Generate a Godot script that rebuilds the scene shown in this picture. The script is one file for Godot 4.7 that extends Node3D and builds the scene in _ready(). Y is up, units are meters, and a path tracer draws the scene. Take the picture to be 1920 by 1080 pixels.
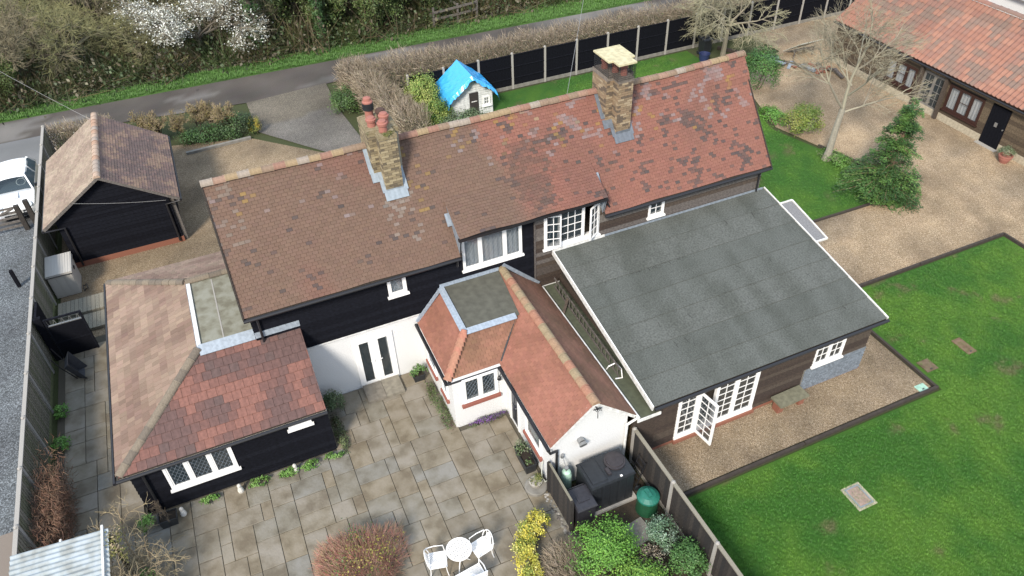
extends Node3D
# An aerial view of a tile-hung cottage with its extensions, patio, lawns, drive, lane and wood.
# x runs along the cottage ridge, z towards the viewer, y up, metres.

var rng = RandomNumberGenerator.new()
var used = {}
var TX = {}
var M = {}

# ---------------------------------------------------------------- mesh builder
class MB:
	var v = PackedVector3Array()
	var n = PackedVector3Array()
	var c = PackedColorArray()
	var col = Color(1, 1, 1)
	var local = false
	func tri(a, b, d):
		var nn = (b - a).cross(d - a)
		if nn.length_squared() < 1e-14: return
		nn = nn.normalized()
		v.append(a); v.append(d); v.append(b)
		n.append(nn); n.append(nn); n.append(nn)
		c.append(col); c.append(col); c.append(col)
	func quad(a, b, d, e):
		tri(a, b, d); tri(a, d, e)
	func poly(pts):
		for i in range(1, pts.size() - 1): tri(pts[0], pts[i], pts[i + 1])
	# box from a centre, half sizes and a basis
	func obox(ce, h, bs = Basis()):
		var x = bs.x * h.x
		var y = bs.y * h.y
		var z = bs.z * h.z
		var p = []
		for k in 8:
			p.append(ce + x * (1 if k & 1 else -1) + y * (1 if k & 2 else -1) + z * (1 if k & 4 else -1))
		quad(p[4], p[5], p[7], p[6]); quad(p[1], p[0], p[2], p[3])
		quad(p[5], p[1], p[3], p[7]); quad(p[0], p[4], p[6], p[2])
		quad(p[6], p[7], p[3], p[2]); quad(p[0], p[1], p[5], p[4])
	func box(a, b):
		obox((a + b) * 0.5, (b - a).abs() * 0.5)
	# bar of rectangular section from a to b
	func bar(a, b, w, h, up = Vector3.UP):
		var d = (b - a)
		var l = d.length()
		if l < 1e-5: return
		d /= l
		var s = d.cross(up)
		if s.length() < 1e-3: s = d.cross(Vector3(1, 0, 0))
		s = s.normalized()
		var t = s.cross(d).normalized()
		obox((a + b) * 0.5, Vector3(w * 0.5, h * 0.5, l * 0.5), Basis(s, t, -d))
	func tube(pts, rad, sides = 6, caps = true):
		var prev = []
		var ref = Vector3(0.31, 0.17, 0.93)
		for i in pts.size():
			var d = (pts[min(i + 1, pts.size() - 1)] - pts[max(i - 1, 0)]).normalized()
			var s = d.cross(ref)
			if s.length() < 0.05: s = d.cross(Vector3(1, 0, 0))
			s = s.normalized()
			var t = d.cross(s)
			ref = t.cross(d) * -1.0 if false else ref
			var r = rad[i] if rad is Array else rad
			var ring = []
			for k in sides:
				var a = TAU * k / sides
				ring.append(pts[i] + s * cos(a) * r + t * sin(a) * r)
			if i > 0:
				for k in sides:
					quad(prev[k], prev[(k + 1) % sides], ring[(k + 1) % sides], ring[k])
			elif caps:
				var rr = ring.duplicate(); rr.reverse(); poly(rr)
			prev = ring
		if caps: poly(prev)
	# turned shape: profile of [radius, height] about a vertical axis
	func lathe(ce, prof, sides = 16):
		for i in prof.size() - 1:
			var a = prof[i]
			var b = prof[i + 1]
			for k in sides:
				var t0 = TAU * k / sides
				var t1 = TAU * (k + 1) / sides
				var c0 = Vector3(cos(t0), 0, -sin(t0))
				var c1 = Vector3(cos(t1), 0, -sin(t1))
				var p0 = ce + c0 * a[0] + Vector3.UP * a[1]
				var p1 = ce + c1 * a[0] + Vector3.UP * a[1]
				var p2 = ce + c1 * b[0] + Vector3.UP * b[1]
				var p3 = ce + c0 * b[0] + Vector3.UP * b[1]
				if a[0] < 1e-4: tri(p0, p2, p3)
				elif b[0] < 1e-4: tri(p0, p1, p2)
				else: quad(p0, p1, p2, p3)
	func leaf(p, nrm, along, len, wid):
		var s = nrm.cross(along).normalized() * wid * 0.5
		var a = along.normalized() * len
		tri(p, p + a * 0.5 + s, p + a)
		tri(p, p + a, p + a * 0.5 - s)
	func mesh(off = Vector3.ZERO):
		var vv = v
		if off != Vector3.ZERO and not local:
			vv = PackedVector3Array(); vv.resize(v.size())
			for i in v.size(): vv[i] = v[i] - off
		var arr = []
		arr.resize(Mesh.ARRAY_MAX)
		arr[Mesh.ARRAY_VERTEX] = vv
		arr[Mesh.ARRAY_NORMAL] = n
		arr[Mesh.ARRAY_COLOR] = c
		var m = ArrayMesh.new()
		m.add_surface_from_arrays(Mesh.PRIMITIVE_TRIANGLES, arr)
		return m

# ---------------------------------------------------------------- objects
func numbered(called):
	if not used.has(called):
		used[called] = 0
		return called
	used[called] += 1
	return "%s_%03d" % [called, used[called]]

func tag(o, label, category, group = ""):
	o.set_meta("label", label); o.set_meta("category", category)
	if group != "": o.set_meta("group", group)
	return o

func thing(called, label, category, at = Vector3.ZERO, group = "", turn = 0.0):
	var o = Node3D.new(); o.name = numbered(called); add_child(o)
	o.position = at; o.rotation.y = turn
	return tag(o, label, category, group)

func base_of(o):
	var p = Vector3.ZERO
	while o != self and o != null:
		p += o.position; o = o.get_parent()
	return p

func part(parent, called, mb, m, label = ""):
	var o = MeshInstance3D.new()
	o.mesh = mb.mesh(base_of(parent)); o.material_override = m
	if parent == self: o.name = numbered(called)
	else: o.name = called
	parent.add_child(o, true)
	if label != "": o.set_meta("label", label)
	return o

func put(parent, called, mesh, m, xf):
	var o = MeshInstance3D.new()
	o.mesh = mesh; o.material_override = m; o.name = called
	xf.origin -= base_of(parent); o.transform = xf
	parent.add_child(o, true)
	return o

func group_part(parent, called):
	var o = Node3D.new(); o.name = called; parent.add_child(o, true)
	return o

func ground(called, mb, m):
	var o = part(self, called, mb, m); o.set_meta("kind", "structure")
	return o

func copy(o, at, turn, sc = 1.0, label = ""):
	var r = o.duplicate()
	var nm = String(o.name)
	if nm.length() > 4 and nm.substr(nm.length() - 4, 1) == "_" and nm.right(3).is_valid_int(): nm = nm.left(nm.length() - 4)
	r.name = numbered(nm); add_child(r)
	r.position = at; r.rotation.y = turn; r.scale = Vector3.ONE * sc if sc is float else sc
	if label != "": r.set_meta("label", label)
	return r

func V(x, y, z): return Vector3(x, y, z)
func rf(a, b): return rng.randf_range(a, b)
func pick(a): return a[rng.randi() % a.size()]
func vary(c, a): 
	var k = 1.0 + rf(-a, a)
	return Color(c.r * k, c.g * k * (1.0 + rf(-a, a) * 0.2), c.b * k)

# ---------------------------------------------------------------- textures
func noise(seed_, freq, oct = 4, type = FastNoiseLite.TYPE_SIMPLEX_SMOOTH):
	var f = FastNoiseLite.new()
	f.seed = seed_; f.frequency = freq; f.noise_type = type
	f.fractal_octaves = oct
	if oct < 2: f.fractal_type = FastNoiseLite.FRACTAL_NONE
	return f

# grey or coloured image out of noise through a ramp of [value, colour]
func ramp_tex(f, size, stops, stretch = Vector2.ONE):
	var im = f.get_seamless_image(size, size)
	im.convert(Image.FORMAT_L8)
	if stretch != Vector2.ONE:
		im.resize(int(size * stretch.x), int(size * stretch.y), Image.INTERPOLATE_CUBIC)
	var d = im.get_data()
	var lut = []
	for i in 256:
		var t = i / 255.0
		var k = 0
		while k < stops.size() - 2 and t > stops[k + 1][0]: k += 1
		var u = clampf((t - stops[k][0]) / max(1e-4, stops[k + 1][0] - stops[k][0]), 0, 1)
		var cc = stops[k][1].lerp(stops[k + 1][1], u)
		lut.append([int(cc.r * 255), int(cc.g * 255), int(cc.b * 255)])
	var o = PackedByteArray(); o.resize(d.size() * 3)
	for i in d.size():
		var l = lut[d[i]]
		o[i * 3] = l[0]; o[i * 3 + 1] = l[1]; o[i * 3 + 2] = l[2]
	var r = Image.create_from_data(im.get_width(), im.get_height(), false, Image.FORMAT_RGB8, o)
	r.generate_mipmaps()
	return ImageTexture.create_from_image(r)

func bump_tex(f, size, strength):
	var im = f.get_seamless_image(size, size)
	im.convert(Image.FORMAT_L8)
	im.bump_map_to_normal_map(strength)
	im.generate_mipmaps()
	return ImageTexture.create_from_image(im)

func g(x): return Color(x, x, x)

func make_textures():
	TX.mottle = ramp_tex(noise(3, 0.006, 7), 512, [[0.15, g(0.85)], [0.5, g(0.93)], [0.85, g(1.0)]])
	TX.stain = ramp_tex(noise(4, 0.004, 8), 1024, [[0.2, Color(0.80, 0.78, 0.74)], [0.45, Color(0.91, 0.90, 0.87)], [0.8, Color(1, 1, 1)]])
	TX.fine = ramp_tex(noise(5, 0.09, 4), 512, [[0.1, g(0.7)], [0.5, g(0.88)], [0.9, g(1.0)]])
	TX.wood = ramp_tex(noise(9, 0.05, 4), 512, [[0.15, g(0.5)], [0.5, g(0.8)], [0.85, g(1.0)]])
	var cell = noise(11, 0.11, 1, FastNoiseLite.TYPE_CELLULAR)
	cell.cellular_return_type = FastNoiseLite.RETURN_CELL_VALUE
	TX.gravel = ramp_tex(cell, 1024, [[0.0, Color(0.50, 0.45, 0.38)], [0.2, Color(0.70, 0.64, 0.54)], [0.4, Color(0.84, 0.78, 0.68)], [0.6, Color(0.68, 0.64, 0.58)], [0.8, Color(0.93, 0.88, 0.79)], [1.0, Color(1, 0.97, 0.92)]])
	TX.shingle = ramp_tex(cell, 1024, [[0.0, g(0.45)], [0.3, g(0.72)], [0.6, g(0.62)], [0.8, g(0.9)], [1.0, g(1.0)]])
	var cd = noise(11, 0.11, 1, FastNoiseLite.TYPE_CELLULAR)
	cd.cellular_return_type = FastNoiseLite.RETURN_DISTANCE
	TX.gravel_n = bump_tex(cd, 1024, 3.0)
	TX.rough_n = bump_tex(noise(21, 0.06, 4), 512, 2.5)
	TX.grass = ramp_tex(noise(31, 0.16, 3), 1024, [[0.1, Color(0.45, 0.5, 0.4)], [0.5, Color(0.78, 0.8, 0.7)], [0.9, Color(1, 1, 0.92)]])

func lin(r, gg, b): return Color(r, gg, b).linear_to_srgb()

# a material of a linear base colour, times a tiled grain and the vertex colours
func mat(r, gg, b, rough = 0.85, tex = "mottle", sc = 0.5, norm = "", nsc = 1.0):
	var m = StandardMaterial3D.new()
	m.albedo_color = lin(r, gg, b)
	m.roughness = rough
	m.vertex_color_use_as_albedo = true
	if tex != "":
		m.albedo_texture = TX[tex]
		m.uv1_triplanar = true; m.uv1_world_triplanar = true
		m.uv1_scale = Vector3.ONE * sc if not (sc is Vector3) else sc
	if norm != "":
		m.normal_enabled = true; m.normal_texture = TX[norm]; m.normal_scale = nsc
		m.uv1_triplanar = true; m.uv1_world_triplanar = true
	return m

func leaf_mat(bl = 0.25):
	var m = StandardMaterial3D.new()
	m.vertex_color_use_as_albedo = true; m.roughness = 0.6
	m.cull_mode = BaseMaterial3D.CULL_DISABLED
	if bl > 0:
		m.backlight_enabled = true; m.backlight = Color(bl, bl, bl * 0.6)
	return m

func make_materials():
	M.white_wall = mat(0.86, 0.87, 0.88, 0.9, "fine", 0.7, "rough_n", 0.5)
	M.black_board = mat(0.0085, 0.0095, 0.0155, 0.6, "wood", Vector3(0.25, 3.0, 0.25))
	M.black_board2 = mat(0.012, 0.0135, 0.021, 0.6, "wood", Vector3(0.25, 3.0, 0.25))
	for k in [M.black_board, M.black_board2]:
		k.roughness = 0.85; k.metallic_specular = 0.25
	M.brown_board = [mat(0.075, 0.052, 0.040, 0.85, "wood", Vector3(0.3, 3, 0.3)), mat(0.10, 0.075, 0.058, 0.85, "wood", Vector3(0.3, 3, 0.3)), mat(0.060, 0.040, 0.032, 0.85, "wood", Vector3(0.3, 3, 0.3))]
	M.grey_board = [mat(0.16, 0.14, 0.13, 0.9, "wood", Vector3(0.3, 3, 0.3)), mat(0.20, 0.18, 0.165, 0.9, "wood", Vector3(0.3, 3, 0.3)), mat(0.11, 0.09, 0.08, 0.9, "wood", Vector3(0.3, 3, 0.3))]
	M.barn_board = [mat(0.13, 0.095, 0.06, 0.85, "wood", Vector3(0.3, 3, 0.3)), mat(0.17, 0.125, 0.08, 0.85, "wood", Vector3(0.3, 3, 0.3)), mat(0.10, 0.07, 0.045, 0.85, "wood", Vector3(0.3, 3, 0.3))]
	M.fence_grey = [mat(0.31, 0.29, 0.22, 0.95, "wood", Vector3(3, 0.3, 3)), mat(0.37, 0.34, 0.27, 0.95, "wood", Vector3(3, 0.3, 3)), mat(0.26, 0.26, 0.17, 0.95, "wood", Vector3(3, 0.3, 3))]
	M.fence_dark = [mat(0.035, 0.03, 0.028, 0.9, "wood", Vector3(3, 0.3, 3)), mat(0.055, 0.047, 0.042, 0.9, "wood", Vector3(3, 0.3, 3)), mat(0.025, 0.023, 0.024, 0.9, "wood", Vector3(3, 0.3, 3))]
	M.concrete = mat(0.42, 0.40, 0.37, 0.95, "fine", 1.2)
	M.concrete_dark = mat(0.22, 0.21, 0.19, 0.95, "mottle", 0.8)
	M.tiles = mat(0.88, 0.88, 0.88, 0.92, "fine", 1.6)
	M.lead = mat(0.24, 0.28, 0.33, 0.55, "mottle", 1.5)
	M.white_frame = mat(0.82, 0.82, 0.82, 0.35, "", 1)
	M.white_paint = mat(0.76, 0.76, 0.75, 0.6, "mottle", 1.5)
	M.black_pipe = mat(0.015, 0.015, 0.018, 0.4, "", 1)
	M.black_plastic = mat(0.018, 0.021, 0.026, 0.45, "mottle", 2)
	M.dark_wood = mat(0.05, 0.04, 0.032, 0.9, "wood", 1)
	M.sleeper = mat(0.045, 0.036, 0.03, 0.95, "mottle", 1.2)
	M.interior = mat(0.10, 0.085, 0.07, 0.9, "", 1)
	M.curtain = mat(0.62, 0.66, 0.70, 0.9, "", 1)
	M.felt = mat(0.116, 0.126, 0.117, 0.95, "fine", 0.3, "rough_n", 0.4)
	M.felt_moss = mat(0.098, 0.098, 0.080, 0.95, "mottle", 0.9, "rough_n", 0.5)
	M.red_sill = mat(0.34, 0.12, 0.09, 0.8, "fine", 2)
	M.brick_red = mat(0.28, 0.11, 0.07, 0.9, "fine", 3)
	M.terracotta = mat(0.40, 0.16, 0.125, 0.8, "fine", 2)
	M.metal = mat(0.45, 0.46, 0.47, 0.4, "fine", 3); M.metal.metallic = 0.7
	M.leaf = leaf_mat(); M.twig = mat(1, 1, 1, 0.95, "", 1); M.twig.cull_mode = BaseMaterial3D.CULL_DISABLED
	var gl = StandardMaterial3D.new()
	gl.albedo_color = Color(0.22, 0.28, 0.32, 0.26); gl.roughness = 0.03; gl.metallic_specular = 0.6  # pale bluish tint paints a sky reflection into the pane colour
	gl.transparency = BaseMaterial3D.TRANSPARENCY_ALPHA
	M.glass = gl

# ---------------------------------------------------------------- building pieces
# wall with rectangular openings: o = lower left corner, u = direction along, nrm = outward; openings [u0, v0, u1, v1]
func wall(parent, called, o, u, nrm, w, h, th, openings, m):
	var mb = MB.new()
	var xs = [0.0, w]
	for q in openings:
		xs.append(clampf(q[0], 0, w)); xs.append(clampf(q[2], 0, w))
	xs.sort()
	for i in xs.size() - 1:
		var a = xs[i]
		var b = xs[i + 1]
		if b - a < 0.002: continue
		var cuts = []
		for q in openings:
			if q[0] < b - 0.001 and q[2] > a + 0.001: cuts.append([q[1], q[3]])
		cuts.sort_custom(func(p, r): return p[0] < r[0])
		var y = 0.0
		for ct in cuts + [[h, h]]:
			if ct[0] - y > 0.002:
				var ce = o + u * (a + b) * 0.5 + Vector3.UP * (y + ct[0]) * 0.5 - nrm * th * 0.5
				mb.obox(ce, V((b - a) * 0.5, (ct[0] - y) * 0.5, th * 0.5), Basis(u, Vector3.UP, nrm))
			y = max(y, ct[1])
	return part(parent, called, mb, m)

# lapped horizontal boards, each a piece of its own; lim(v) gives the [u0, u1] a gable leaves at height v
func boards(parent, o, u, nrm, w, h, gauge, openings, mats, called = "weatherboard", lim = null):
	var k = 0
	var y = 0.0
	while y < h - 0.02:
		var hh = min(gauge, h - y)
		var a = 0.0
		var b = w
		if lim != null:
			var q = lim.call(y + hh * 0.5); a = q[0]; b = q[1]
		var segs = [[a, b]]
		for q in openings:
			if q[1] < y + hh * 0.6 and q[3] > y + hh * 0.4:
				var ns = []
				for s in segs:
					if q[2] <= s[0] or q[0] >= s[1]: ns.append(s)
					else:
						if q[0] > s[0] + 0.02: ns.append([s[0], q[0]])
						if q[2] < s[1] - 0.02: ns.append([q[2], s[1]])
				segs = ns
		for s in segs:
			if s[1] - s[0] < 0.03: continue
			var mb = MB.new()
			var p = o + u * s[0] + Vector3.UP * y
			var e = u * (s[1] - s[0])
			var t0 = nrm * (0.026 + rf(-0.003, 0.004))
			var t1 = nrm * 0.008
			var up = Vector3.UP * (hh + 0.004)
			mb.quad(p + t0, p + e + t0, p + e + t1 + up, p + t1 + up)
			mb.quad(p, p + e, p + e + t0, p + t0)
			mb.tri(p, p + t0, p + t1 + up); mb.tri(p + e, p + e + t1 + up, p + e + t0)
			part(parent, called, mb, mats[rng.randi() % mats.size()])
		y += gauge
		k += 1

# tiles laid as one joined field: o = eave corner, u along, v up the slope, poly in (u, v); colfn(p, u, v) gives a linear colour
func tile_field(parent, called, o, u, v, poly, tw, gauge, th, colfn, skip = null, wave = null):
	var mb = MB.new()
	var nrm = u.cross(v).normalized()
	if nrm.y < 0: nrm = -nrm
	var lo = Vector2(1e9, 1e9)
	var hi = -lo
	for p in poly:
		lo = lo.min(p); hi = hi.max(p)
	var pp = PackedVector2Array(poly)
	var rows = int(ceil((hi.y - lo.y) / gauge))
	for j in rows:
		var v0 = lo.y + j * gauge
		var v1 = v0 + gauge + 0.012
		var off = (tw * 0.5 if j % 2 else 0.0) + rf(-0.01, 0.01)
		var i = 0
		while true:
			var u0 = lo.x - tw + off + i * tw
			i += 1
			if u0 > hi.x: break
			var u1 = u0 + tw - 0.006
			var um = (u0 + u1) * 0.5
			var vm = (v0 + v1) * 0.5
			if skip != null and skip.call(um, vm): continue
			var cs = [Vector2(u0, v0), Vector2(u1, v0), Vector2(u1, v1), Vector2(u0, v1)]
			var inside = 0
			for q in cs:
				if Geometry2D.is_point_in_polygon(q, pp): inside += 1
			if inside == 0: continue
			var shp = [cs]
			if inside < 4:
				shp = Geometry2D.intersect_polygons(PackedVector2Array(cs), pp)
			var tl = rf(-0.004, 0.004)
			var tr = rf(-0.004, 0.004)
			mb.col = colfn.call(o + u * um + v * vm, um, vm)
			for s in shp:
				var pts = []
				for q in s:
					var fv = (q.y - v0) / (v1 - v0)
					var fu = (q.x - u0) / tw
					var hgt = lerpf(th * 1.9, th * 0.75, fv) + lerpf(tl, tr, fu) * (1 - fv)
					var p = o + u * q.x + v * q.y + nrm * hgt
					if wave != null: p.y += wave.call(p)
					pts.append(p)
				if Geometry2D.is_polygon_clockwise(PackedVector2Array(s)): pts.reverse()
				if (pts[1] - pts[0]).cross(pts[2] - pts[0]).dot(nrm) < 0: pts.reverse()
				mb.poly(pts)
				if inside == 4:
					var dn = nrm * th * 1.2
					mb.quad(pts[0] - dn, pts[1] - dn, pts[1], pts[0])
					mb.tri(pts[0] - dn, pts[0], pts[3]); mb.tri(pts[1] - dn, pts[2], pts[1])
	var r = part(parent, called, mb, M.tiles)
	r.set_meta("kind", "stuff")
	return r

# larger tiles, each a piece of its own
func tile_pieces(parent, called, o, u, v, poly, tw, gauge, th, mats, wgt = null):
	var nrm = u.cross(v).normalized()
	if nrm.y < 0: nrm = -nrm
	var pp = PackedVector2Array(poly)
	var lo = Vector2(1e9, 1e9)
	var hi = -lo
	for p in poly:
		lo = lo.min(p); hi = hi.max(p)
	var whole = null
	var bs = Basis(u, v, u.cross(v))
	var rows = int(ceil((hi.y - lo.y) / gauge - 0.05))
	for j in rows:
		var v0 = lo.y + j * gauge
		var v1 = v0 + gauge + 0.02
		var off = tw * 0.5 if j % 2 else 0.0
		var i = 0
		while true:
			var u0 = lo.x - tw + off + i * tw
			i += 1
			if u0 > hi.x: break
			var cs = [Vector2(u0, v0), Vector2(u0 + tw - 0.007, v0), Vector2(u0 + tw - 0.007, v1), Vector2(u0, v1)]
			var inside = 0
			for q in cs:
				if Geometry2D.is_point_in_polygon(q, pp): inside += 1
			var shp = Geometry2D.intersect_polygons(PackedVector2Array(cs), pp)
			if shp.is_empty(): continue
			var m = mats[rng.randi() % mats.size()]
			if wgt != null: m = wgt.call(u0 + tw * 0.5, (v0 + v1) * 0.5)
			var org = o + u * u0 + v * v0
			if inside == 4 and whole != null:
				var xf = Transform3D(bs.rotated(nrm, rf(-0.006, 0.006)), org + nrm * rf(-0.003, 0.003))
				put(parent, called, whole, m, xf)
				continue
			var mb = MB.new(); mb.local = true
			for s in shp:
				if s.size() < 3: continue
				var pts = []
				for q in s:
					var fv = (q.y - v0) / (v1 - v0)
					pts.append(bs.inverse() * (u * (q.x - u0) + v * (q.y - v0) + nrm * lerpf(th * 2.0, th * 0.8, fv)))
				var ln = bs.inverse() * nrm
				if (pts[1] - pts[0]).cross(pts[2] - pts[0]).dot(ln) < 0: pts.reverse()
				mb.poly(pts)
				var dn = ln * th * 1.1
				for k in pts.size():
					var q = pts[(k + 1) % pts.size()]
					mb.quad(pts[k] - dn, q - dn, q, pts[k])
			if mb.v.size() < 3: continue
			var ms = mb.mesh()
			if inside == 4: whole = ms
			put(parent, called, ms, m, Transform3D(bs, org))

# half round ridge or hip tiles from a to b
func ridge(parent, a, b, r, seg, mats, called = "ridge_tile", wave = null):
	var d = b - a
	var n_ = int(max(1, round(d.length() / seg)))
	var l = d.length() / n_
	d = d.normalized()
	var side = d.cross(Vector3.UP).normalized()
	var up = side.cross(d).normalized()
	var mb = MB.new(); mb.local = true
	var K = 8
	for e in 2:
		var r0 = r if e == 0 else r * 0.97
		var r1 = r * 1.0 if e == 0 else r * 1.08
		var l0 = 0.0 if e == 0 else l * 0.86
		var l1 = l * 0.86 if e == 0 else l * 1.0
		if e == 1: r0 = r1
		for k in K:
			var a0 = PI * k / K
			var a1 = PI * (k + 1) / K
			var p = func(an, rr, z): return V(cos(an) * rr, sin(an) * rr * 0.85 - r * 0.25, -z)
			mb.quad(p.call(a0, r0, l0), p.call(a0, r1, l1), p.call(a1, r1, l1), p.call(a1, r0, l0))
	var pts = []
	var pts2 = []
	for k in K + 1:
		var an = PI * k / K
		pts.append(V(cos(an) * r, sin(an) * r * 0.85 - r * 0.25, 0))
		pts2.append(V(cos(an) * r * 1.08, sin(an) * r * 1.08 * 0.85 - r * 0.25, -l))
	mb.poly(pts); pts2.reverse(); mb.poly(pts2)
	var ms = mb.mesh()
	for i in n_:
		var p = a + d * l * i
		if wave != null: p.y += wave.call(p)
		var bs = Basis(side, up, -d).rotated(up, rf(-0.012, 0.012)).rotated(side, rf(-0.012, 0.012))
		put(parent, called, ms, mats[rng.randi() % mats.size()], Transform3D(bs, p + up * rf(-0.006, 0.006)))

func solid(parent, called, pts_bottom, pts_top, m):
	var mb = MB.new()
	var k = pts_bottom.size()
	mb.poly(pts_top)
	var rb = pts_bottom.duplicate(); rb.reverse(); mb.poly(rb)
	for i in k:
		mb.quad(pts_bottom[i], pts_bottom[(i + 1) % k], pts_top[(i + 1) % k], pts_top[i])
	return part(parent, called, mb, m)

# a window: o = lower left corner on the wall face, u along, nrm outward; lights = list of [u0, u1, columns, rows, style]
# style "bars" white glazing bars, "lead" leaded diamonds, "plain"
func window(parent, o, u, nrm, w, h, lights, opt = {}):
	var fm = opt.get("frame", M.white_frame)
	var fw = opt.get("fw", 0.055)
	var wn = group_part(parent, opt.get("called", "window"))
	var bs = Basis(u, Vector3.UP, nrm)
	var mb = MB.new()
	var bx = func(m_, u0, v0, u1, v1, d0, d1):
		m_.obox(o + u * (u0 + u1) * 0.5 + Vector3.UP * (v0 + v1) * 0.5 + nrm * (d0 + d1) * 0.5, V(abs(u1 - u0) * 0.5, abs(v1 - v0) * 0.5, abs(d1 - d0) * 0.5), bs)
	bx.call(mb, 0, 0, w, fw, -0.05, 0.045); bx.call(mb, 0, h - fw, w, h, -0.05, 0.045)
	bx.call(mb, 0, fw, fw, h - fw, -0.05, 0.042); bx.call(mb, w - fw, fw, w, h - fw, -0.05, 0.042)
	for i in lights.size() - 1:
		var mid = (lights[i][1] + lights[i + 1][0]) * 0.5
		bx.call(mb, mid - fw * 0.5, fw, mid + fw * 0.5, h - fw, -0.05, 0.040)
	part(wn, "frame", mb, fm)
	if opt.get("sill", true):
		mb = MB.new(); bx.call(mb, -0.05, -0.06, w + 0.05, -0.003, -0.02, 0.10)
		part(wn, "sill", mb, opt.get("sillmat", fm))
	for L in lights:
		if L.size() > 5 and L[5] == "open": continue
		var a = L[0] + fw * 0.5
		var b = L[1] - fw * 0.5
		if L == lights[0]: a = L[0] + fw
		if L == lights[lights.size() - 1]: b = L[1] - fw
		sash(wn, o + u * a + Vector3.UP * fw, u, nrm, b - a, h - 2 * fw, L[2], L[3], L[4], fm, opt.get("sw", 0.04))
	if opt.has("curtain"):
		mb = MB.new()
		var k = int(w / 0.05)
		for i in k:
			var u0 = w * i / k
			var u1 = w * (i + 1) / k
			var d0 = -0.085 + 0.02 * sin(i * 1.9)
			var d1 = -0.085 + 0.02 * sin((i + 1) * 1.9)
			mb.quad(o + u * u0 + nrm * d0, o + u * u1 + nrm * d1, o + u * u1 + nrm * d1 + Vector3.UP * h, o + u * u0 + nrm * d0 + Vector3.UP * h)
		part(wn, "curtain", mb, opt.curtain)
	return wn

# one glazed sash with its stiles, pane and bars
func sash(wn, o, u, nrm, w, h, cols, rows, style, fm, sw = 0.04, depth = 0.03):
	var bs = Basis(u, Vector3.UP, nrm)
	var mb = MB.new()
	var bx = func(m_, u0, v0, u1, v1, d0, d1):
		m_.obox(o + u * (u0 + u1) * 0.5 + Vector3.UP * (v0 + v1) * 0.5 + nrm * (d0 + d1) * 0.5, V(abs(u1 - u0) * 0.5, abs(v1 - v0) * 0.5, abs(d1 - d0) * 0.5), bs)
	bx.call(mb, 0, 0, w, sw, -0.02, depth); bx.call(mb, 0, h - sw, w, h, -0.02, depth)
	bx.call(mb, 0, sw, sw, h - sw, -0.02, depth - 0.002); bx.call(mb, w - sw, sw, w, h - sw, -0.02, depth - 0.002)
	part(wn, "sash", mb, fm)
	mb = MB.new()
	var pn = o + nrm * 0.003
	bx.call(mb, sw, sw, w - sw, h - sw, -0.002, 0.004)
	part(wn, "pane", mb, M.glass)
	mb = MB.new()
	if style == "bars":
		for i in range(1, cols):
			var x = sw + (w - 2 * sw) * i / cols
			bx.call(mb, x - 0.011, sw, x + 0.011, h - sw, -0.008, 0.014)
		for j in range(1, rows):
			var y = sw + (h - 2 * sw) * j / rows
			bx.call(mb, sw, y - 0.011, w - sw, y + 0.011, -0.008, 0.0125)
		if mb.v.size() > 0: part(wn, "glazing_bars", mb, fm)
	elif style == "lead":
		var iw = w - 2 * sw
		var ih = h - 2 * sw
		var st = 0.125
		var sl = 1.5
		var k = -int(ih / sl / st) - 1
		while k * st < iw + ih / sl:
			for sg in [1, -1]:
				# line x = k*st + sg*y/sl clipped to the pane
				var pts = []
				var c0 = k * st if sg == 1 else k * st + ih / sl * 0.0
				var ya = 0.0
				var yb = ih
				if sg == 1:
					ya = max(0.0, -c0 * sl); yb = min(ih, (iw - c0) * sl)
				else:
					ya = max(0.0, (c0 - iw) * sl); yb = min(ih, c0 * sl)
				if yb - ya > 0.02:
					var p0 = o + u * (sw + c0 + sg * ya / sl) + Vector3.UP * (sw + ya) + nrm * (0.006 if sg == 1 else 0.008)
					var p1 = o + u * (sw + c0 + sg * yb / sl) + Vector3.UP * (sw + yb) + nrm * (0.006 if sg == 1 else 0.008)
					mb.bar(p0, p1, 0.004, 0.009, u.cross(Vector3.UP))
			k += 1
		if mb.v.size() > 0: part(wn, "leading", mb, M.lead)

# ---------------------------------------------------------------- ground sheets
func sheet(called, poly, y, m, cell, colfn = null):
	var mb = MB.new()
	var pp = PackedVector2Array(poly)
	if Geometry2D.is_polygon_clockwise(pp): pp.reverse()
	var lo = Vector2(1e9, 1e9)
	var hi = -lo
	for p in pp:
		lo = lo.min(p); hi = hi.max(p)
	var nx = int(ceil((hi.x - lo.x) / cell))
	var nz = int(ceil((hi.y - lo.y) / cell))
	var colc = {}
	for i in nx:
		for j in nz:
			var a = lo + Vector2(i, j) * cell
			var q = PackedVector2Array([a, a + Vector2(cell, 0), a + Vector2(cell, cell), a + Vector2(0, cell)])
			for s in Geometry2D.intersect_polygons(q, pp):
				if Geometry2D.is_polygon_clockwise(s): s.reverse()
				var tr = Geometry2D.triangulate_polygon(s)
				for t in range(0, tr.size(), 3):
					var c3 = []
					var p3 = []
					for e in 3:
						var w = s[tr[t + e]]
						p3.append(V(w.x, y, w.y))
						var cc = Color(1, 1, 1)
						if colfn != null:
							var key = Vector2i(int(round(w.x * 50)), int(round(w.y * 50)))
							if not colc.has(key): colc[key] = colfn.call(w.x, w.y)
							cc = colc[key]
						c3.append(cc)
					if (p3[1] - p3[0]).cross(p3[2] - p3[0]).y < 0:
						var tmp = p3[1]; p3[1] = p3[2]; p3[2] = tmp
						tmp = c3[1]; c3[1] = c3[2]; c3[2] = tmp
					for e in [0, 2, 1]:
						mb.v.append(p3[e]); mb.n.append(Vector3.UP); mb.c.append(c3[e])
	return ground(called, mb, m)

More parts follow.
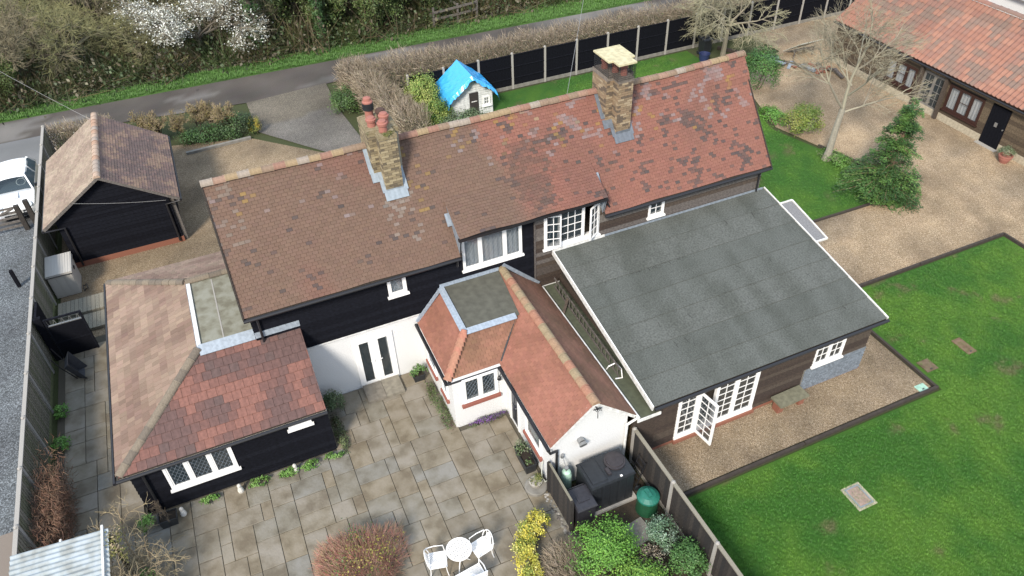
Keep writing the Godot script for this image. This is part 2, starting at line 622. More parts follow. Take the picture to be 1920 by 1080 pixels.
# ---------------------------------------------------------------- plants
func blob_leaves(mb, ce, rad, n_, size, cols, clumps = 30, shell = 0.75):
	var cs = []
	for i in clumps:
		var d = V(rng.randfn(), rng.randfn(), rng.randfn()).normalized()
		if d.y < -0.35: d.y = -d.y
		cs.append([d * pow(rf(shell * shell, 1.0), 0.5), pick(cols)])
	for i in n_:
		var k = cs[rng.randi() % clumps]
		var d = k[0] + V(rng.randfn(), rng.randfn(), rng.randfn()) * 0.17
		var p = ce + V(d.x * rad.x, d.y * rad.y, d.z * rad.z)
		if p.y < 0.01: p.y = rf(0.01, 0.1)
		var nn = (V(d.x, d.y * 1.2 + 0.3, d.z) + V(rng.randfn(), rng.randfn(), rng.randfn()) * 0.6).normalized()
		var al = nn.cross(V(rng.randfn(), rng.randfn(), rng.randfn())).normalized()
		mb.col = vary(k[1], 0.25)
		var s = size * rf(0.7, 1.3)
		mb.leaf(p, nn, al, s, s * 0.55)

# branching woody plant
func grow(mb, p, d, len, r, lev, o):
	var n_ = 3
	var pts = [p]
	var rad = [r]
	var q = p
	var dd = d
	for i in n_:
		dd = (dd + V(rng.randfn(), rng.randfn() * 0.7, rng.randfn()) * o.wob + Vector3.UP * o.up).normalized()
		q += dd * len / n_
		pts.append(q); rad.append(r * lerpf(1.0, o.get("taper", 0.55), (i + 1.0) / n_))
	mb.col = vary(o.col if lev > 1 else o.get("tip", o.col), 0.15)
	if r > 0.012: mb.tube(pts, rad, 6 if r > 0.05 else 4, false)
	else:
		for i in n_:
			var s = (pts[i + 1] - pts[i]).cross(V(0.3, 0.5, 0.8)).normalized()
			mb.quad(pts[i] - s * rad[i], pts[i] + s * rad[i], pts[i + 1] + s * rad[i + 1], pts[i + 1] - s * rad[i + 1])
	if o.has("leaf") and lev <= o.get("leaflev", 1):
		for i in o.leafn:
			var t = rng.randf()
			var bp = pts[0].lerp(pts[n_], t) + V(rng.randfn(), rng.randfn(), rng.randfn()) * o.get("leafs", 0.03)
			mb.col = vary(pick(o.leaf), 0.2)
			var nn = V(rng.randfn(), rng.randfn() + 0.4, rng.randfn()).normalized()
			mb.leaf(bp, nn, nn.cross(V(rng.randfn(), rng.randfn(), rng.randfn())).normalized(), o.leafsz * rf(0.7, 1.3), o.leafsz * 0.6)
	if lev == 0: return
	var k = o.kids[o.kids.size() - 1 - lev] if o.kids.size() > lev else o.kids[0]
	for i in k:
		var t = rf(0.35, 1.0) if i > 0 else 1.0
		var f = t * n_
		var i0 = min(int(f), n_ - 1)
		var bp = pts[i0].lerp(pts[i0 + 1], f - i0)
		var ax = dd.cross(V(rng.randfn(), rng.randfn(), rng.randfn())).normalized()
		var nd = dd.rotated(ax, rf(o.sp * 0.5, o.sp) if i > 0 else rf(0.05, 0.3))
		grow(mb, bp, nd, len * rf(o.sh * 0.8, o.sh * 1.15), max(o.get("rmin", 0.004), r * (0.68 if i == 0 else rf(0.4, 0.6))), lev - 1, o)

# ================================================================ the scene
func _ready():
	rng.seed = 71
	# camera
	var cam = Camera3D.new(); cam.name = "camera"
	cam.fov = 41.37; cam.near = 0.1; cam.far = 600.0
	cam.position = V(0, 18.6, 0)
	cam.rotation_degrees = V(-40.5636, -22.3484, -2.2487)
	add_child(cam); cam.current = true
	# sky and light: a bright veiled sky, the sun a broad patch to the left and a little towards the viewer
	var env = Environment.new()
	var sky = Sky.new()
	var sm = ProceduralSkyMaterial.new()
	sm.sky_top_color = Color(0.74, 0.81, 0.90); sm.sky_horizon_color = Color(0.90, 0.92, 0.95); sm.sky_curve = 0.25
	sm.ground_bottom_color = Color(0.25, 0.25, 0.22); sm.ground_horizon_color = Color(0.6, 0.62, 0.6)
	sm.sky_energy_multiplier = 1.0
	sky.sky_material = sm
	env.background_mode = Environment.BG_SKY; env.sky = sky
	env.background_energy_multiplier = 0.92
	env.tonemap_mode = Environment.TONE_MAPPER_LINEAR
	env.tonemap_exposure = 1.8
	env.sdfgi_enabled = true; env.ssao_enabled = true; env.ssil_enabled = true
	var we = WorldEnvironment.new(); we.environment = env; we.name = "world_environment"; add_child(we)
	var sun = DirectionalLight3D.new(); sun.name = "sun"
	sun.light_energy = 1.0; sun.light_angular_distance = 12.0; sun.light_color = Color(1.0, 0.96, 0.90)
	sun.shadow_enabled = true
	add_child(sun)
	sun.look_at_from_position(Vector3.ZERO, V(0.50, -0.62, -0.54), Vector3.UP)

	make_textures(); make_materials()
	build_ground()
	build_patio()
	build_cottage()
	build_side_extension()
	build_kitchen()
	build_studio()
	build_garage()
	build_barn()
	build_fences()
	build_garden_things()
	build_drive_things()
	build_plants()
	build_woodland()

# ---------------------------------------------------------------- ground
func build_ground():
	var n1 = noise(41, 0.25, 4)
	var n2 = noise(42, 0.9, 3)
	var n3 = noise(43, 0.07, 3)
	# everything rests on one wide sheet of rough grass and soil
	var soil = mat(1, 1, 1, 1.0, "grass", 0.7, "rough_n", 1.0)
	sheet("terrain", [Vector2(-150, -260), Vector2(220, -260), Vector2(220, 40), Vector2(-150, 40)], -0.03, soil, 6.0, func(x, z): return Color(0.07, 0.08, 0.035) if z > -60 else Color(0.06, 0.07, 0.03))
	var gravel = mat(1, 1, 1, 0.95, "gravel", 0.50, "gravel_n", 1.0)
	# brown shingle: the front drive, the yard and the strip round the studio
	var gc = func(x, z):
		var k = 0.82 + 0.5 * n1.get_noise_2d(x, z) + 0.25 * n2.get_noise_2d(x, z)
		return Color(0.52, 0.45, 0.37) * clampf(k, 0.6, 1.25)
	sheet("gravel_yard", [Vector2(-7.4, -38.6), Vector2(1.2, -36.2), Vector2(4.5, -32.8), Vector2(5.5, -22.0), Vector2(-0.5, -22.0), Vector2(-0.8, -17.0), Vector2(-7.4, -24.2)], 0.004, gravel, 0.5, func(x, z): return gc.call(x, z) * 0.72)
	var gs = func(x, z):
		var k = 0.86 + 0.35 * n1.get_noise_2d(x, z) + 0.3 * n2.get_noise_2d(x, z)
		return Color(0.37, 0.325, 0.275) * clampf(k, 0.5, 1.25)
	sheet("gravel_path", [Vector2(8.3, -9.85), Vector2(18.35, -9.85), Vector2(18.35, -17.6), Vector2(8.3, -17.6)], 0.006, gravel, 0.4, gs)
	# the wide gravel drive on the right: paler, worn grey where wheels run
	var gd = func(x, z):
		var k = 0.95 + 0.45 * n1.get_noise_2d(x, z) + 0.35 * n2.get_noise_2d(x, z)
		var w = smoothstep(0.0, 0.35, n3.get_noise_2d(x * 1.0 + 40, z * 2.2))
		return (Color(0.47, 0.405, 0.335).lerp(Color(0.345, 0.31, 0.275), w)) * clampf(k, 0.6, 1.25)
	sheet("gravel_drive", [Vector2(18.3, -18.5), Vector2(21.6, -18.45), Vector2(25.3, -18.4), Vector2(25.9, -21.3), Vector2(25.3, -23.2), Vector2(24.7, -25.5), Vector2(25.3, -27.4), Vector2(26.5, -31.0), Vector2(30.5, -32.5), Vector2(30.5, -35.4), Vector2(46, -35.2), Vector2(46, 2), Vector2(27.2, 2), Vector2(27.2, -14.7), Vector2(18.3, -14.7)], 0.006, gravel, 0.5, gd)
	# dark tarmac and shingle of the neighbour's drive along the left fence
	var shingle = mat(1, 1, 1, 0.95, "shingle", 0.30, "gravel_n", 0.8)
	sheet("shingle_drive", [Vector2(-30, -33), Vector2(-7.72, -33), Vector2(-7.72, -16.6), Vector2(-30, -16.6)], 0.004, shingle, 0.6, func(x, z): return Color(0.225, 0.25, 0.275) * clampf(0.9 + 0.4 * n1.get_noise_2d(x, z), 0.6, 1.25))
	var asph = mat(1, 1, 1, 0.95, "fine", 0.9, "rough_n", 0.6)
	sheet("parking_bay", [Vector2(-30, -41.4), Vector2(-7.75, -41.4), Vector2(-7.75, -33), Vector2(-30, -33)], 0.004, asph, 0.7, func(x, z): return Color(0.20, 0.205, 0.21) * clampf(0.95 + 0.4 * n1.get_noise_2d(x, z), 0.7, 1.2))
	# lane: worn tarmac with pale washed patches
	sheet("road", [Vector2(-120, -43.9), Vector2(-10, -43.9), Vector2(8, -43.4), Vector2(24, -42.9), Vector2(120, -41.5), Vector2(120, -38.7), Vector2(29.5, -40.6), Vector2(12, -40.9), Vector2(1.7, -40.2), Vector2(-8, -41.4), Vector2(-120, -41.4)], 0.008, asph, 0.45, func(x, z):
		var k = clampf(0.95 + 0.5 * n1.get_noise_2d(x, z), 0.65, 1.25)
		var w = smoothstep(0.18, 0.30, n1.get_noise_2d(x * 0.35 + 9, z * 1.6)) * 0.8
		return Color(0.096, 0.083, 0.074).lerp(Color(0.20, 0.19, 0.18), w) * k)
	var apg = mat(1, 1, 1, 0.95, "shingle", 0.7, "gravel_n", 0.6)
	sheet("apron", [Vector2(1.6, -40.2), Vector2(1.6, -36.7), Vector2(4.5, -32.85), Vector2(6.2, -33.3), Vector2(5.9, -37.3), Vector2(6.0, -40.6)], 0.012, apg, 0.4, func(x, z): return (Color(0.235, 0.205, 0.16) if z < -37 - (x - 1.6) * 0.15 else Color(0.255, 0.235, 0.21)) * clampf(0.95 + 0.5 * n1.get_noise_2d(x, z), 0.65, 1.25))
	# lawns
	var lawn = mat(1, 1, 1, 1.0, "grass", 0.8, "rough_n", 1.2)
	var lc = func(x, z):
		var a = n1.get_noise_2d(x * 0.8, z * 0.8)
		var b = n2.get_noise_2d(x, z)
		var c_ = Color(0.036, 0.135, 0.011).lerp(Color(0.086, 0.195, 0.018), clampf(0.42 + a * 1.3 + b * 0.7, 0, 1))
		var bare = smoothstep(0.40, 0.54, n1.get_noise_2d(x * 1.7 + 70, z * 1.7)) * 0.7
		return c_.lerp(Color(0.15, 0.12, 0.07), bare)
	sheet("lawn", [Vector2(8.35, -9.62), Vector2(18.55, -9.62), Vector2(18.55, -14.5), Vector2(27.0, -14.5), Vector2(27.0, 6), Vector2(8.35, 6)], 0.004, lawn, 0.25, lc)
	sheet("side_lawn", [Vector2(17.0, -18.6), Vector2(25.2, -18.6), Vector2(25.7, -21.3), Vector2(25.1, -23.2), Vector2(24.4, -25.5), Vector2(25.1, -27.5), Vector2(26, -31), Vector2(25.9, -35.0), Vector2(8.9, -35.0), Vector2(8.9, -22.0), Vector2(17.0, -22.0)], 0.005, lawn, 0.4, lc)
	sheet("verge", [Vector2(-120, -45.6), Vector2(8, -45.3), Vector2(20, -44.9), Vector2(120, -44.0), Vector2(120, -41.5), Vector2(24, -42.85), Vector2(8, -43.35), Vector2(-10, -43.85), Vector2(-120, -43.85)], 0.012, lawn, 0.6, func(x, z): return Color(0.075, 0.16, 0.03) * clampf(0.95 + 0.7 * n1.get_noise_2d(x * 2, z * 2), 0.5, 1.4))
	sheet("woodland_floor", [Vector2(-120, -150), Vector2(120, -150), Vector2(120, -44.0), Vector2(20, -44.9), Vector2(8, -45.3), Vector2(-120, -45.6)], 0.016, mat(1, 1, 1, 1.0, "mottle", 0.5, "rough_n", 1.5), 2.0, func(x, z): return Color(0.055, 0.045, 0.028) * clampf(0.95 + 0.7 * n1.get_noise_2d(x, z), 0.5, 1.4))
	sheet("yard_earth", [Vector2(5.75, -11.4), Vector2(8.2, -11.4), Vector2(8.2, -4), Vector2(-9, -4), Vector2(-9, -8.7), Vector2(5.75, -8.7)], 0.006, mat(1, 1, 1, 1.0, "mottle", 1.0, "rough_n", 1.5), 0.4, func(x, z): return Color(0.055, 0.042, 0.028) * clampf(0.95 + 0.7 * n2.get_noise_2d(x, z), 0.5, 1.4))
	var bp = mat(0.26, 0.22, 0.19, 0.95, "fine", 2.5)
	sheet("block_paving", [Vector2(-12, -16.6), Vector2(-7.72, -16.6), Vector2(-7.72, -8), Vector2(-12, -8)], 0.005, bp, 2.0)
	# grass blades over the lawns
	tufts("lawn_grass", Vector2(8.5, -14.4), Vector2(26.9, -4.0), func(x, z): return not (z < -9.5 and x < 18.7) , 46000, lc)
	tufts("side_lawn_grass", Vector2(17.2, -35.0), Vector2(25.6, -18.7), func(x, z): return not (x > 24.6 and z < -21.5), 16000, lc)
	tufts("verge_grass", Vector2(-14, -45.3), Vector2(30, -42.9), func(x, z): return z < -43.95 + (x + 10) * 0.028, 9000, func(x, z): return Color(0.075, 0.17, 0.03) * rf(0.7, 1.3), 2.4)

func tufts(called, lo, hi, ok, n_, colfn, sc = 1.0):
	var mb = MB.new(); mb.local = true
	for i in 6:
		var a = TAU * i / 6 + 0.3
		var b = V(cos(a), 0, sin(a)) * 0.02
		var s = V(-sin(a), 0, cos(a)) * 0.005
		var tip = b * 2.6 + V(0, 0.045, 0)
		mb.tri(b - s, b + s, tip)
	var mm = MultiMesh.new()
	mm.transform_format = MultiMesh.TRANSFORM_3D; mm.use_colors = true
	mm.mesh = mb.mesh()
	var xs = []
	var tries = 0
	while xs.size() < n_ and tries < n_ * 3:
		tries += 1
		var x = rf(lo.x, hi.x)
		var z = rf(lo.y, hi.y)
		if ok.call(x, z): xs.append([x, z])
	mm.instance_count = xs.size()
	for i in xs.size():
		var s = rf(0.7, 1.5) * sc
		mm.set_instance_transform(i, Transform3D(Basis(Vector3.UP, rf(0, TAU)).scaled(V(s, s * rf(0.6, 1.2), s)), V(xs[i][0], 0.004, xs[i][1])))
		mm.set_instance_color(i, colfn.call(xs[i][0], xs[i][1]) * rf(0.75, 1.35))
	var o = MultiMeshInstance3D.new(); o.multimesh = mm; o.name = numbered(called)
	o.material_override = M.leaf
	add_child(o)
	o.set_meta("kind", "stuff")
	tag(o, {"lawn_grass": "short green grass of the large lawn beside the studio", "side_lawn_grass": "short green grass of the lawn behind the cottage", "verge_grass": "longer green grass on the verge across the lane"}[called], "grass")

func build_patio():
	var p = Node3D.new(); p.name = "patio"; add_child(p); p.set_meta("kind", "structure")
	var bed = MB.new()
	for r in [[-7.42, -24.1, -5.0, -8.8], [-5.0, -15.6, 5.75, -8.8], [0.4, -17.7, 5.75, -15.6]]:
		bed.box(V(r[0], -0.02, r[1]), V(r[2], 0.012 + r[2] * 0.0002, r[3]))
	part(p, "mortar_bed", bed, mat(0.10, 0.088, 0.066, 1, "fine", 2))
	var cols = [[0.215, 0.186, 0.145], [0.225, 0.20, 0.16], [0.205, 0.19, 0.16], [0.205, 0.197, 0.178], [0.22, 0.19, 0.145], [0.198, 0.176, 0.143], [0.225, 0.202, 0.168]]
	var ms = []
	for c in cols: ms.append(mat(c[0], c[1], c[2], 0.8, "stain", 0.31, "rough_n", 0.35))
	var cs = 0.305
	var x0 = -7.2
	var z0 = -24.0
	var nx = 43
	var nz = 51
	var occ = {}
	var free = func(i, j):
		if i < 0 or j < 0 or i >= nx or j >= nz or occ.has(Vector2i(i, j)): return false
		var x = x0 + (i + 0.5) * cs
		var z = z0 + (j + 0.5) * cs
		if x < -4.95: return z > -23.6 and (z < -13.6 or x > -5.4 or z > -12.0)
		if z > -9.0: return false
		if x < 0.5: return z > -15.35
		if x < 4.05: return z > -17.5
		if x < 5.72: return z > -14.5
		return false
	var shapes = {}
	var sizes = [[3, 2], [2, 3], [2, 2], [3, 2], [2, 3], [2, 1], [1, 2], [1, 1]]
	for j in nz:
		for i in nx:
			if not free.call(i, j): continue
			var start = rng.randi() % 5
			var got = [1, 1]
			for t in sizes.size():
				var s = sizes[(start + t) % 8] if t + start < 8 else sizes[t]
				var good = true
				for a in s[0]:
					for b in s[1]:
						if not free.call(i + a, j + b): good = false
				if good:
					got = s; break
			for a in got[0]:
				for b in got[1]: occ[Vector2i(i + a, j + b)] = true
			var key = Vector2i(got[0], got[1])
			if not shapes.has(key): shapes[key] = slab_mesh(got[0] * cs - 0.014, got[1] * cs - 0.014, 0.04)
			var xf = Transform3D(Basis(Vector3.UP, rf(-0.004, 0.004)).rotated(Vector3(1, 0, 0), rf(-0.003, 0.003)), V(x0 + (i + got[0] * 0.5) * cs, 0.03 + rf(-0.004, 0.004), z0 + (j + got[1] * 0.5) * cs))
			put(p, "slab", shapes[key], pick(ms), xf)

func slab_mesh(w, d, h):
	var mb = MB.new(); mb.local = true
	var b = 0.008
	var rg = func(x, z, y): return [V(-x, y, -z), V(-x, y, z), V(x, y, z), V(x, y, -z)]
	var lo = rg.call(w * 0.5, d * 0.5, -h * 0.5)
	var md = rg.call(w * 0.5, d * 0.5, h * 0.5 - b)
	var hi = rg.call(w * 0.5 - b, d * 0.5 - b, h * 0.5)
	mb.poly(hi)
	for k in 4:
		mb.quad(lo[k], lo[(k + 1) % 4], md[(k + 1) % 4], md[k])
		mb.quad(md[k], md[(k + 1) % 4], hi[(k + 1) % 4], hi[k])
	return mb.mesh()

# ---------------------------------------------------------------- cottage
func build_cottage():
	var t = thing("cottage", "long timber-clad cottage with steep red-brown tiled roof and two brick chimneys", "house", V(8.0, 0, -19.8))
	var zf = -17.62
	var zb = -22.0
	# openings of the front wall, measured from x = -0.8
	var op = []
	for q in [[1.8, 0.03, 3.08, 2.13], [5.63, 3.63, 7.63, 4.83], [8.4, 3.52, 10.39, 4.87], [3.2, 3.47, 3.78, 4.16], [12.27, 3.55, 12.88, 4.2]]:
		op.append([q[0] + 0.8, q[1], q[2] + 0.8, q[3]])
	# walls
	var w = wall(t, "front_wall", V(-0.8, 0, zf), Vector3.RIGHT, V(0, 0, 1), 17.65, 4.62, 0.2, op, M.white_wall)
	var dw = wall(t, "dormer_wall", V(5.55, 4.62, zf), Vector3.RIGHT, V(0, 0, 1), 4.85, 0.48, 0.2, [[0.08, -1, 2.08, 0.21], [2.85, -1, 4.84, 0.25]], M.white_wall)
	boards(w, V(-0.8, 2.44, zf), Vector3.RIGHT, V(0, 0, 1), 8.87, 2.18, 0.155, shift_v(op, 2.44), [M.black_board, M.black_board2])
	boards(w, V(8.1, 2.0, zf), Vector3.RIGHT, V(0, 0, 1), 8.75, 2.62, 0.16, shift_u(shift_v(op, 2.0), 8.9), M.grey_board + M.brown_board)
	boards(dw, V(5.55, 4.62, zf), Vector3.RIGHT, V(0, 0, 1), 2.52, 0.46, 0.155, [[0.08, -1, 2.08, 0.21]], [M.black_board])
	boards(dw, V(8.1, 4.62, zf), Vector3.RIGHT, V(0, 0, 1), 2.3, 0.46, 0.16, [[0.3, -1, 2.29, 0.25]], M.grey_board)
	var mb = MB.new(); mb.box(V(8.05, 2.0, zf), V(8.1, 4.7, zf + 0.05)); part(w, "corner_post", mb, M.grey_board[0])
	mb = MB.new(); mb.box(V(0.46, 2.40, zf), V(4.03, 2.438, zf + 0.05)); part(w, "bell_drip", mb, M.white_paint)
	wall(t, "back_wall", V(16.85, 0, zb), Vector3.LEFT, V(0, 0, -1), 17.65, 4.5, 0.2, [], M.black_board)
	for s in [[-0.8, -1], [16.85, 1]]:
		var gb = MB.new()
		var x = s[0]
		var a = V(x, 0, zb); var b = V(x, 0, zf); var c = V(x, 4.45, zf); var d = V(x, 7.3, -19.81); var e = V(x, 4.45, zb)
		var off = V(-s[1] * 0.18, 0, 0)
		gb.poly([a, b, c, d, e]); gb.poly([e + off, d + off, c + off, b + off, a + off])
		var gw = part(t, "gable_wall", gb, M.black_board)
		var lim = func(y):
			var k = clampf((y - 4.45) / 2.85, 0, 1)
			return [2.19 * k, 4.38 - 2.19 * k]
		if s[1] < 0: boards(gw, V(x, 0, zb), V(0, 0, 1), V(-1, 0, 0), 4.38, 7.2, 0.16, [], [M.black_board, M.black_board2], "weatherboard", lim)
		else: boards(gw, V(x, 0, zf), V(0, 0, -1), V(1, 0, 0), 4.38, 7.2, 0.16, [], M.brown_board, "weatherboard", lim)
	# floor inside, so that windows look into a dark room
	mb = MB.new(); mb.box(V(-0.6, 2.3, zb + 0.2), V(16.65, 2.42, zf - 0.21)); mb.box(V(-0.6, 0.0, zb + 0.2), V(16.65, 0.05, zf - 0.21)); part(t, "floor", mb, M.interior)
	# roof: closed deck, tiles, ridge
	var rw = noise(77, 0.35, 2)
	var wave = func(p): return 0.05 * rw.get_noise_2d(p.x, p.z * 0.8) + (0.10 * smoothstep(14.0, 17.2, p.x) if p.y > 6.8 else 0.0)
	var roof = group_part(t, "roof")
	var sl = V(0, 3.03, -2.44)
	var L = sl.length()
	var sv = sl.normalized()
	mb = MB.new()
	var yd = -0.06
	for xx in [[-0.95, 5.55], [10.42, 16.98]]:
		mb.quad(V(xx[0], 4.40 + yd, -17.37), V(xx[1], 4.40 + yd, -17.37), V(xx[1], 7.43 + yd, -19.81), V(xx[0], 7.43 + yd, -19.81))
	mb.quad(V(5.5, 5.62 + yd, -18.35), V(10.45, 5.62 + yd, -18.35), V(10.45, 7.43 + yd, -19.81), V(5.5, 7.43 + yd, -19.81))
	mb.quad(V(16.98, 4.40 + yd, -22.25), V(-0.95, 4.40 + yd, -22.25), V(-0.95, 7.43 + yd, -19.81), V(16.98, 7.43 + yd, -19.81))
	part(roof, "deck", mb, M.dark_wood)
	var n1 = noise(81, 0.5, 3)
	var n2 = noise(82, 1.4, 2)
	var n3 = noise(83, 0.22, 2)
	var colfn = func(p, u, v):
		var red = smoothstep(7.2, 8.6, p.x + (p.y - 6.0) * 0.5 + n1.get_noise_2d(p.x, p.y) * 1.2)
		var c = Color(0.198, 0.124, 0.092).lerp(Color(0.290, 0.128, 0.096), red)
		c = c.lerp(Color(0.225, 0.11, 0.085), smoothstep(0.1, 0.5, n3.get_noise_2d(p.x + 20, p.y)) * 0.6)
		var dark = n1.get_noise_2d(p.x * 1.6 + 50, p.y * 2.2)
		if rng.randf() < (0.05 + 0.55 * smoothstep(0.12, 0.42, dark)) * (0.25 + 0.75 * red): c = c.lerp(Color(0.10, 0.078, 0.075), rf(0.55, 1.0))
		# grey and yellow lichen
		var top = smoothstep(5.6, 7.2, p.y) * (1.0 + smoothstep(9.0, 10.5, p.x))
		var lg = smoothstep(0.15, 0.5, n2.get_noise_2d(p.x * 0.8, p.y * 0.8)) * (top * (0.3 + 0.7 * red))
		if rng.randf() < lg * 0.7: c = c.lerp(Color(0.30, 0.25, 0.255), rf(0.3, 0.75))
		var ly = smoothstep(0.22, 0.5, n2.get_noise_2d(p.x * 0.9 + 30, p.y * 0.5 + 9)) * smoothstep(5.6, 6.9, p.y)
		if abs(p.x - 4.75) < 0.35 and p.y > 5.6 and p.y < 6.4: ly += 0.5
		if abs(p.x - 12.5) < 0.5 and p.y > 6.4: ly += 0.25
		if abs(p.x - 8.2) < 0.9 and p.y > 6.9: ly += 0.4
		if rng.randf() < ly * 0.26: c = c.lerp(Color(0.38, 0.25, 0.06), rf(0.2, 0.55))
		# pale wash of lead below the left stack
		if abs(p.x - 4.15) < 0.45 and p.y > 4.9 and p.y < 6.25 and rng.randf() < 0.35 * smoothstep(4.7, 6.0, p.y): c = c.lerp(Color(0.34, 0.31, 0.28), rf(0.2, 0.55))
		if p.x < -0.2 and p.y > 6 and rng.randf() < 0.25: c = c.lerp(Color(0.28, 0.25, 0.22), 0.4)
		var moss = smoothstep(-0.1, 0.45, n3.get_noise_2d(p.x * 1.3 + 60, p.y * 0.7)) * smoothstep(4.6, 6.2, p.x) * smoothstep(9.6, 8.4, p.x) * smoothstep(7.0, 6.2, p.y)
		if rng.randf() < moss * 1.6: c = c.lerp(Color(0.125, 0.082, 0.066), rf(0.3, 0.7))
		return vary(c, 0.075)
	tile_field(roof, "plain_tiles", V(-0.97, 4.40, -17.37), Vector3.RIGHT, sv, [Vector2(0, 0), Vector2(17.98, 0), Vector2(17.98, L - 0.05), Vector2(0, L - 0.05)], 0.166, 0.1, 0.012, colfn, func(u, v): return u > 6.50 and u < 11.40 and v < 1.52, wave)
	# catslide over the two upper windows
	var dv = V(0, 0.62, -1.18)
	var DL = dv.length()
	tile_field(roof, "dormer_tiles", V(5.48, 5.13, -17.24), Vector3.RIGHT, dv.normalized(), [Vector2(0, 0), Vector2(4.98, 0), Vector2(4.98, DL + 0.08), Vector2(0, DL + 0.08)], 0.166, 0.1, 0.012, colfn, null, wave)
	mb = MB.new()
	mb.quad(V(5.5, 5.07, -17.22), V(10.44, 5.07, -17.22), V(10.44, 5.70, -18.42), V(5.5, 5.70, -18.42)); part(roof, "dormer_deck", mb, M.dark_wood)
	for s in [[5.5, -1], [10.44, 1]]:
		mb = MB.new()
		var x = s[0]
		mb.tri(V(x, 4.45, -17.40), V(x, 5.10, -17.24), V(x, 5.72, -18.45)); mb.tri(V(x - s[1] * 0.05, 4.45, -17.40), V(x - s[1] * 0.05, 5.72, -18.45), V(x - s[1] * 0.05, 5.10, -17.24))
		mb.obox(V(x + s[1] * 0.05, 5.35, -18.02), V(0.09, 0.012, 0.2), Basis(Vector3.RIGHT, V(0, 2.44, 3.03).normalized(), V(0, -3.03, 2.44).normalized()))
		part(roof, "lead_cheek", mb, M.lead)
	mb = MB.new(); mb.box(V(5.46, 5.01, -17.33), V(10.46, 5.10, -17.22)); part(t, "gutter", mb, M.black_pipe)
	for xx in [[-0.97, 5.5], [10.46, 17.0]]:
		mb = MB.new(); mb.tube([V(xx[0], 4.33, -17.32), V(xx[1], 4.33, -17.32)], 0.055, 8); part(t, "gutter", mb, M.black_pipe)
	for q in [[-0.62, -17.50, 2.6], [5.43, -17.5, 3.9], [16.7, -17.5, 2.6]]:
		mb = MB.new(); mb.tube([V(q[0], 4.30, -17.36), V(q[0], 4.12, -17.53), V(q[0], q[2], -17.53)], 0.036, 8); part(t, "downpipe", mb, M.black_pipe)
	mb = MB.new(); mb.tube([V(10.52, 4.95, -17.35), V(10.58, 4.75, -17.5), V(10.75, 4.42, -17.5)], 0.036, 8); part(t, "downpipe", mb, M.black_pipe)
	var rmats = [mat(0.27, 0.15, 0.11, 0.9, "mottle", 3), mat(0.30, 0.19, 0.14, 0.9, "mottle", 3), mat(0.24, 0.17, 0.12, 0.9, "mottle", 3), mat(0.30, 0.22, 0.13, 0.9, "mottle", 3), mat(0.31, 0.26, 0.215, 0.9, "mottle", 3)]
	ridge(roof, V(-0.97, 7.42, -19.81), V(3.68, 7.42, -19.81), 0.14, 0.33, rmats, "ridge_tile", wave)
	ridge(roof, V(4.6, 7.42, -19.81), V(11.3, 7.42, -19.81), 0.14, 0.33, rmats, "ridge_tile", wave)
	ridge(roof, V(12.26, 7.42, -19.81), V(17.02, 7.42, -19.81), 0.14, 0.33, rmats, "ridge_tile", wave)
	mb = MB.new()
	for x in [-0.96, 16.97]:
		mb.bar(V(x, 4.36, -17.36), V(x, 7.36, -19.80), 0.04, 0.16); mb.bar(V(x, 4.36, -22.25), V(x, 7.36, -19.82), 0.04, 0.16)
	part(roof, "bargeboard", mb, M.dark_wood)
	# windows and doors
	window(t, V(5.63, 3.63, zf), Vector3.RIGHT, V(0, 0, 1), 2.0, 1.2, [[0, 0.6, 1, 1, "lead"], [0.6, 1.42, 1, 1, "lead"], [1.42, 2.0, 1, 1, "lead"]], {"curtain": M.curtain})
	var w2 = window(t, V(8.4, 3.52, zf), Vector3.RIGHT, V(0, 0, 1), 1.99, 1.35, [[0, 0.55, 2, 4, "bars", "open"], [0.55, 1.42, 3, 4, "bars"], [1.42, 1.99, 2, 4, "bars", "open"]])
	var sa = V(cos(0.28), 0, sin(0.28))
	sash(w2, V(8.45, 3.58, zf + 0.05), sa, V(-sa.z, 0, sa.x), 0.50, 1.23, 2, 4, "bars", M.white_frame, 0.045)
	sa = V(cos(-0.55), 0, sin(-0.55))
	sash(w2, V(10.33, 3.58, zf + 0.05) - sa * 0.50, sa, V(-sa.z, 0, sa.x), 0.50, 1.23, 2, 4, "bars", M.white_frame, 0.045)
	window(t, V(3.2, 3.47, zf), Vector3.RIGHT, V(0, 0, 1), 0.58, 0.69, [[0, 0.58, 1, 1, "lead"]], {"curtain": M.curtain, "fw": 0.07})
	window(t, V(12.27, 3.55, zf), Vector3.RIGHT, V(0, 0, 1), 0.61, 0.65, [[0, 0.61, 2, 2, "bars"]], {"fw": 0.05})
	var fd = window(t, V(1.8, 0.03, zf), Vector3.RIGHT, V(0, 0, 1), 1.28, 2.10, [[0, 0.64, 1, 1, "plain"], [0.64, 1.28, 1, 1, "plain"]], {"called": "french_doors", "sw": 0.13, "sill": false})
	mb = MB.new()
	for x in [2.37, 2.53]:
		mb.box(V(x - 0.015, 1.0, zf + 0.045), V(x + 0.015, 1.22, zf + 0.055)); mb.bar(V(x, 1.12, zf + 0.08), V(x + (0.11 if x > 2.45 else -0.11), 1.12, zf + 0.08), 0.02, 0.02)
		mb.box(V(x - 0.01, 1.11, zf + 0.05), V(x + 0.01, 1.13, zf + 0.08))
	part(fd, "handle", mb, M.white_frame)
	mb = MB.new()
	for i in 12: mb.tube([V(2.92 + 0.012 * i, 0.1, zf - 0.2 + 0.02 * (i % 2)), V(2.90 + 0.012 * i, 2.05, zf - 0.2 + 0.02 * (i % 2))], 0.012, 4)
	part(fd, "curtain", mb, M.curtain)
	# chimneys
	chimney(t, 3.70, 4.58, -20.30, -19.24, 3.92, 4.43, -18.88, 8.10, true)
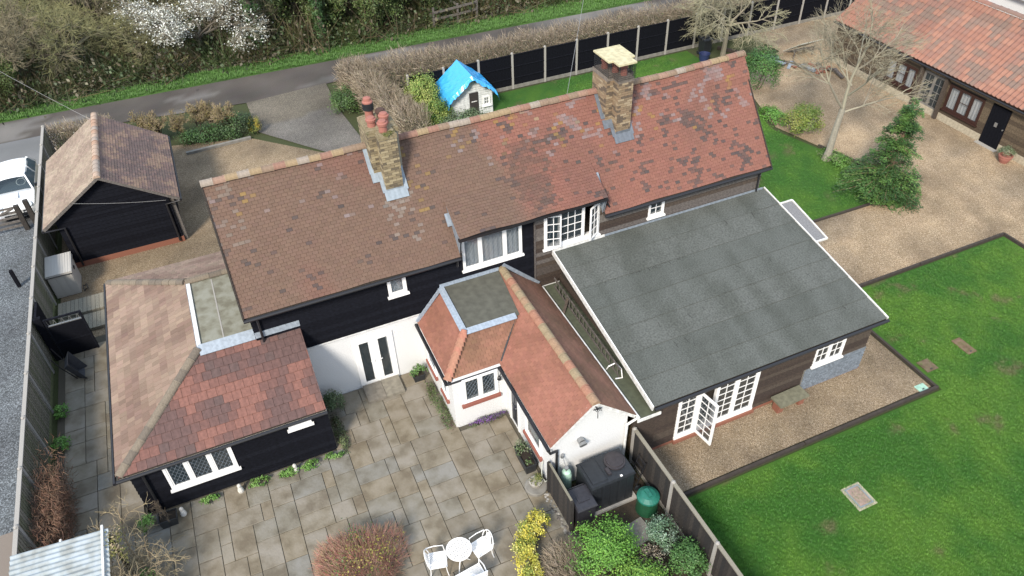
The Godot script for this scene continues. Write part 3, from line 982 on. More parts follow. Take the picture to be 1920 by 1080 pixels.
	chimney(t, 11.33, 12.24, -20.06, -19.16, 11.57, 12.08, -18.84, 8.15, false)

func shift_v(op, d):
	var r = []
	for q in op: r.append([q[0], q[1] - d, q[2], q[3] - d])
	return r
func shift_u(op, d):
	var r = []
	for q in op: r.append([q[0] - d, q[1], q[2] - d, q[3]])
	return r

func chimney(t, ax0, ax1, az0, az1, bx0, bx1, bz1, top, pots):
	var c = group_part(t, "chimney")
	c.set_meta("label", "stepped brick chimney with clay pots, mossy and lichened" if pots else "stepped brick chimney under a flat slab cap")
	var y0 = 5.9
	var core = MB.new()
	core.box(V(ax0 + 0.012, y0, az0), V(ax1, top - 0.16, az1 - 0.012)); core.box(V(bx0 + 0.012, y0, az1 - 0.1), V(bx1 - 0.004, top - 0.16, bz1 - 0.012))
	part(c, "mortar_core", core, mat(0.40, 0.37, 0.30, 0.95, "fine", 3))
	var bm = []
	for q in ([[0.38, 0.31, 0.19], [0.31, 0.25, 0.155], [0.16, 0.13, 0.09], [0.43, 0.36, 0.23], [0.24, 0.195, 0.125]] if pots else [[0.36, 0.27, 0.17], [0.27, 0.20, 0.13], [0.15, 0.115, 0.085], [0.43, 0.34, 0.23], [0.31, 0.22, 0.14]]):
		bm.append(mat(q[0], q[1], q[2], 0.95, "fine", 3))
	var bl = MB.new(); bl.local = true; bl.obox(Vector3.ZERO, V(0.107, 0.032, 0.014))
	var hd = MB.new(); hd.local = true; hd.obox(Vector3.ZERO, V(0.051, 0.032, 0.014))
	var long = bl.mesh()
	var short = hd.mesh()
	var lay = func(o, u, nrm, w, yb):
		var j = int((yb - y0) / 0.075)
		while y0 + (j + 1) * 0.075 < top - 0.14:
			var y = y0 + (j + 0.5) * 0.075
			var x = 0.0 if j % 2 == 0 else -0.112
			while x < w - 0.02:
				var a = max(0.0, x)
				var b = min(w, x + 0.214)
				if b - a > 0.05:
					var ms = long if b - a > 0.17 else short
					var sc = (b - a) / (0.214 if b - a > 0.17 else 0.102)
					put(c, "brick", ms, bm[rng.randi() % bm.size()], Transform3D(Basis(u * sc, Vector3.UP, nrm), o + u * (a + b) * 0.5 + Vector3.UP * y + nrm * rf(-0.003, 0.003)))
				x += 0.225
			j += 1
	lay.call(V(bx0, 0, bz1), Vector3.RIGHT, V(0, 0, 1), bx1 - bx0, 6.2)
	lay.call(V(bx0, 0, az1), V(0, 0, 1), V(-1, 0, 0), bz1 - az1, 6.2)
	lay.call(V(ax0, 0, az1), Vector3.RIGHT, V(0, 0, 1), bx0 - ax0, 6.6)
	lay.call(V(ax0, 0, az0), V(0, 0, 1), V(-1, 0, 0), az1 - az0, 6.9)
	# crown
	var cm = MB.new()
	cm.box(V(ax0 - 0.018, top - 0.15, az0 - 0.018), V(ax1 + 0.018, top - 0.02, az1 + 0.016)); cm.box(V(bx0 - 0.018, top - 0.148, az1 - 0.1), V(bx1 + 0.018, top - 0.022, bz1 + 0.018))
	cm.box(V(ax0 + 0.03, top - 0.02, az0 + 0.03), V(ax1 - 0.03, top + 0.02, az1 - 0.03)); cm.box(V(bx0 + 0.02, top - 0.022, az1 - 0.1), V(bx1 - 0.02, top + 0.016, bz1 - 0.03))
	part(c, "crown", cm, mat(0.25, 0.21, 0.135, 0.95, "stain", 1.5) if pots else mat(0.20, 0.17, 0.145, 0.95, "mottle", 2.2))
	# lead flashing stepped down the slope
	var lm = MB.new()
	var sl = V(0, 3.03, -2.44).normalized()
	var nn = V(0, 2.44, 3.03).normalized()
	var onroof = func(x, z, e): return V(x, 4.40 + (-17.37 - z) * 1.2418, z) + nn * (0.035 + e)
	lm.obox(onroof.call((bx0 + bx1) * 0.5, bz1 + 0.07, 0.0), V((bx1 - bx0) * 0.5 + 0.09, 0.16, 0.008), Basis(Vector3.RIGHT, sl, nn))
	lm.obox(onroof.call((ax0 + bx0) * 0.5 - 0.05, az1 + 0.06, 0.002), V((bx0 - ax0) * 0.5 + 0.06, 0.14, 0.008), Basis(Vector3.RIGHT, sl, nn))
	lm.obox(onroof.call(bx0 - 0.06, (az1 + bz1) * 0.5, 0.004), V(0.07, 0.3, 0.008), Basis(Vector3.RIGHT, sl, nn))
	lm.obox(onroof.call(bx1 + 0.06, (az1 + bz1) * 0.5 - 0.1, 0.004), V(0.07, 0.5, 0.008), Basis(Vector3.RIGHT, sl, nn))
	lm.obox(onroof.call(ax0 - 0.06, (az1 - 19.81) * 0.5, 0.004), V(0.07, 0.42, 0.008), Basis(Vector3.RIGHT, sl, nn))
	lm.box(V(bx0 - 0.006, 6.15, bz1), V(bx1 + 0.006, 6.36, bz1 + 0.018))
	part(c, "flashing", lm, mat(0.27, 0.32, 0.37, 0.5, "mottle", 2) if pots else mat(0.13, 0.15, 0.18, 0.6, "mottle", 2))
	if pots:
		for q in [[4.02, -20.12, 0.62, true], [3.92, -19.55, 0.30, false], [4.30, -19.55, 0.34, false], [4.13, -19.10, 0.36, false], [4.32, -19.98, 0.26, false]]:
			var pm = MB.new()
			var h = q[2]
			pm.lathe(V(q[0], top, q[1]), [[0.0, 0.0], [0.125, 0.0], [0.115, h * 0.55], [0.15, h * 0.6], [0.155, h * 0.8], [0.12, h * 0.86], [0.11, h * 0.98], [0.05, h * 1.02], [0.0, h * 1.02]], 16)
			part(c, "chimney_pot", pm, M.terracotta if q[2] != 0.26 else mat(0.09, 0.05, 0.04, 0.9, "fine", 2))
			if q[3]:
				pm = MB.new(); pm.lathe(V(q[0], top + 0.24, q[1]), [[0.126, 0.0], [0.165, 0.02], [0.165, 0.22], [0.13, 0.23]], 16); part(c, "cowl_mesh", pm, M.black_plastic)
		# moss cushions on the crown
		var mm = MB.new()
		blob_leaves(mm, V(4.2, top - 0.02, -18.95), V(0.22, 0.07, 0.12), 500, 0.035, [Color(0.10, 0.11, 0.03), Color(0.14, 0.14, 0.04)], 14)
		blob_leaves(mm, V(3.84, top - 0.06, -19.3), V(0.14, 0.06, 0.1), 250, 0.035, [Color(0.10, 0.11, 0.03), Color(0.06, 0.07, 0.02)], 10)
		part(c, "moss", mm, M.leaf)
	else:
		for q in [[11.56, -19.75], [11.72, -19.35], [11.85, -19.05], [11.98, -19.75]]:
			var pm = MB.new()
			pm.lathe(V(q[0], top, q[1]), [[0.0, 0.0], [0.11, 0.0], [0.10, 0.24], [0.125, 0.26], [0.12, 0.34], [0.08, 0.34], [0.07, 0.2], [0, 0.2]], 14)
			part(c, "chimney_pot", pm, M.terracotta)
		var sm = MB.new()
		var ps = [V(11.31, 8.62, -20.07), V(11.31, 8.62, -19.08), V(11.46, 8.62, -19.08), V(11.46, 8.62, -18.72), V(12.09, 8.62, -18.72), V(12.09, 8.62, -19.12), V(12.25, 8.62, -19.12), V(12.25, 8.62, -20.07)]
		var tris = Geometry2D.triangulate_polygon(PackedVector2Array(ps.map(func(p): return Vector2(p.x, p.z))))
		for k in range(0, tris.size(), 3):
			var a = ps[tris[k]]; var b = ps[tris[k + 1]]; var d = ps[tris[k + 2]]
			if (b - a).cross(d - a).y < 0:
				var tmp = b; b = d; d = tmp
			sm.tri(a + V(0, 0.05, 0), b + V(0, 0.05, 0), d + V(0, 0.05, 0)); sm.tri(a, d, b)
		for k in 8: sm.quad(ps[k], ps[(k + 1) % 8], ps[(k + 1) % 8] + V(0, 0.05, 0), ps[k] + V(0, 0.05, 0))
		part(c, "cap_slab", sm, mat(0.55, 0.50, 0.32, 0.9, "mottle", 1.3), "pale weathered cap slab stained with lichen")
		var gm = MB.new()
		for k in 8:
			var a = ps[k]; var b = ps[(k + 1) % 8]
			var l = (b - a).length()
			var m_ = int(l / 0.045)
			for i in m_ + 1:
				var p = a.lerp(b, float(i) / max(1, m_)); p = V(lerpf(p.x, 11.8, 0.04), 0, lerpf(p.z, -19.4, 0.04))
				gm.bar(V(p.x, top - 0.02, p.z), V(p.x, 8.62, p.z), 0.006, 0.006, V(0, 0, 1))
			for yy in 6:
				var hgt = top + 0.07 * yy
				gm.bar(V(lerpf(a.x, 11.8, 0.04), hgt, lerpf(a.z, -19.4, 0.04)), V(lerpf(b.x, 11.8, 0.04), hgt, lerpf(b.z, -19.4, 0.04)), 0.006, 0.006)
		part(c, "bird_guard", gm, M.black_plastic)

# ---------------------------------------------------------------- side extension with the hipped roof
func build_side_extension():
	var t = thing("side_extension", "low black-boarded side extension with hipped tile roof and central flat roof", "extension", V(-2.5, 0, -19.5))
	var ey = 2.08
	var opn = [[-4.12 + 4.92, 0.72, -2.29 + 4.92, 1.87], [-0.68 + 4.92, 1.53, -0.02 + 4.92, 1.92]]
	var w = wall(t, "front_wall", V(-4.92, 0, -15.55), Vector3.RIGHT, V(0, 0, 1), 5.38, 2.1, 0.2, opn, M.black_board)
	boards(w, V(-4.92, 0.02, -15.55), Vector3.RIGHT, V(0, 0, 1), 5.38, 2.04, 0.155, shift_v(opn, 0.02), [M.black_board, M.black_board2])
	var sw_ = MB.new(); sw_.poly([V(0.44, 0, -15.55), V(0.44, 0, -17.62), V(0.44, 3.18, -17.62), V(0.44, 2.1, -15.55)]); part(t, "side_wall", sw_, M.black_board)
	var lw = wall(t, "side_wall", V(-4.92, 0, -24.0), V(0, 0, 1), V(-1, 0, 0), 8.25, 2.1, 0.2, [], M.black_board)
	boards(lw, V(-4.92, 0.02, -24.0), V(0, 0, 1), V(-1, 0, 0), 8.45, 2.04, 0.155, [], [M.black_board, M.black_board2])
	wall(t, "back_wall", V(-0.85, 0, -24.0), Vector3.LEFT, V(0, 0, -1), 4.07, 2.1, 0.2, [], M.black_board)
	var mb = MB.new()
	mb.box(V(-4.7, 0.0, -23.8), V(0.25, 0.05, -15.76)); part(t, "floor", mb, M.interior)
	window(t, V(-4.12, 0.72, -15.55), Vector3.RIGHT, V(0, 0, 1), 1.83, 1.15, [[0, 0.61, 1, 1, "lead"], [0.61, 1.22, 1, 1, "lead"], [1.22, 1.83, 1, 1, "lead"]], {"fw": 0.075})
	window(t, V(-0.68, 1.53, -15.55), Vector3.RIGHT, V(0, 0, 1), 0.66, 0.39, [[0, 0.66, 1, 1, "plain"]], {"fw": 0.065})
	# roof planes
	var A = V(-5.13, ey, -15.31)
	var B = V(0.45, ey, -15.31)
	var FL = V(-2.40, 3.40, -17.86)
	var BL = V(-2.42, 3.40, -21.15)
	var D = V(-5.13, ey, -24.2)
	var E_ = V(-0.86, ey, -24.2)
	mb = MB.new()
	var dn = V(0, -0.05, 0)
	mb.poly([A + dn, B + dn, V(0.45, 3.40, -17.86) + dn, FL + dn]); mb.poly([D + dn, A + dn, FL + dn, BL + dn]); mb.poly([E_ + dn, D + dn, BL + dn, V(-0.86, 3.4, -21.15) + dn])
	part(t, "roof_deck", mb, M.dark_wood)
	var cm = []
	for q in [[0.150, 0.074, 0.062], [0.175, 0.082, 0.066], [0.115, 0.066, 0.060], [0.132, 0.070, 0.061], [0.21, 0.096, 0.075], [0.105, 0.066, 0.061]]:
		cm.append(mat(q[0], q[1], q[2], 0.85, "mottle", 2.2, "rough_n", 0.3))
	var pm = []
	for q in [[0.52, 0.37, 0.28], [0.58, 0.43, 0.33], [0.46, 0.31, 0.23], [0.55, 0.42, 0.34], [0.42, 0.27, 0.20]]:
		pm.append(mat(q[0], q[1], q[2], 0.9, "mottle", 1.6, "rough_n", 0.3))
	var fr = group_part(t, "front_roof_slope")
	var sv = (V(-2.4, 3.4, -17.86) - V(-2.4, ey, -15.31))
	var sl = sv.length()
	var n1 = noise(91, 0.5, 2)
	tile_pieces(fr, "roof_tile", V(-5.13, ey, -15.31), Vector3.RIGHT, sv.normalized(), [Vector2(0.04, 0), Vector2(5.58, 0), Vector2(5.58, sl), Vector2(2.73, sl)], 0.25, 0.27, 0.018, cm, func(u, v):
		var k = n1.get_noise_2d(u * 1.3, v * 1.6) * 1.2 + rf(-0.16, 0.16)
		return cm[2 if k < -0.28 else (5 if k < -0.2 else (3 if k < 0.0 else (0 if k < 0.18 else (1 if k < 0.34 else 4))))])
	var lr = group_part(t, "left_roof_slope")
	var lv = V(-2.41, 3.4, -19.5) - V(-5.13, ey, -19.5)
	var ll = lv.length()
	var nt = noise(93, 0.5, 3)
	var tan = func(p, u, v):
		var c = Color(0.37, 0.265, 0.20).lerp(Color(0.26, 0.17, 0.13), clampf(0.4 + nt.get_noise_2d(p.z * 1.2, p.x * 1.2) * 1.5, 0, 1))
		return vary(c, 0.15)
	tile_field(lr, "side_tiles", D, V(0, 0, 1), lv.normalized(), [Vector2(0, 0), Vector2(8.85, 0), Vector2(6.34, ll), Vector2(3.05, ll)], 0.17, 0.25, 0.024, tan)
	var br = group_part(t, "back_roof_slope")
	var bv = V(-2.4, 3.4, -21.15) - V(-2.4, ey, -24.2)
	tile_field(br, "back_tiles", E_, Vector3.LEFT, bv.normalized(), [Vector2(0, 0), Vector2(4.27, 0), Vector2(1.56, bv.length()), Vector2(0, bv.length())], 0.17, 0.25, 0.024, tan)
	var hm = [mat(0.20, 0.165, 0.125, 0.95, "mottle", 4), mat(0.15, 0.125, 0.10, 0.95, "mottle", 4)]
	ridge(t, A + V(0.05, 0.03, -0.05), FL + V(0, 0.04, 0), 0.13, 0.36, hm, "hip_tile")
	ridge(t, D + V(0.05, 0.03, 0.05), BL + V(0, 0.04, 0), 0.13, 0.36, hm, "hip_tile")
	ridge(t, BL + V(0, 0.03, 0), V(-0.95, 3.43, -21.15), 0.12, 0.36, hm, "ridge_tile")
	mb = MB.new()
	mb.box(V(-2.32, 3.28, -21.12), V(-0.83, 3.37, -17.80)); part(t, "flat_roof", mb, mat(0.235, 0.235, 0.195, 0.85, "stain", 0.5), "flat roof of weathered grey-green sheet")
	mb = MB.new(); mb.box(V(-2.43, 3.34, -21.1), V(-2.30, 3.42, -17.82)); part(t, "white_edge_trim", mb, M.white_paint)
	mb = MB.new(); mb.box(V(-1.68, 3.371, -21.0), V(-1.64, 3.378, -17.9)); part(t, "roof_seam", mb, M.concrete)
	mb = MB.new()
	var nn = V(0, 2.55, 1.32).normalized()
	mb.obox(V(-0.95, 3.42, -17.78), V(1.42, 0.012, 0.17), Basis(Vector3.RIGHT, nn, Vector3.RIGHT.cross(nn)))
	mb.obox(V(-0.17, 3.50, -17.59), V(0.64, 0.10, 0.012))
	part(t, "lead_flashing", mb, mat(0.32, 0.37, 0.43, 0.5, "mottle", 2))
	mb = MB.new(); mb.tube([V(-5.16, 2.02, -15.24), V(0.46, 2.02, -15.24)], 0.05, 8); part(t, "gutter", mb, M.black_pipe)
	mb = MB.new(); mb.tube([V(-5.2, 2.02, -15.2), V(-5.2, 2.02, -24.2)], 0.05, 8); part(t, "gutter", mb, M.black_pipe)
	mb = MB.new(); mb.box(V(-5.1, 1.93, -15.40), V(0.46, 2.0, -15.36)); part(t, "fascia", mb, M.white_paint)
	mb = MB.new(); mb.tube([V(-4.6, 2.0, -15.25), V(-4.6, 1.85, -15.46), V(-4.6, 0.05, -15.47)], 0.036, 8); part(t, "downpipe", mb, M.black_pipe)

# ---------------------------------------------------------------- white kitchen with its bay
func build_kitchen():
	var t = thing("kitchen_extension", "white rendered extension with pink-red tiled gable roof and hipped corner bay", "extension", V(6.4, 0, -14.5))
	var ey = 2.1
	# walls
	wall(t, "bay_front_wall", V(4.03, 0, -14.73), Vector3.RIGHT, V(0, 0, 1), 1.69, ey, 0.18, [[0.30, 1.02, 1.44, 2.05]], M.white_wall)
	wall(t, "bay_side_wall", V(4.03, 0, -17.62), V(0, 0, 1), V(-1, 0, 0), 2.71, ey, 0.18, [[0.50, 0.85, 1.35, 1.55], [1.90, 0.85, 2.40, 1.55]], M.white_wall)
	wall(t, "kitchen_side_wall", V(5.72, 0, -14.73), V(0, 0, 1), V(-1, 0, 0), 3.05, ey, 0.18, [[0.40, 0.06, 0.92, 1.88], [1.50, 0.72, 2.55, 1.72]], M.white_wall)
	wall(t, "kitchen_side_wall", V(8.05, 0, -11.68), V(0, 0, -1), V(1, 0, 0), 5.9, ey, 0.18, [], M.white_wall)
	var mb = MB.new()
	var z = -11.5
	mb.poly([V(5.72, 0, z), V(8.05, 0, z), V(8.05, 2.1, z), V(6.92, 3.2, z), V(5.72, 2.1, z)]); mb.poly([V(5.72, 2.1, z - 0.18), V(6.92, 3.2, z - 0.18), V(8.05, 2.1, z - 0.18), V(8.05, 0, z - 0.18), V(5.72, 0, z - 0.18)])
	mb.quad(V(5.72, 0, z - 0.18), V(5.72, 0, z), V(5.72, 2.1, z), V(5.72, 2.1, z - 0.18)); mb.quad(V(8.05, 0, z), V(8.05, 0, z - 0.18), V(8.05, 2.1, z - 0.18), V(8.05, 2.1, z))
	part(t, "gable_wall", mb, M.white_wall)
	mb = MB.new(); mb.box(V(4.1, 0, -17.6), V(7.9, 0.05, -14.8)); mb.box(V(5.78, 0, -14.8), V(7.9, 0.05, -11.7)); part(t, "floor", mb, M.interior)
	# kitchen roof
	var L = [V(5.60, ey, -11.36), V(5.60, ey, -17.6)]
	var R = V(8.24, ey, -11.36)
	var tp = V(6.92, 3.28, -11.36)
	mb = MB.new()
	var dn = V(0, -0.05, 0)
	mb.quad(V(5.60, ey, -17.6) + dn, V(5.60, ey, -11.37) + dn, V(6.92, 3.28, -11.37) + dn, V(6.92, 3.28, -17.6) + dn)
	mb.quad(V(8.24, ey, -11.37) + dn, V(8.24, ey, -17.6) + dn, V(6.92, 3.28, -17.6) + dn, V(6.92, 3.28, -11.37) + dn)
	part(t, "roof_deck", mb, M.dark_wood)
	var n1 = noise(95, 0.6, 3)
	var pink = func(p, u, v):
		var c = Color(0.40, 0.175, 0.125).lerp(Color(0.33, 0.145, 0.10), clampf(0.5 + n1.get_noise_2d(p.x * 1.4, p.z) * 1.4, 0, 1))
		return vary(c, 0.10)
	var brown = func(p, u, v):
		var c = Color(0.33, 0.165, 0.11).lerp(Color(0.25, 0.135, 0.085), clampf(0.5 + n1.get_noise_2d(p.x * 1.4, p.z) * 1.6, 0, 1))
		return vary(c, 0.12)
	var sv = V(1.32, 1.18, 0)
	var sl = sv.length()
	# left slope: cut by the valley where the bay's front slope runs in
	tile_field(t, "left_roof_tiles", V(5.60, ey, -17.6), V(0, 0, 1), sv.normalized(), [Vector2(2.75, 0), Vector2(6.24, 0), Vector2(6.24, sl), Vector2(0, sl), Vector2(0, 1.25), Vector2(1.95, 1.25)], 0.166, 0.1, 0.011, pink)
	tile_field(t, "right_roof_tiles", V(8.24, ey, -11.36), V(0, 0, -1), V(-1.32, 1.18, 0).normalized(), [Vector2(0, 0), Vector2(6.24, 0), Vector2(6.24, sl), Vector2(0, sl)], 0.166, 0.1, 0.011, brown)
	var rm = [mat(0.36, 0.18, 0.12, 0.9, "mottle", 3), mat(0.34, 0.22, 0.14, 0.9, "mottle", 3), mat(0.31, 0.24, 0.15, 0.9, "mottle", 3)]
	ridge(t, V(6.92, 3.28, -11.34), V(6.92, 3.28, -17.6), 0.13, 0.33, rm)
	# bay roof
	var fl = V(4.83, 3.02, -15.59)
	mb = MB.new()
	mb.poly([V(3.95, ey, -14.83) + dn, V(5.7, ey, -14.83) + dn, V(6.5, 3.02, -15.59) + dn, fl + dn]); mb.poly([V(3.95, ey, -17.6) + dn, V(3.95, ey, -14.83) + dn, fl + dn, V(4.83, 3.02, -17.6) + dn])
	part(t, "bay_roof_deck", mb, M.dark_wood)
	var fv = V(0, 0.92, -0.76)
	tile_field(t, "bay_front_tiles", V(3.95, ey, -14.83), Vector3.RIGHT, fv.normalized(), [Vector2(0, 0), Vector2(1.70, 0), Vector2(2.62, fv.length()), Vector2(0.88, fv.length())], 0.166, 0.1, 0.011, brown)
	var lv = V(0.88, 0.92, 0)
	tile_field(t, "bay_side_tiles", V(3.95, ey, -17.6), V(0, 0, 1), lv.normalized(), [Vector2(0, 0), Vector2(2.77, 0), Vector2(2.01, lv.length()), Vector2(0, lv.length())], 0.166, 0.1, 0.011, pink)
	# bonnet tiles up the hip
	var bm = MB.new(); bm.local = true
	for k in 6:
		var a0 = PI * k / 6
		var a1 = PI * (k + 1) / 6
		bm.quad(V(cos(a0) * 0.15, sin(a0) * 0.07 - 0.01, 0.11), V(cos(a0) * 0.08, sin(a0) * 0.05 - 0.02, -0.11), V(cos(a1) * 0.08, sin(a1) * 0.05 - 0.02, -0.11), V(cos(a1) * 0.15, sin(a1) * 0.07 - 0.01, 0.11))
	var bms = bm.mesh()
	var bon = mat(0.38, 0.165, 0.115, 0.9, "mottle", 3)
	var hd = (fl - V(3.95, ey, -14.83)).normalized()
	var hs = hd.cross(Vector3.UP).normalized()
	for i in 11:
		put(t, "bonnet_tile", bms, pick([rm[0], bon]), Transform3D(Basis(hs, hs.cross(hd), -hd).rotated(hs, 0.22), V(3.95, ey, -14.83).lerp(fl, (i + 0.5) / 11.0) + V(0, 0.085, 0)))
	mb = MB.new()
	mb.poly([V(4.83, 3.05, -15.59), V(6.62, 3.05, -15.59), V(6.80, 3.22, -17.6), V(4.83, 3.22, -17.6)]); mb.quad(V(4.83, 2.98, -15.59), V(6.5, 2.98, -15.59), V(6.6, 3.05, -15.59), V(4.83, 3.05, -15.59)); mb.quad(V(4.83, 2.98, -17.6), V(4.83, 2.98, -15.59), V(4.83, 3.05, -15.59), V(4.83, 3.22, -17.6))
	part(t, "bay_flat_roof", mb, M.felt_moss, "mossy felt flat roof edged with lead")
	mb = MB.new()
	mb.obox(V(4.83, 3.15, -16.6), V(0.10, 0.012, 1.03), Basis(V(0.9, 0.25, 0).normalized(), V(-0.25, 0.9, 0).normalized(), V(0, 0, 1)).rotated(V(1, 0, 0), 0.084))
	mb.obox(V(5.64, 3.055, -15.58), V(0.86, 0.012, 0.10), Basis(Vector3.RIGHT, V(0, 0.93, 0.36), V(0, -0.36, 0.93)))
	mb.bar(V(3.93, 2.16, -17.58), V(4.85, 3.24, -17.58), 0.05, 0.1); mb.bar(V(4.80, 3.29, -17.59), V(6.8, 3.29, -17.59), 0.03, 0.12)
	part(t, "lead_edging", mb, mat(0.32, 0.38, 0.46, 0.5, "mottle", 2.5))
	mb = MB.new(); mb.bar(V(5.66, 2.16, -14.83), V(6.5, 3.0, -15.6), 0.05, 0.05); part(t, "valley", mb, M.black_pipe)
	mb = MB.new(); mb.bar(V(8.2, 2.2, -17.57), V(6.95, 3.42, -17.57), 0.03, 0.12); part(t, "lead_apron", mb, M.lead)
	# gutters, downpipes, bargeboards
	for q in [[V(3.90, 2.04, -14.76), V(5.66, 2.04, -14.76)], [V(3.88, 2.04, -17.58), V(3.88, 2.04, -14.74)], [V(5.54, 2.04, -14.74), V(5.54, 2.04, -11.34)]]:
		mb = MB.new(); mb.tube(q, 0.055, 8); part(t, "gutter", mb, M.black_pipe)
	mb = MB.new(); mb.tube([V(8.29, 2.04, -11.3), V(8.29, 2.04, -17.5)], 0.045, 8); mb.tube([V(8.28, 2.02, -11.34), V(8.0, 1.78, -11.42), V(7.98, 0.0, -11.43)], 0.04, 8); part(t, "white_gutter_and_downpipe", mb, M.white_paint)
	mb = MB.new(); mb.tube([V(5.54, 2.02, -11.36), V(5.6, 1.85, -11.38), V(5.82, 1.80, -11.42), V(5.82, 0, -11.43)], 0.04, 8); part(t, "downpipe", mb, M.black_pipe)
	mb = MB.new(); mb.bar(V(5.62, 2.06, -11.43), V(6.92, 3.22, -11.43), 0.12, 0.10); mb.bar(V(8.22, 2.06, -11.432), V(6.92, 3.22, -11.432), 0.12, 0.10); part(t, "bargeboard", mb, M.white_paint)
	# openings
	window(t, V(4.33, 1.02, -14.73), Vector3.RIGHT, V(0, 0, 1), 1.14, 1.03, [[0, 0.57, 1, 1, "lead"], [0.57, 1.14, 1, 1, "lead"]], {"fw": 0.07, "sill": false})
	mb = MB.new(); mb.box(V(4.27, 0.87, -14.728), V(5.53, 0.98, -14.64)); part(t, "tile_sill", mb, M.red_sill)
	for q in [[-17.12, 0.85], [-15.72, 0.5]]:
		window(t, V(4.03, 0.85, q[0]), V(0, 0, 1), V(-1, 0, 0), q[1], 0.70, [[0, q[1], 1, 1, "lead"]], {"fw": 0.06, "sill": false})
		mb = MB.new(); mb.box(V(3.94, 0.72, q[0] - 0.06), V(4.028, 0.83, q[0] + q[1] + 0.06)); part(t, "tile_sill", mb, M.red_sill)
	window(t, V(5.72, 0.72, -13.23), V(0, 0, 1), V(-1, 0, 0), 1.05, 1.0, [[0, 1.05, 1, 1, "plain"]], {"fw": 0.07, "sill": false, "curtain": M.curtain})
	mb = MB.new(); mb.box(V(5.63, 0.58, -13.3), V(5.718, 0.69, -12.1)); part(t, "tile_sill", mb, M.red_sill)
	var dr = group_part(t, "door")
	mb = MB.new(); mb.box(V(5.74, 0.06, -14.33), V(5.79, 1.88, -13.81))
	for q in [[0.2, 0.85], [1.0, 1.75]]:
		for k in 2: mb.box(V(5.725, q[0], -14.27 + k * 0.23), V(5.742, q[1], -14.10 + k * 0.23))
	part(dr, "door_panel", mb, mat(0.02, 0.024, 0.035, 0.35, "", 1))
	mb = MB.new()
	mb.box(V(5.69, 0.06, -14.42), V(5.76, 1.95, -14.335)); mb.box(V(5.69, 0.06, -13.805), V(5.76, 1.95, -13.72)); mb.box(V(5.69, 1.885, -14.33), V(5.76, 1.95, -13.81)); part(dr, "door_frame", mb, M.white_frame)
	mb = MB.new(); mb.tube([V(5.70, 1.0, -13.88), V(5.66, 1.0, -13.88)], 0.02, 8); part(dr, "handle", mb, M.metal)
	# wall things of the gable
	mb = MB.new(); mb.tube([V(6.56, 1.83, -11.5), V(6.56, 1.83, -11.36)], 0.10, 14); mb.tube([V(6.56, 1.83, -11.36), V(6.56, 1.80, -11.28)], [0.10, 0.12], 14); part(t, "flue_terminal", mb, M.metal)
	mb = MB.new()
	for k in 4:
		mb.bar(V(6.84 + 0.05 * k, 3.16, -11.30), V(6.87 + 0.05 * k, 3.10 - 0.02 * (k % 2), -11.22), 0.015, 0.015)
	mb.bar(V(6.80, 3.14, -11.28), V(7.05, 3.14, -11.26), 0.018, 0.018); mb.bar(V(6.92, 3.12, -11.42), V(6.92, 3.14, -11.24), 0.025, 0.025); mb.bar(V(6.92, 3.12, -11.25), V(6.90, 2.86, -11.2), 0.02, 0.02)
	part(t, "aerial_bracket", mb, M.black_pipe)
	mb = MB.new(); mb.lathe(V(5.50, 1.62, -14.66), [[0.0, 0.0], [0.07, 0.0], [0.05, 0.09], [0.02, 0.12], [0, 0.12]], 10); mb.bar(V(5.50, 1.74, -14.66), V(5.58, 1.76, -14.73), 0.02, 0.02); part(t, "wall_lamp", mb, M.black_pipe)

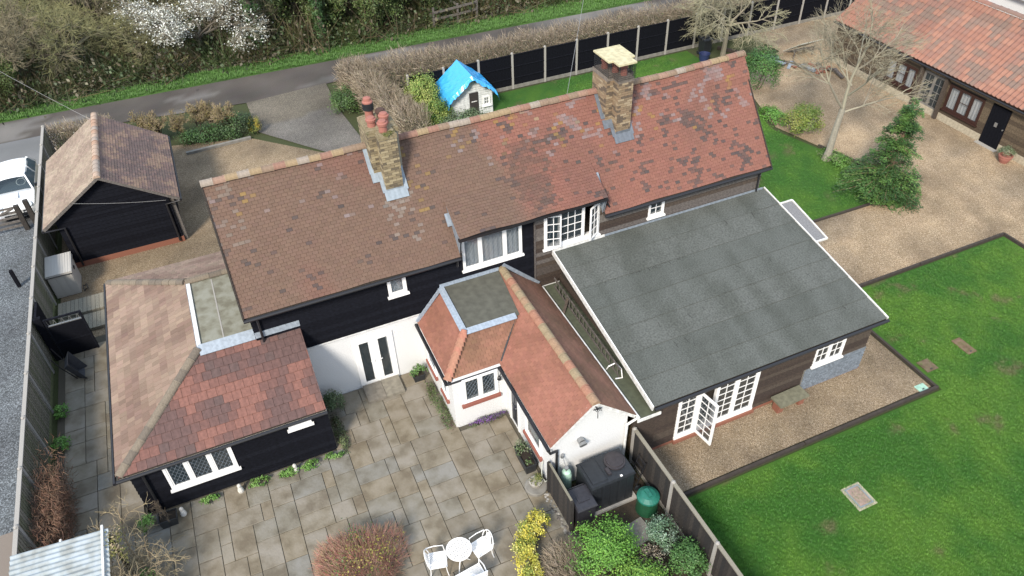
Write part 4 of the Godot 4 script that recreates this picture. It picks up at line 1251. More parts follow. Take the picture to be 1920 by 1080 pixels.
# ---------------------------------------------------------------- flat-roofed studio
func build_studio():
	var t = thing("studio_extension", "brown weatherboarded extension with large grey felt roof and white glazed doors", "extension", V(12.9, 0, -14.5))
	var zf = -11.5
	var op = [[0.74, 0.12, 3.58, 2.03], [5.68, 1.05, 6.82, 2.06]]
	var w = wall(t, "front_wall", V(9.0, 0, zf), Vector3.RIGHT, V(0, 0, 1), 7.85, 2.24, 0.2, op, M.dark_wood)
	boards(w, V(9.0, 0.1, zf), Vector3.RIGHT, V(0, 0, 1), 7.85, 2.14, 0.15, shift_v(op, 0.1) + [[5.4, -0.2, 7.86, 0.93]], M.brown_board)
	var lw = wall(t, "side_wall", V(9.0, 0, -17.6), V(0, 0, 1), V(-1, 0, 0), 5.9, 2.3, 0.2, [], M.dark_wood)
	boards(lw, V(9.0, 0.1, -17.6), V(0, 0, 1), V(-1, 0, 0), 6.1, 2.2, 0.15, [], M.brown_board)
	var rw = wall(t, "side_wall", V(16.85, 0, -11.7), V(0, 0, -1), V(1, 0, 0), 5.9, 2.3, 0.2, [], M.dark_wood)
	boards(rw, V(16.85, 0.1, -11.5), V(0, 0, -1), V(1, 0, 0), 6.1, 2.2, 0.15, [], M.brown_board)
	var mb = MB.new(); mb.box(V(9.2, 0, -17.4), V(16.65, 0.06, -11.71)); part(t, "floor", mb, M.interior)
	mb = MB.new(); mb.box(V(9.0, 0.0, zf), V(16.87, 0.1, zf + 0.04)); mb.box(V(9.70, 0.0, zf + 0.04), V(12.62, 0.115, zf + 0.13)); part(t, "brick_plinth", mb, M.brick_red)
	# roof: a sloping deck laid with overlapping felt strips
	var y0 = 2.30
	var y1 = 3.36
	var z0 = -11.28
	var z1 = -17.60
	var d = V(0, y1 - y0, z1 - z0)
	var nn = V(0, 1, 0).cross(Vector3.RIGHT)
	var up = Vector3.RIGHT.cross(d).normalized()
	if up.y < 0: up = -up
	var bs = Basis(Vector3.RIGHT, up, Vector3.RIGHT.cross(up))
	mb = MB.new(); mb.obox(V(12.9, y0, z0) + d * 0.5 - up * 0.06, V(4.14, 0.055, d.length() * 0.5), bs); part(t, "roof_deck", mb, M.dark_wood)
	var L = d.length()
	var dd = d.normalized()
	var fm = [M.felt, mat(0.108, 0.118, 0.109, 0.95, "fine", 0.35, "rough_n", 0.4), mat(0.121, 0.130, 0.121, 0.95, "fine", 0.25, "rough_n", 0.4)]
	var nst = 7
	var fn = noise(121, 0.6, 3)
	var fn2 = noise(122, 1.0, 3)
	for i in nst:
		var a = L * i / nst
		var b = min(L, L * (i + 1) / nst + 0.06)
		var h0 = 0.022 if i > 0 else 0.004
		mb = MB.new()
		var p0 = V(8.74, y0, z0) + dd * a
		var p1 = V(8.74, y0, z0) + dd * b
		var e = Vector3.RIGHT * 8.32
		var k = 36
		for s in k:
			var ea = e * (float(s) / k)
			var eb = e * (float(s + 1) / k)
			for q in 4:
				var fa = q / 4.0
				var fb = (q + 1) / 4.0
				var pa = p0.lerp(p1, fa) + up * lerpf(h0 + 0.004, 0.003, fa)
				var pb = p0.lerp(p1, fb) + up * lerpf(h0 + 0.004, 0.003, fb)
				var qa = mb.v.size()
				mb.quad(pa + ea, pa + eb, pb + eb, pb + ea)
				for z_ in range(qa, mb.v.size()):
					var w_ = mb.v[z_]
					mb.c[z_] = g(1).lerp(Color(0.70, 0.71, 0.68), clampf(0.35 + 1.3 * fn.get_noise_2d(w_.x * 1.3, w_.z * 0.35) + 0.6 * fn2.get_noise_2d(w_.x * 2, w_.z * 2), 0, 1))
			mb.quad(p0 + ea - up * 0.01, p0 + eb - up * 0.01, p0 + eb + up * (h0 + 0.004), p0 + ea + up * (h0 + 0.004))
		part(t, "felt_strip", mb, fm[i % 3])
	# tar runs and cracks near the top of the felt
	mb = MB.new()
	for i in 120:
		var x = rf(9.0, 14.6) if i < 85 else rf(9.0, 16.9)
		var s = L * (0.77 - 0.03 * sin(x * 0.7)) + rf(-0.1, 0.04) if i < 85 else rf(0.15, 0.9) * L
		var p = V(x, y0, z0) + dd * s
		var q = p
		for k in 3:
			var nx = q - dd * rf(0.03, 0.10) + V(rf(-0.03, 0.04), 0, 0)
			mb.bar(q + up * 0.014, nx + up * 0.014, rf(0.006, 0.014), 0.003, up)
			q = nx
	var tr = part(t, "tar_runs", mb, mat(0.015, 0.015, 0.016, 0.7, "", 1)); tr.set_meta("kind", "stuff")
	mb = MB.new(); mb.bar(V(8.71, y0 - 0.06, z0), V(8.71, y1 - 0.06, z1), 0.035, 0.2); part(t, "left_fascia", mb, M.white_paint)
	mb = MB.new(); mb.bar(V(17.09, y0 - 0.06, z0), V(17.09, y1 - 0.06, z1), 0.035, 0.2); part(t, "right_fascia", mb, M.white_paint)
	mb = MB.new(); mb.box(V(8.74, y1 - 0.02, z1 + 0.03), V(10.6, y1 + 0.07, z1 + 0.07)); part(t, "back_upstand", mb, M.white_paint)
	mb = MB.new(); mb.box(V(10.6, y1 - 0.02, z1 + 0.03), V(17.0, y1 + 0.06, z1 + 0.06)); part(t, "lead_upstand", mb, M.lead)
	mb = MB.new(); mb.tube([V(8.74, y0 - 0.07, z0 + 0.05), V(17.1, y0 - 0.07, z0 + 0.05)], 0.055, 8); part(t, "gutter", mb, M.black_pipe)
	# doors
	var dr = group_part(t, "glazed_doors")
	mb = MB.new()
	mb.box(V(9.74, 0.12, zf - 0.06), V(12.58, 0.22, zf + 0.07)); mb.box(V(9.74, 1.96, zf - 0.06), V(12.58, 2.03, zf + 0.05))
	for x in [9.74, 10.40, 11.05, 11.76, 12.51]: mb.box(V(x, 0.22, zf - 0.06), V(x + 0.07, 1.96, zf + 0.045))
	part(dr, "frame", mb, M.white_frame)
	for q in [[9.81, 10.40], [11.12, 11.76], [11.83, 12.51]]:
		sash(dr, V(q[0], 0.22, zf), Vector3.RIGHT, V(0, 0, 1), q[1] - q[0], 1.74, 2, 6, "bars", M.white_frame, 0.05)
	var sa = V(0.16, 0, 0.99).normalized()
	var leaf = group_part(t, "open_door_leaf")
	sash(leaf, V(10.45, 0.22, zf + 0.05), sa, V(-sa.z, 0, sa.x), 0.70, 1.74, 2, 6, "bars", M.white_frame, 0.075, 0.035)
	mb = MB.new(); mb.bar(V(10.45, 1.1, zf + 0.05) + sa * 0.655 + V(0.04, 0, 0), V(10.45, 1.1, zf + 0.05) + sa * 0.55 + V(0.06, 0, 0), 0.02, 0.02); part(leaf, "handle", mb, M.metal)
	window(t, V(14.68, 1.05, zf), Vector3.RIGHT, V(0, 0, 1), 1.14, 1.01, [[0, 0.57, 2, 3, "bars"], [0.57, 1.14, 2, 3, "bars"]], {"fw": 0.05})
	# grey hung slates below the window
	var sp = group_part(t, "slate_panel")
	sp.set_meta("label", "panel of small grey hung tiles under the window")
	mb = MB.new(); mb.box(V(14.42, 0.02, zf + 0.001), V(16.86, 1.0, zf + 0.03)); part(sp, "backing", mb, M.concrete_dark)
	mb = MB.new()
	for j in 16:
		for i in 31:
			mb.col = g(1).lerp(g(0.6), rng.randf())
			var x = 14.43 + i * 0.08 + (0.04 if j % 2 else 0.0)
			if x + 0.08 > 16.88: continue
			var y = 0.03 + j * 0.06
			mb.quad(V(x, y, zf + 0.052), V(x + 0.072, y, zf + 0.052), V(x + 0.072, y + 0.065, zf + 0.034), V(x, y + 0.065, zf + 0.034))
			mb.quad(V(x, y, zf + 0.03), V(x + 0.072, y, zf + 0.03), V(x + 0.072, y, zf + 0.052), V(x, y, zf + 0.052))
	var sl = part(sp, "hung_tiles", mb, mat(0.22, 0.26, 0.31, 0.7, "fine", 2)); sl.set_meta("kind", "stuff")
	# low link roof between kitchen and studio
	mb = MB.new(); mb.box(V(8.24, 1.90, -17.58), V(8.98, 1.97, -11.30)); part(t, "link_roof", mb, mat(0.075, 0.085, 0.055, 0.95, "mottle", 1.2), "mossy felt strip between the two roofs")
	mb = MB.new(); mb.box(V(8.26, 0, -11.55), V(9.0, 1.9, -11.47)); part(t, "link_wall", mb, M.brown_board[0])
	mb = MB.new(); mb.box(V(8.24, 1.88, -11.30), V(9.0, 1.985, -11.27)); part(t, "link_fascia", mb, M.white_paint)

# ---------------------------------------------------------------- garage
func build_garage():
	var t = thing("garage", "small black-boarded garage with pale mottled tiled gable roof", "garage", V(-4.75, 0, -31.3))
	var x0 = -6.78
	var x1 = -2.70
	var zf = -28.75
	var zb = -33.8
	var xm = -4.76
	var mb = MB.new()
	for s in [[zf, 1], [zb, -1]]:
		var z = s[0]
		var p = [V(x0, 0, z), V(x1, 0, z), V(x1, 2.2, z), V(xm, 3.75, z), V(x0, 2.2, z)]
		if s[1] < 0: p.reverse()
		mb = MB.new(); mb.poly(p)
		var gw = part(t, "gable_wall", mb, M.black_board)
		var lim = func(y):
			var k = clampf((y + 0.25 - 2.2) / 1.55, 0, 1)
			return [2.02 * k, 4.08 - 2.06 * k]
		if s[1] > 0: boards(gw, V(x0, 0.25, z), Vector3.RIGHT, V(0, 0, 1), 4.08, 3.4, 0.155, [], [M.black_board, M.black_board2], "weatherboard", lim)
	wall(t, "side_wall", V(x0, 0, zb), V(0, 0, 1), V(-1, 0, 0), zf - zb, 2.2, 0.15, [], M.black_board)
	var rw = wall(t, "side_wall", V(x1, 0, zf), V(0, 0, -1), V(1, 0, 0), zf - zb, 2.2, 0.15, [], M.black_board)
	mb = MB.new(); mb.box(V(x0 - 0.03, 0, zf - 0.05), V(x1 + 0.03, 0.25, zf + 0.03)); part(t, "brick_plinth", mb, M.brick_red)
	mb = MB.new(); mb.box(V(x1 + 0.02, 0, zf - 0.2), V(x1 + 0.16, 2.1, zf - 0.06)); part(t, "corner_post", mb, M.grey_board[1])
	var n1 = noise(101, 0.7, 3)
	var pale = func(p, u, v):
		var c = Color(0.46, 0.365, 0.28).lerp(Color(0.36, 0.27, 0.21), clampf(0.5 + 1.5 * n1.get_noise_2d(p.x, p.z), 0, 1))
		return vary(c, 0.15)
	var mix = func(p, u, v):
		var k = n1.get_noise_2d(p.x * 1.2 + 9, p.z * 1.0) + rf(-0.22, 0.22)
		var c = Color(0.20, 0.14, 0.125) if k < -0.12 else (Color(0.25, 0.165, 0.14) if k < 0.22 else Color(0.34, 0.225, 0.165))
		return vary(c, 0.15)
	var sv = V(2.46, 1.62, 0)
	mb = MB.new()
	mb.quad(V(-7.22, 2.10, -34.0), V(-7.22, 2.10, -28.5), V(xm, 3.74, -28.5), V(xm, 3.74, -34.0)); mb.quad(V(-2.30, 2.10, -28.5), V(-2.30, 2.10, -34.0), V(xm, 3.74, -34.0), V(xm, 3.74, -28.5))
	part(t, "roof_deck", mb, M.dark_wood)
	tile_field(t, "left_roof_tiles", V(-7.22, 2.14, -34.0), V(0, 0, 1), sv.normalized(), [Vector2(0, 0), Vector2(5.5, 0), Vector2(5.5, sv.length()), Vector2(0, sv.length())], 0.166, 0.105, 0.012, pale)
	tile_field(t, "right_roof_tiles", V(-2.30, 2.14, -28.5), V(0, 0, -1), V(-2.46, 1.62, 0).normalized(), [Vector2(0, 0), Vector2(5.5, 0), Vector2(5.5, sv.length()), Vector2(0, sv.length())], 0.166, 0.105, 0.012, mix)
	ridge(t, V(xm, 3.78, -28.48), V(xm, 3.78, -34.02), 0.13, 0.33, [mat(0.46, 0.34, 0.26, 0.9, "mottle", 3), mat(0.42, 0.27, 0.19, 0.9, "mottle", 3), mat(0.38, 0.31, 0.26, 0.9, "mottle", 3)])
	mb = MB.new(); mb.bar(V(-7.22, 2.08, -28.52), V(xm, 3.72, -28.52), 0.04, 0.1); mb.bar(V(-2.3, 2.08, -28.52), V(xm, 3.72, -28.523), 0.04, 0.1); part(t, "bargeboard", mb, M.grey_board[1])
	for x in [-7.25, -2.27]:
		mb = MB.new(); mb.tube([V(x, 2.05, -28.5), V(x, 2.05, -34.0)], 0.055, 8); part(t, "gutter", mb, M.black_pipe)
	for q in [[-7.2, -6.55], [-2.3, -2.85]]:
		mb = MB.new(); mb.tube([V(q[0], 2.02, -28.52), V(q[1], 1.92, -28.66), V(q[1], 0.1, -28.68)], 0.04, 8); part(t, "downpipe", mb, M.black_pipe)

# ---------------------------------------------------------------- barn with pantiles
func build_barn():
	var t = thing("barn", "long timber barn with orange pantile roof and brown-framed windows", "barn", V(34.9, 0, -22.0))
	var x = 32.15
	var z0 = -30.2
	var z1 = -8.0
	# measured along +z from z0
	var op = [[7.6, 0.62, 9.55, 1.88], [3.75, 0.62, 5.65, 1.78], [9.95, 0.03, 10.92, 1.97], [6.05, 0.3, 7.35, 1.95]]
	var w = wall(t, "front_wall", V(x, 0, z0), V(0, 0, 1), V(-1, 0, 0), z1 - z0, 2.35, 0.2, op, M.dark_wood)
	boards(w, V(x, 0.35, z0), V(0, 0, 1), V(-1, 0, 0), z1 - z0, 2.0, 0.18, shift_v(op, 0.35), M.barn_board)
	var mb = MB.new(); mb.box(V(x - 0.06, 0, z0), V(x, 0.34, z0 + 9.93)); mb.box(V(x - 0.06, 0, z0 + 10.94), V(x, 0.34, z1)); part(t, "plinth", mb, mat(0.42, 0.37, 0.28, 0.95, "mottle", 1.5))
	wall(t, "back_wall", V(37.7, 0, z1), V(0, 0, -1), V(1, 0, 0), z1 - z0, 2.35, 0.2, [], M.dark_wood)
	for z in [z0, z1]:
		mb = MB.new(); mb.poly([V(x, 0, z), V(37.7, 0, z), V(37.7, 2.35, z), V(34.9, 4.5, z), V(x, 2.35, z)]); part(t, "gable_wall", mb, M.barn_board[0])
	mb = MB.new(); mb.box(V(x + 0.2, 0, z0), V(37.5, 0.05, z1)); part(t, "floor", mb, M.interior)
	var sv = V(34.9, 4.6, 0) - V(31.95, 2.3, 0)
	var sl = sv.length()
	var nn = V(-sv.y, sv.x, 0).normalized()
	mb = MB.new()
	mb.quad(V(31.98, 2.26, -30.35), V(31.98, 2.26, z1), V(34.9, 4.54, z1), V(34.9, 4.54, -30.35)); mb.quad(V(37.85, 2.26, z1), V(37.85, 2.26, -30.35), V(34.9, 4.54, -30.35), V(34.9, 4.54, z1))
	part(t, "roof_deck", mb, mat(0.30, 0.13, 0.09, 0.9, "fine", 2))
	# one pantile: an S section, a little tilted
	var pm = MB.new(); pm.local = true
	var prof = []
	for k in 9:
		var u = k / 8.0
		prof.append(Vector2(u * 0.245, 0.085 * exp(-pow((u - 0.5) / 0.2, 2)) + 0.004))
	for k in 8:
		var a = prof[k]; var b = prof[k + 1]
		pm.quad(V(a.x, 0, a.y + 0.03), V(b.x, 0, b.y + 0.03), V(b.x, 0.36, b.y), V(a.x, 0.36, a.y))
		pm.quad(V(a.x, 0, a.y + 0.015), V(b.x, 0, b.y + 0.015), V(b.x, 0, b.y + 0.03), V(a.x, 0, a.y + 0.03))
	var pmesh = pm.mesh()
	var mats = []
	for q in [[0.37, 0.185, 0.135], [0.33, 0.17, 0.13], [0.31, 0.175, 0.14], [0.39, 0.205, 0.15], [0.28, 0.18, 0.145], [0.25, 0.175, 0.145]]: mats.append(mat(q[0], q[1], q[2], 0.9, "fine", 2.5))
	var svn = sv.normalized()
	var bs = Basis(V(0, 0, 1), svn, nn)
	var rows = int(sl / 0.33)
	var rest = MB.new()
	var cols = int((z1 + 30.35) / 0.235)
	var slope = group_part(t, "roof_slope")
	var n1 = noise(111, 0.4, 2)
	var list = []
	for j in rows:
		for i in cols:
			var o = V(31.93, 2.29, -30.35 + i * 0.235) + svn * j * 0.33 + nn * 0.01
			list.append([o, j, i])
	# the tiles that stand largest in view, nearest the eaves at the near end, are pieces of their own
	var cnt = 0
	for q in list:
		var o = q[0]
		var k = clampf(0.5 + n1.get_noise_2d(o.z, o.y * 2) * 0.9 + rf(-0.28, 0.28), 0, 0.999)
		var near = o.z > -25.5 and o.z < -17.8 and q[1] < 9
		if near and cnt < 296:
			put(slope, "pantile", pmesh, mats[int(k * 6)], Transform3D(bs.rotated(nn, rf(-0.01, 0.01)), o))
			cnt += 1
		else:
			rest.col = [Color(0.37, 0.185, 0.135), Color(0.33, 0.17, 0.13), Color(0.31, 0.175, 0.14), Color(0.39, 0.205, 0.15), Color(0.28, 0.18, 0.145), Color(0.25, 0.175, 0.145)][int(k * 6)]
			for e in 8:
				var a = prof[e]; var b = prof[e + 1]
				var f = func(u_, v_, w_): return o + bs.x * u_ + bs.y * v_ + bs.z * w_
				rest.quad(f.call(a.x, 0, a.y + 0.03), f.call(b.x, 0, b.y + 0.03), f.call(b.x, 0.36, b.y), f.call(a.x, 0.36, a.y))
				rest.quad(f.call(a.x, 0, a.y), f.call(b.x, 0, b.y), f.call(b.x, 0, b.y + 0.03), f.call(a.x, 0, a.y + 0.03))
	var rp = part(slope, "further_pantiles", rest, M.tiles); rp.set_meta("kind", "stuff")
	ridge(t, V(34.9, 4.66, z1), V(34.9, 4.66, -30.35), 0.15, 0.4, [mats[1], mats[4]])
	mb = MB.new(); mb.tube([V(31.88, 2.22, -30.35), V(31.88, 2.22, z1)], 0.055, 8); part(t, "gutter", mb, M.black_pipe)
	var red = mat(0.034, 0.013, 0.010, 0.5, "", 1)
	var blind = mat(0.78, 0.80, 0.82, 0.8, "", 1)
	for q in [[7.6, 1.95, 0.62, 1.26], [3.75, 1.9, 0.62, 1.16]]:
		window(t, V(x, q[2], z0 + q[0]), V(0, 0, 1), V(-1, 0, 0), q[1], q[3], [[0, 0.65, 1, 1, "plain"], [0.65, 1.3, 1, 2, "bars"], [1.3, q[1], 1, 1, "plain"]], {"frame": red, "fw": 0.085, "curtain": blind})
	window(t, V(x, 0.3, z0 + 6.05), V(0, 0, 1), V(-1, 0, 0), 1.3, 1.65, [[0, 0.65, 2, 4, "bars"], [0.65, 1.3, 2, 4, "bars"]], {"fw": 0.06, "sill": false, "frame": mat(0.16, 0.15, 0.14, 0.6, "", 1), "called": "glazed_doors"})
	for z in [-24.25, -22.78]:
		mb = MB.new(); mb.bar(V(x - 0.12, 0.0, z), V(x - 0.12, 2.2, z), 0.16, 0.16, V(0, 0, 1)); part(t, "oak_post", mb, M.brown_board[1])
	var dr = group_part(t, "plank_door")
	for i in 6:
		mb = MB.new(); mb.box(V(x - 0.05, 0.05, z0 + 9.97 + i * 0.157), V(x - 0.01, 1.93, z0 + 9.97 + i * 0.157 + 0.15)); part(dr, "plank", mb, M.black_board)
	mb = MB.new(); mb.box(V(x - 0.075, 1.0, z0 + 10.38), V(x - 0.05, 1.2, z0 + 10.52)); mb.tube([V(x - 0.05, 1.02, z0 + 10.85), V(x - 0.10, 1.02, z0 + 10.85)], 0.03, 8); part(dr, "ironwork", mb, M.metal)
	mb = MB.new(); mb.box(V(x - 0.25, 0.0, z0 + 9.9), V(x + 0.1, 0.05, z0 + 11.0)); part(dr, "threshold", mb, M.concrete)
	# the pale roof of a building behind the barn
	var s = thing("white_roofed_building", "building with a plain white roof behind the orange pantile barn", "building", V(52, 0, -24))
	mb = MB.new(); mb.box(V(41.5, 0, -38), V(64, 2.9, -6)); part(s, "wall", mb, M.white_wall)
	mb = MB.new(); mb.box(V(41.2, 2.9, -38.3), V(64.3, 3.05, -5.7)); part(s, "roof", mb, mat(0.85, 0.85, 0.85, 0.6, "mottle", 0.2))

# ---------------------------------------------------------------- fences
func post(t, x, z, h, w = 0.1, m = null):
	var mb = MB.new()
	mb.box(V(x - w * 0.5, 0, z - w * 0.5), V(x + w * 0.5, h - 0.03, z + w * 0.5))
	mb.lathe(V(x, h - 0.03, z), [[w * 0.68, 0.0], [w * 0.5, 0.03], [0.0, 0.045]], 4)
	return part(t, "post", mb, M.concrete if m == null else m)

func build_fences():
	# left boundary: vertical boards between concrete posts
	var t = thing("board_fence", "weathered grey board fence with concrete posts along the shingle drive", "fence", V(-7.6, 0, -25.0))
	var zs = [-38.2, -36.3, -34.4, -32.5, -30.5, -28.6, -26.68, -24.77, -22.84, -20.9, -18.97, -17.02, -15.05, -13.1, -11.1, -9.1]
	for z in zs: post(t, -7.6, z, 1.9, 0.11)
	for i in zs.size() - 1:
		var a = zs[i] + 0.06
		var b = zs[i + 1] - 0.06
		var mb = MB.new(); mb.box(V(-7.63, 0, a), V(-7.58, 0.2, b)); part(t, "gravel_board", mb, mat(0.21, 0.23, 0.11, 0.95, "mottle", 1.5))
		mb = MB.new(); mb.box(V(-7.66, 1.82, a), V(-7.55, 1.86, b)); part(t, "capping_rail", mb, M.concrete)
		mb = MB.new(); mb.box(V(-7.64, 0.5, a), V(-7.605, 0.58, b)); mb.box(V(-7.64, 1.45, a), V(-7.605, 1.53, b)); part(t, "rail", mb, M.fence_grey[0])
		var n_ = int((b - a) / 0.125)
		for k in n_:
			var z = a + (b - a) * (k + 0.5) / n_
			mb = MB.new()
			mb.obox(V(-7.59, 1.01, z), V(0.009, 0.81, 0.066), Basis(Vector3.UP, 0.12))
			part(t, "board", mb, M.fence_grey[rng.randi() % 3])
	# black panel fence along the lane
	t = thing("panel_fence", "black panel fence with pale concrete posts along the hedge", "fence", V(20, 0, -35.2))
	var x = 9.25
	while x < 45:
		post(t, x, -35.2, 2.02, 0.11)
		if x < 44:
			var p = group_part(t, "panel")
			var mb = MB.new(); mb.box(V(x + 0.06, 0, -35.22), V(x + 1.85, 0.2, -35.17)); part(p, "gravel_board", mb, M.concrete_dark)
			mb = MB.new()
			for k in 18:
				var xx = x + 0.06 + 1.79 * (k + 0.5) / 18
				mb.obox(V(xx, 1.07, -35.19), V(0.054, 0.86, 0.008), Basis(Vector3.UP, 0.1))
			part(p, "boarding", mb, M.black_board)
			mb = MB.new()
			for y in [0.62, 1.25, 1.9]: mb.box(V(x + 0.06, y - 0.025, -35.185), V(x + 1.85, y + 0.025, -35.15))
			part(p, "rail", mb, M.black_board2)
		x += 1.91
	# dark fence between the bin yard and the gravel
	t = thing("bin_yard_fence", "dark stained board fence with concrete posts beside the studio gravel", "fence", V(8.25, 0, -9.0))
	zs = [-11.38, -9.41, -7.45, -5.5, -3.5]
	for z in zs: post(t, 8.25, z, 1.55, 0.1)
	for i in zs.size() - 1:
		var a = zs[i] + 0.055
		var b = zs[i + 1] - 0.055
		var mb = MB.new(); mb.box(V(8.23, 0, a), V(8.27, 0.16, b)); part(t, "gravel_board", mb, M.concrete_dark)
		mb = MB.new(); mb.box(V(8.20, 1.48, a), V(8.30, 1.52, b)); part(t, "capping_rail", mb, M.fence_grey[1])
		for k in 15:
			var z = a + (b - a) * (k + 0.5) / 15
			mb = MB.new(); mb.obox(V(8.25, 0.82, z), V(0.008, 0.66, 0.07), Basis(Vector3.UP, 0.12)); part(t, "board", mb, M.fence_dark[rng.randi() % 3])
	t = thing("screen_fence", "short dark board screen hiding the bins from the patio", "fence", V(5.6, 0, -10.8))
	for z in [-11.45, -10.08]: post(t, 5.6, z, 1.4, 0.09, M.fence_dark[0])
	for k in 11:
		var mb = MB.new(); mb.obox(V(5.6, 0.72, -11.35 + k * 0.12), V(0.01, 0.66, 0.062), Basis(Vector3.UP, 0.1)); part(t, "board", mb, M.fence_dark[rng.randi() % 3])
	var cb = MB.new(); cb.box(V(5.57, 1.38, -11.4), V(5.63, 1.41, -10.1)); part(t, "capping_rail", cb, M.fence_grey[0])
	# sleepers edging gravel and lawn
	var e = [[8.35, -9.74, 13.2, -9.74], [13.25, -9.74, 18.5, -9.74], [18.45, -9.74, 18.45, -14.55], [18.5, -14.6, 22.7, -14.6], [22.75, -14.6, 27.1, -14.6], [27.1, -14.6, 27.1, -7.0], [18.3, -18.55, 21.6, -18.5], [21.6, -18.5, 25.2, -18.45], [25.3, -18.4, 25.85, -21.3], [25.85, -21.3, 25.3, -23.2]]
	var where = ["between the gravel strip and the large lawn", "between studio gravel and lawn at the corner", "along the end of the studio gravel", "at the head of the large lawn beside the studio roof", "at the head of the large lawn by the drive", "along the far side of the large lawn", "edging the lawn behind the small lean-to", "edging the lawn beside the yew", "in front of the bare tree", "behind the bare tree"]
	for i in e.size():
		var q = e[i]
		var mb = MB.new(); mb.bar(V(q[0], 0.03, q[1]), V(q[2], 0.03, q[3]), 0.085, 0.12)
		tag(part(self, "timber_edging", mb, M.sleeper), "dark timber edging " + where[i], "edging", "timber edgings")
	# rail fence across the lane
	t = thing("rail_fence", "broken grey timber rail fence on the verge across the lane", "fence", V(15.4, 0, -45.2))
	for x_ in [14.0, 15.6, 16.9]: 
		var mb = MB.new(); mb.bar(V(x_, 0, -45.2), V(x_ + 0.04, 1.25, -45.2), 0.12, 0.1, V(0, 0, 1)); part(t, "post", mb, M.grey_board[1])
	for q in [[14.0, 0.95, 15.6, 1.05], [14.0, 0.55, 15.6, 0.6], [15.6, 1.05, 16.9, 1.15], [15.6, 0.6, 16.9, 0.7]]:
		var mb = MB.new(); mb.bar(V(q[0], q[1], -45.13), V(q[2], q[3], -45.13), 0.05, 0.13); part(t, "rail", mb, M.grey_board[1])

# ---------------------------------------------------------------- patio and yard things
func chair_mesh(t):
	# lattice seat and curved back of white cast metal, seat towards local -z
	var m = M.white_cast
	var mb = MB.new(); mb.local = true
	for i in 9:
		var u = -0.19 + 0.0475 * i
		mb.bar(V(u, 0.42, -0.21), V(clampf(u + 0.42, -0.21, 0.21), 0.42, -0.21 + clampf(u + 0.42, -0.21, 0.21) - u), 0.016, 0.012)
		mb.bar(V(u, 0.421, -0.21), V(clampf(u - 0.42, -0.21, 0.21), 0.421, -0.21 + u - clampf(u - 0.42, -0.21, 0.21)), 0.016, 0.012)
		mb.bar(V(-0.21, 0.4195, -0.21 + 0.05 * i), V(-0.21 + 0.42 - 0.05 * i, 0.4195, 0.21), 0.016, 0.012)
		mb.bar(V(0.21, 0.4205, -0.21 + 0.05 * i), V(0.21 - 0.42 + 0.05 * i, 0.4205, 0.21), 0.016, 0.012)
	for s in [[V(-0.22, 0.42, -0.22), V(0.22, 0.42, -0.22)], [V(0.22, 0.42, -0.22), V(0.22, 0.42, 0.22)], [V(0.22, 0.42, 0.22), V(-0.22, 0.42, 0.22)], [V(-0.22, 0.42, 0.22), V(-0.22, 0.42, -0.22)]]: mb.bar(s[0], s[1], 0.025, 0.02)
	part(t, "seat", mb, m)
	mb = MB.new(); mb.local = true
	var rim = []
	for k in 11:
		var a = PI * k / 10.0
		rim.append(V(cos(a) * 0.24, 0.46 + sin(a) * 0.40, 0.22 + sin(a) * 0.09))
	mb.tube(rim, 0.014, 6)
	for k in 7:
		var x = -0.18 + 0.06 * k
		var hh = sqrt(max(0.0, 1 - pow(x / 0.24, 2)))
		mb.bar(V(x, 0.44, 0.22), V(clampf(x * 0.4, -0.2, 0.2), 0.46 + hh * 0.37, 0.22 + hh * 0.08), 0.012, 0.01)
		mb.bar(V(x, 0.44, 0.222), V(clampf(x + (0.14 if k < 4 else -0.14), -0.2, 0.2), 0.46 + hh * 0.30, 0.222 + hh * 0.07), 0.012, 0.01)
	part(t, "backrest", mb, m)
	for s in [-1, 1]:
		mb = MB.new(); mb.local = true
		mb.tube([V(s * 0.24, 0.66, 0.27), V(s * 0.27, 0.66, 0.05), V(s * 0.26, 0.65, -0.17), V(s * 0.235, 0.43, -0.20)], 0.014, 6); part(t, "armrest", mb, m)
		for z in [-0.2, 0.2]:
			mb = MB.new(); mb.local = true; mb.tube([V(s * 0.21, 0.42, z), V(s * 0.22, 0.2, z * 1.05), V(s * 0.24, 0.0, z * 1.2)], 0.014, 6); part(t, "leg", mb, m)

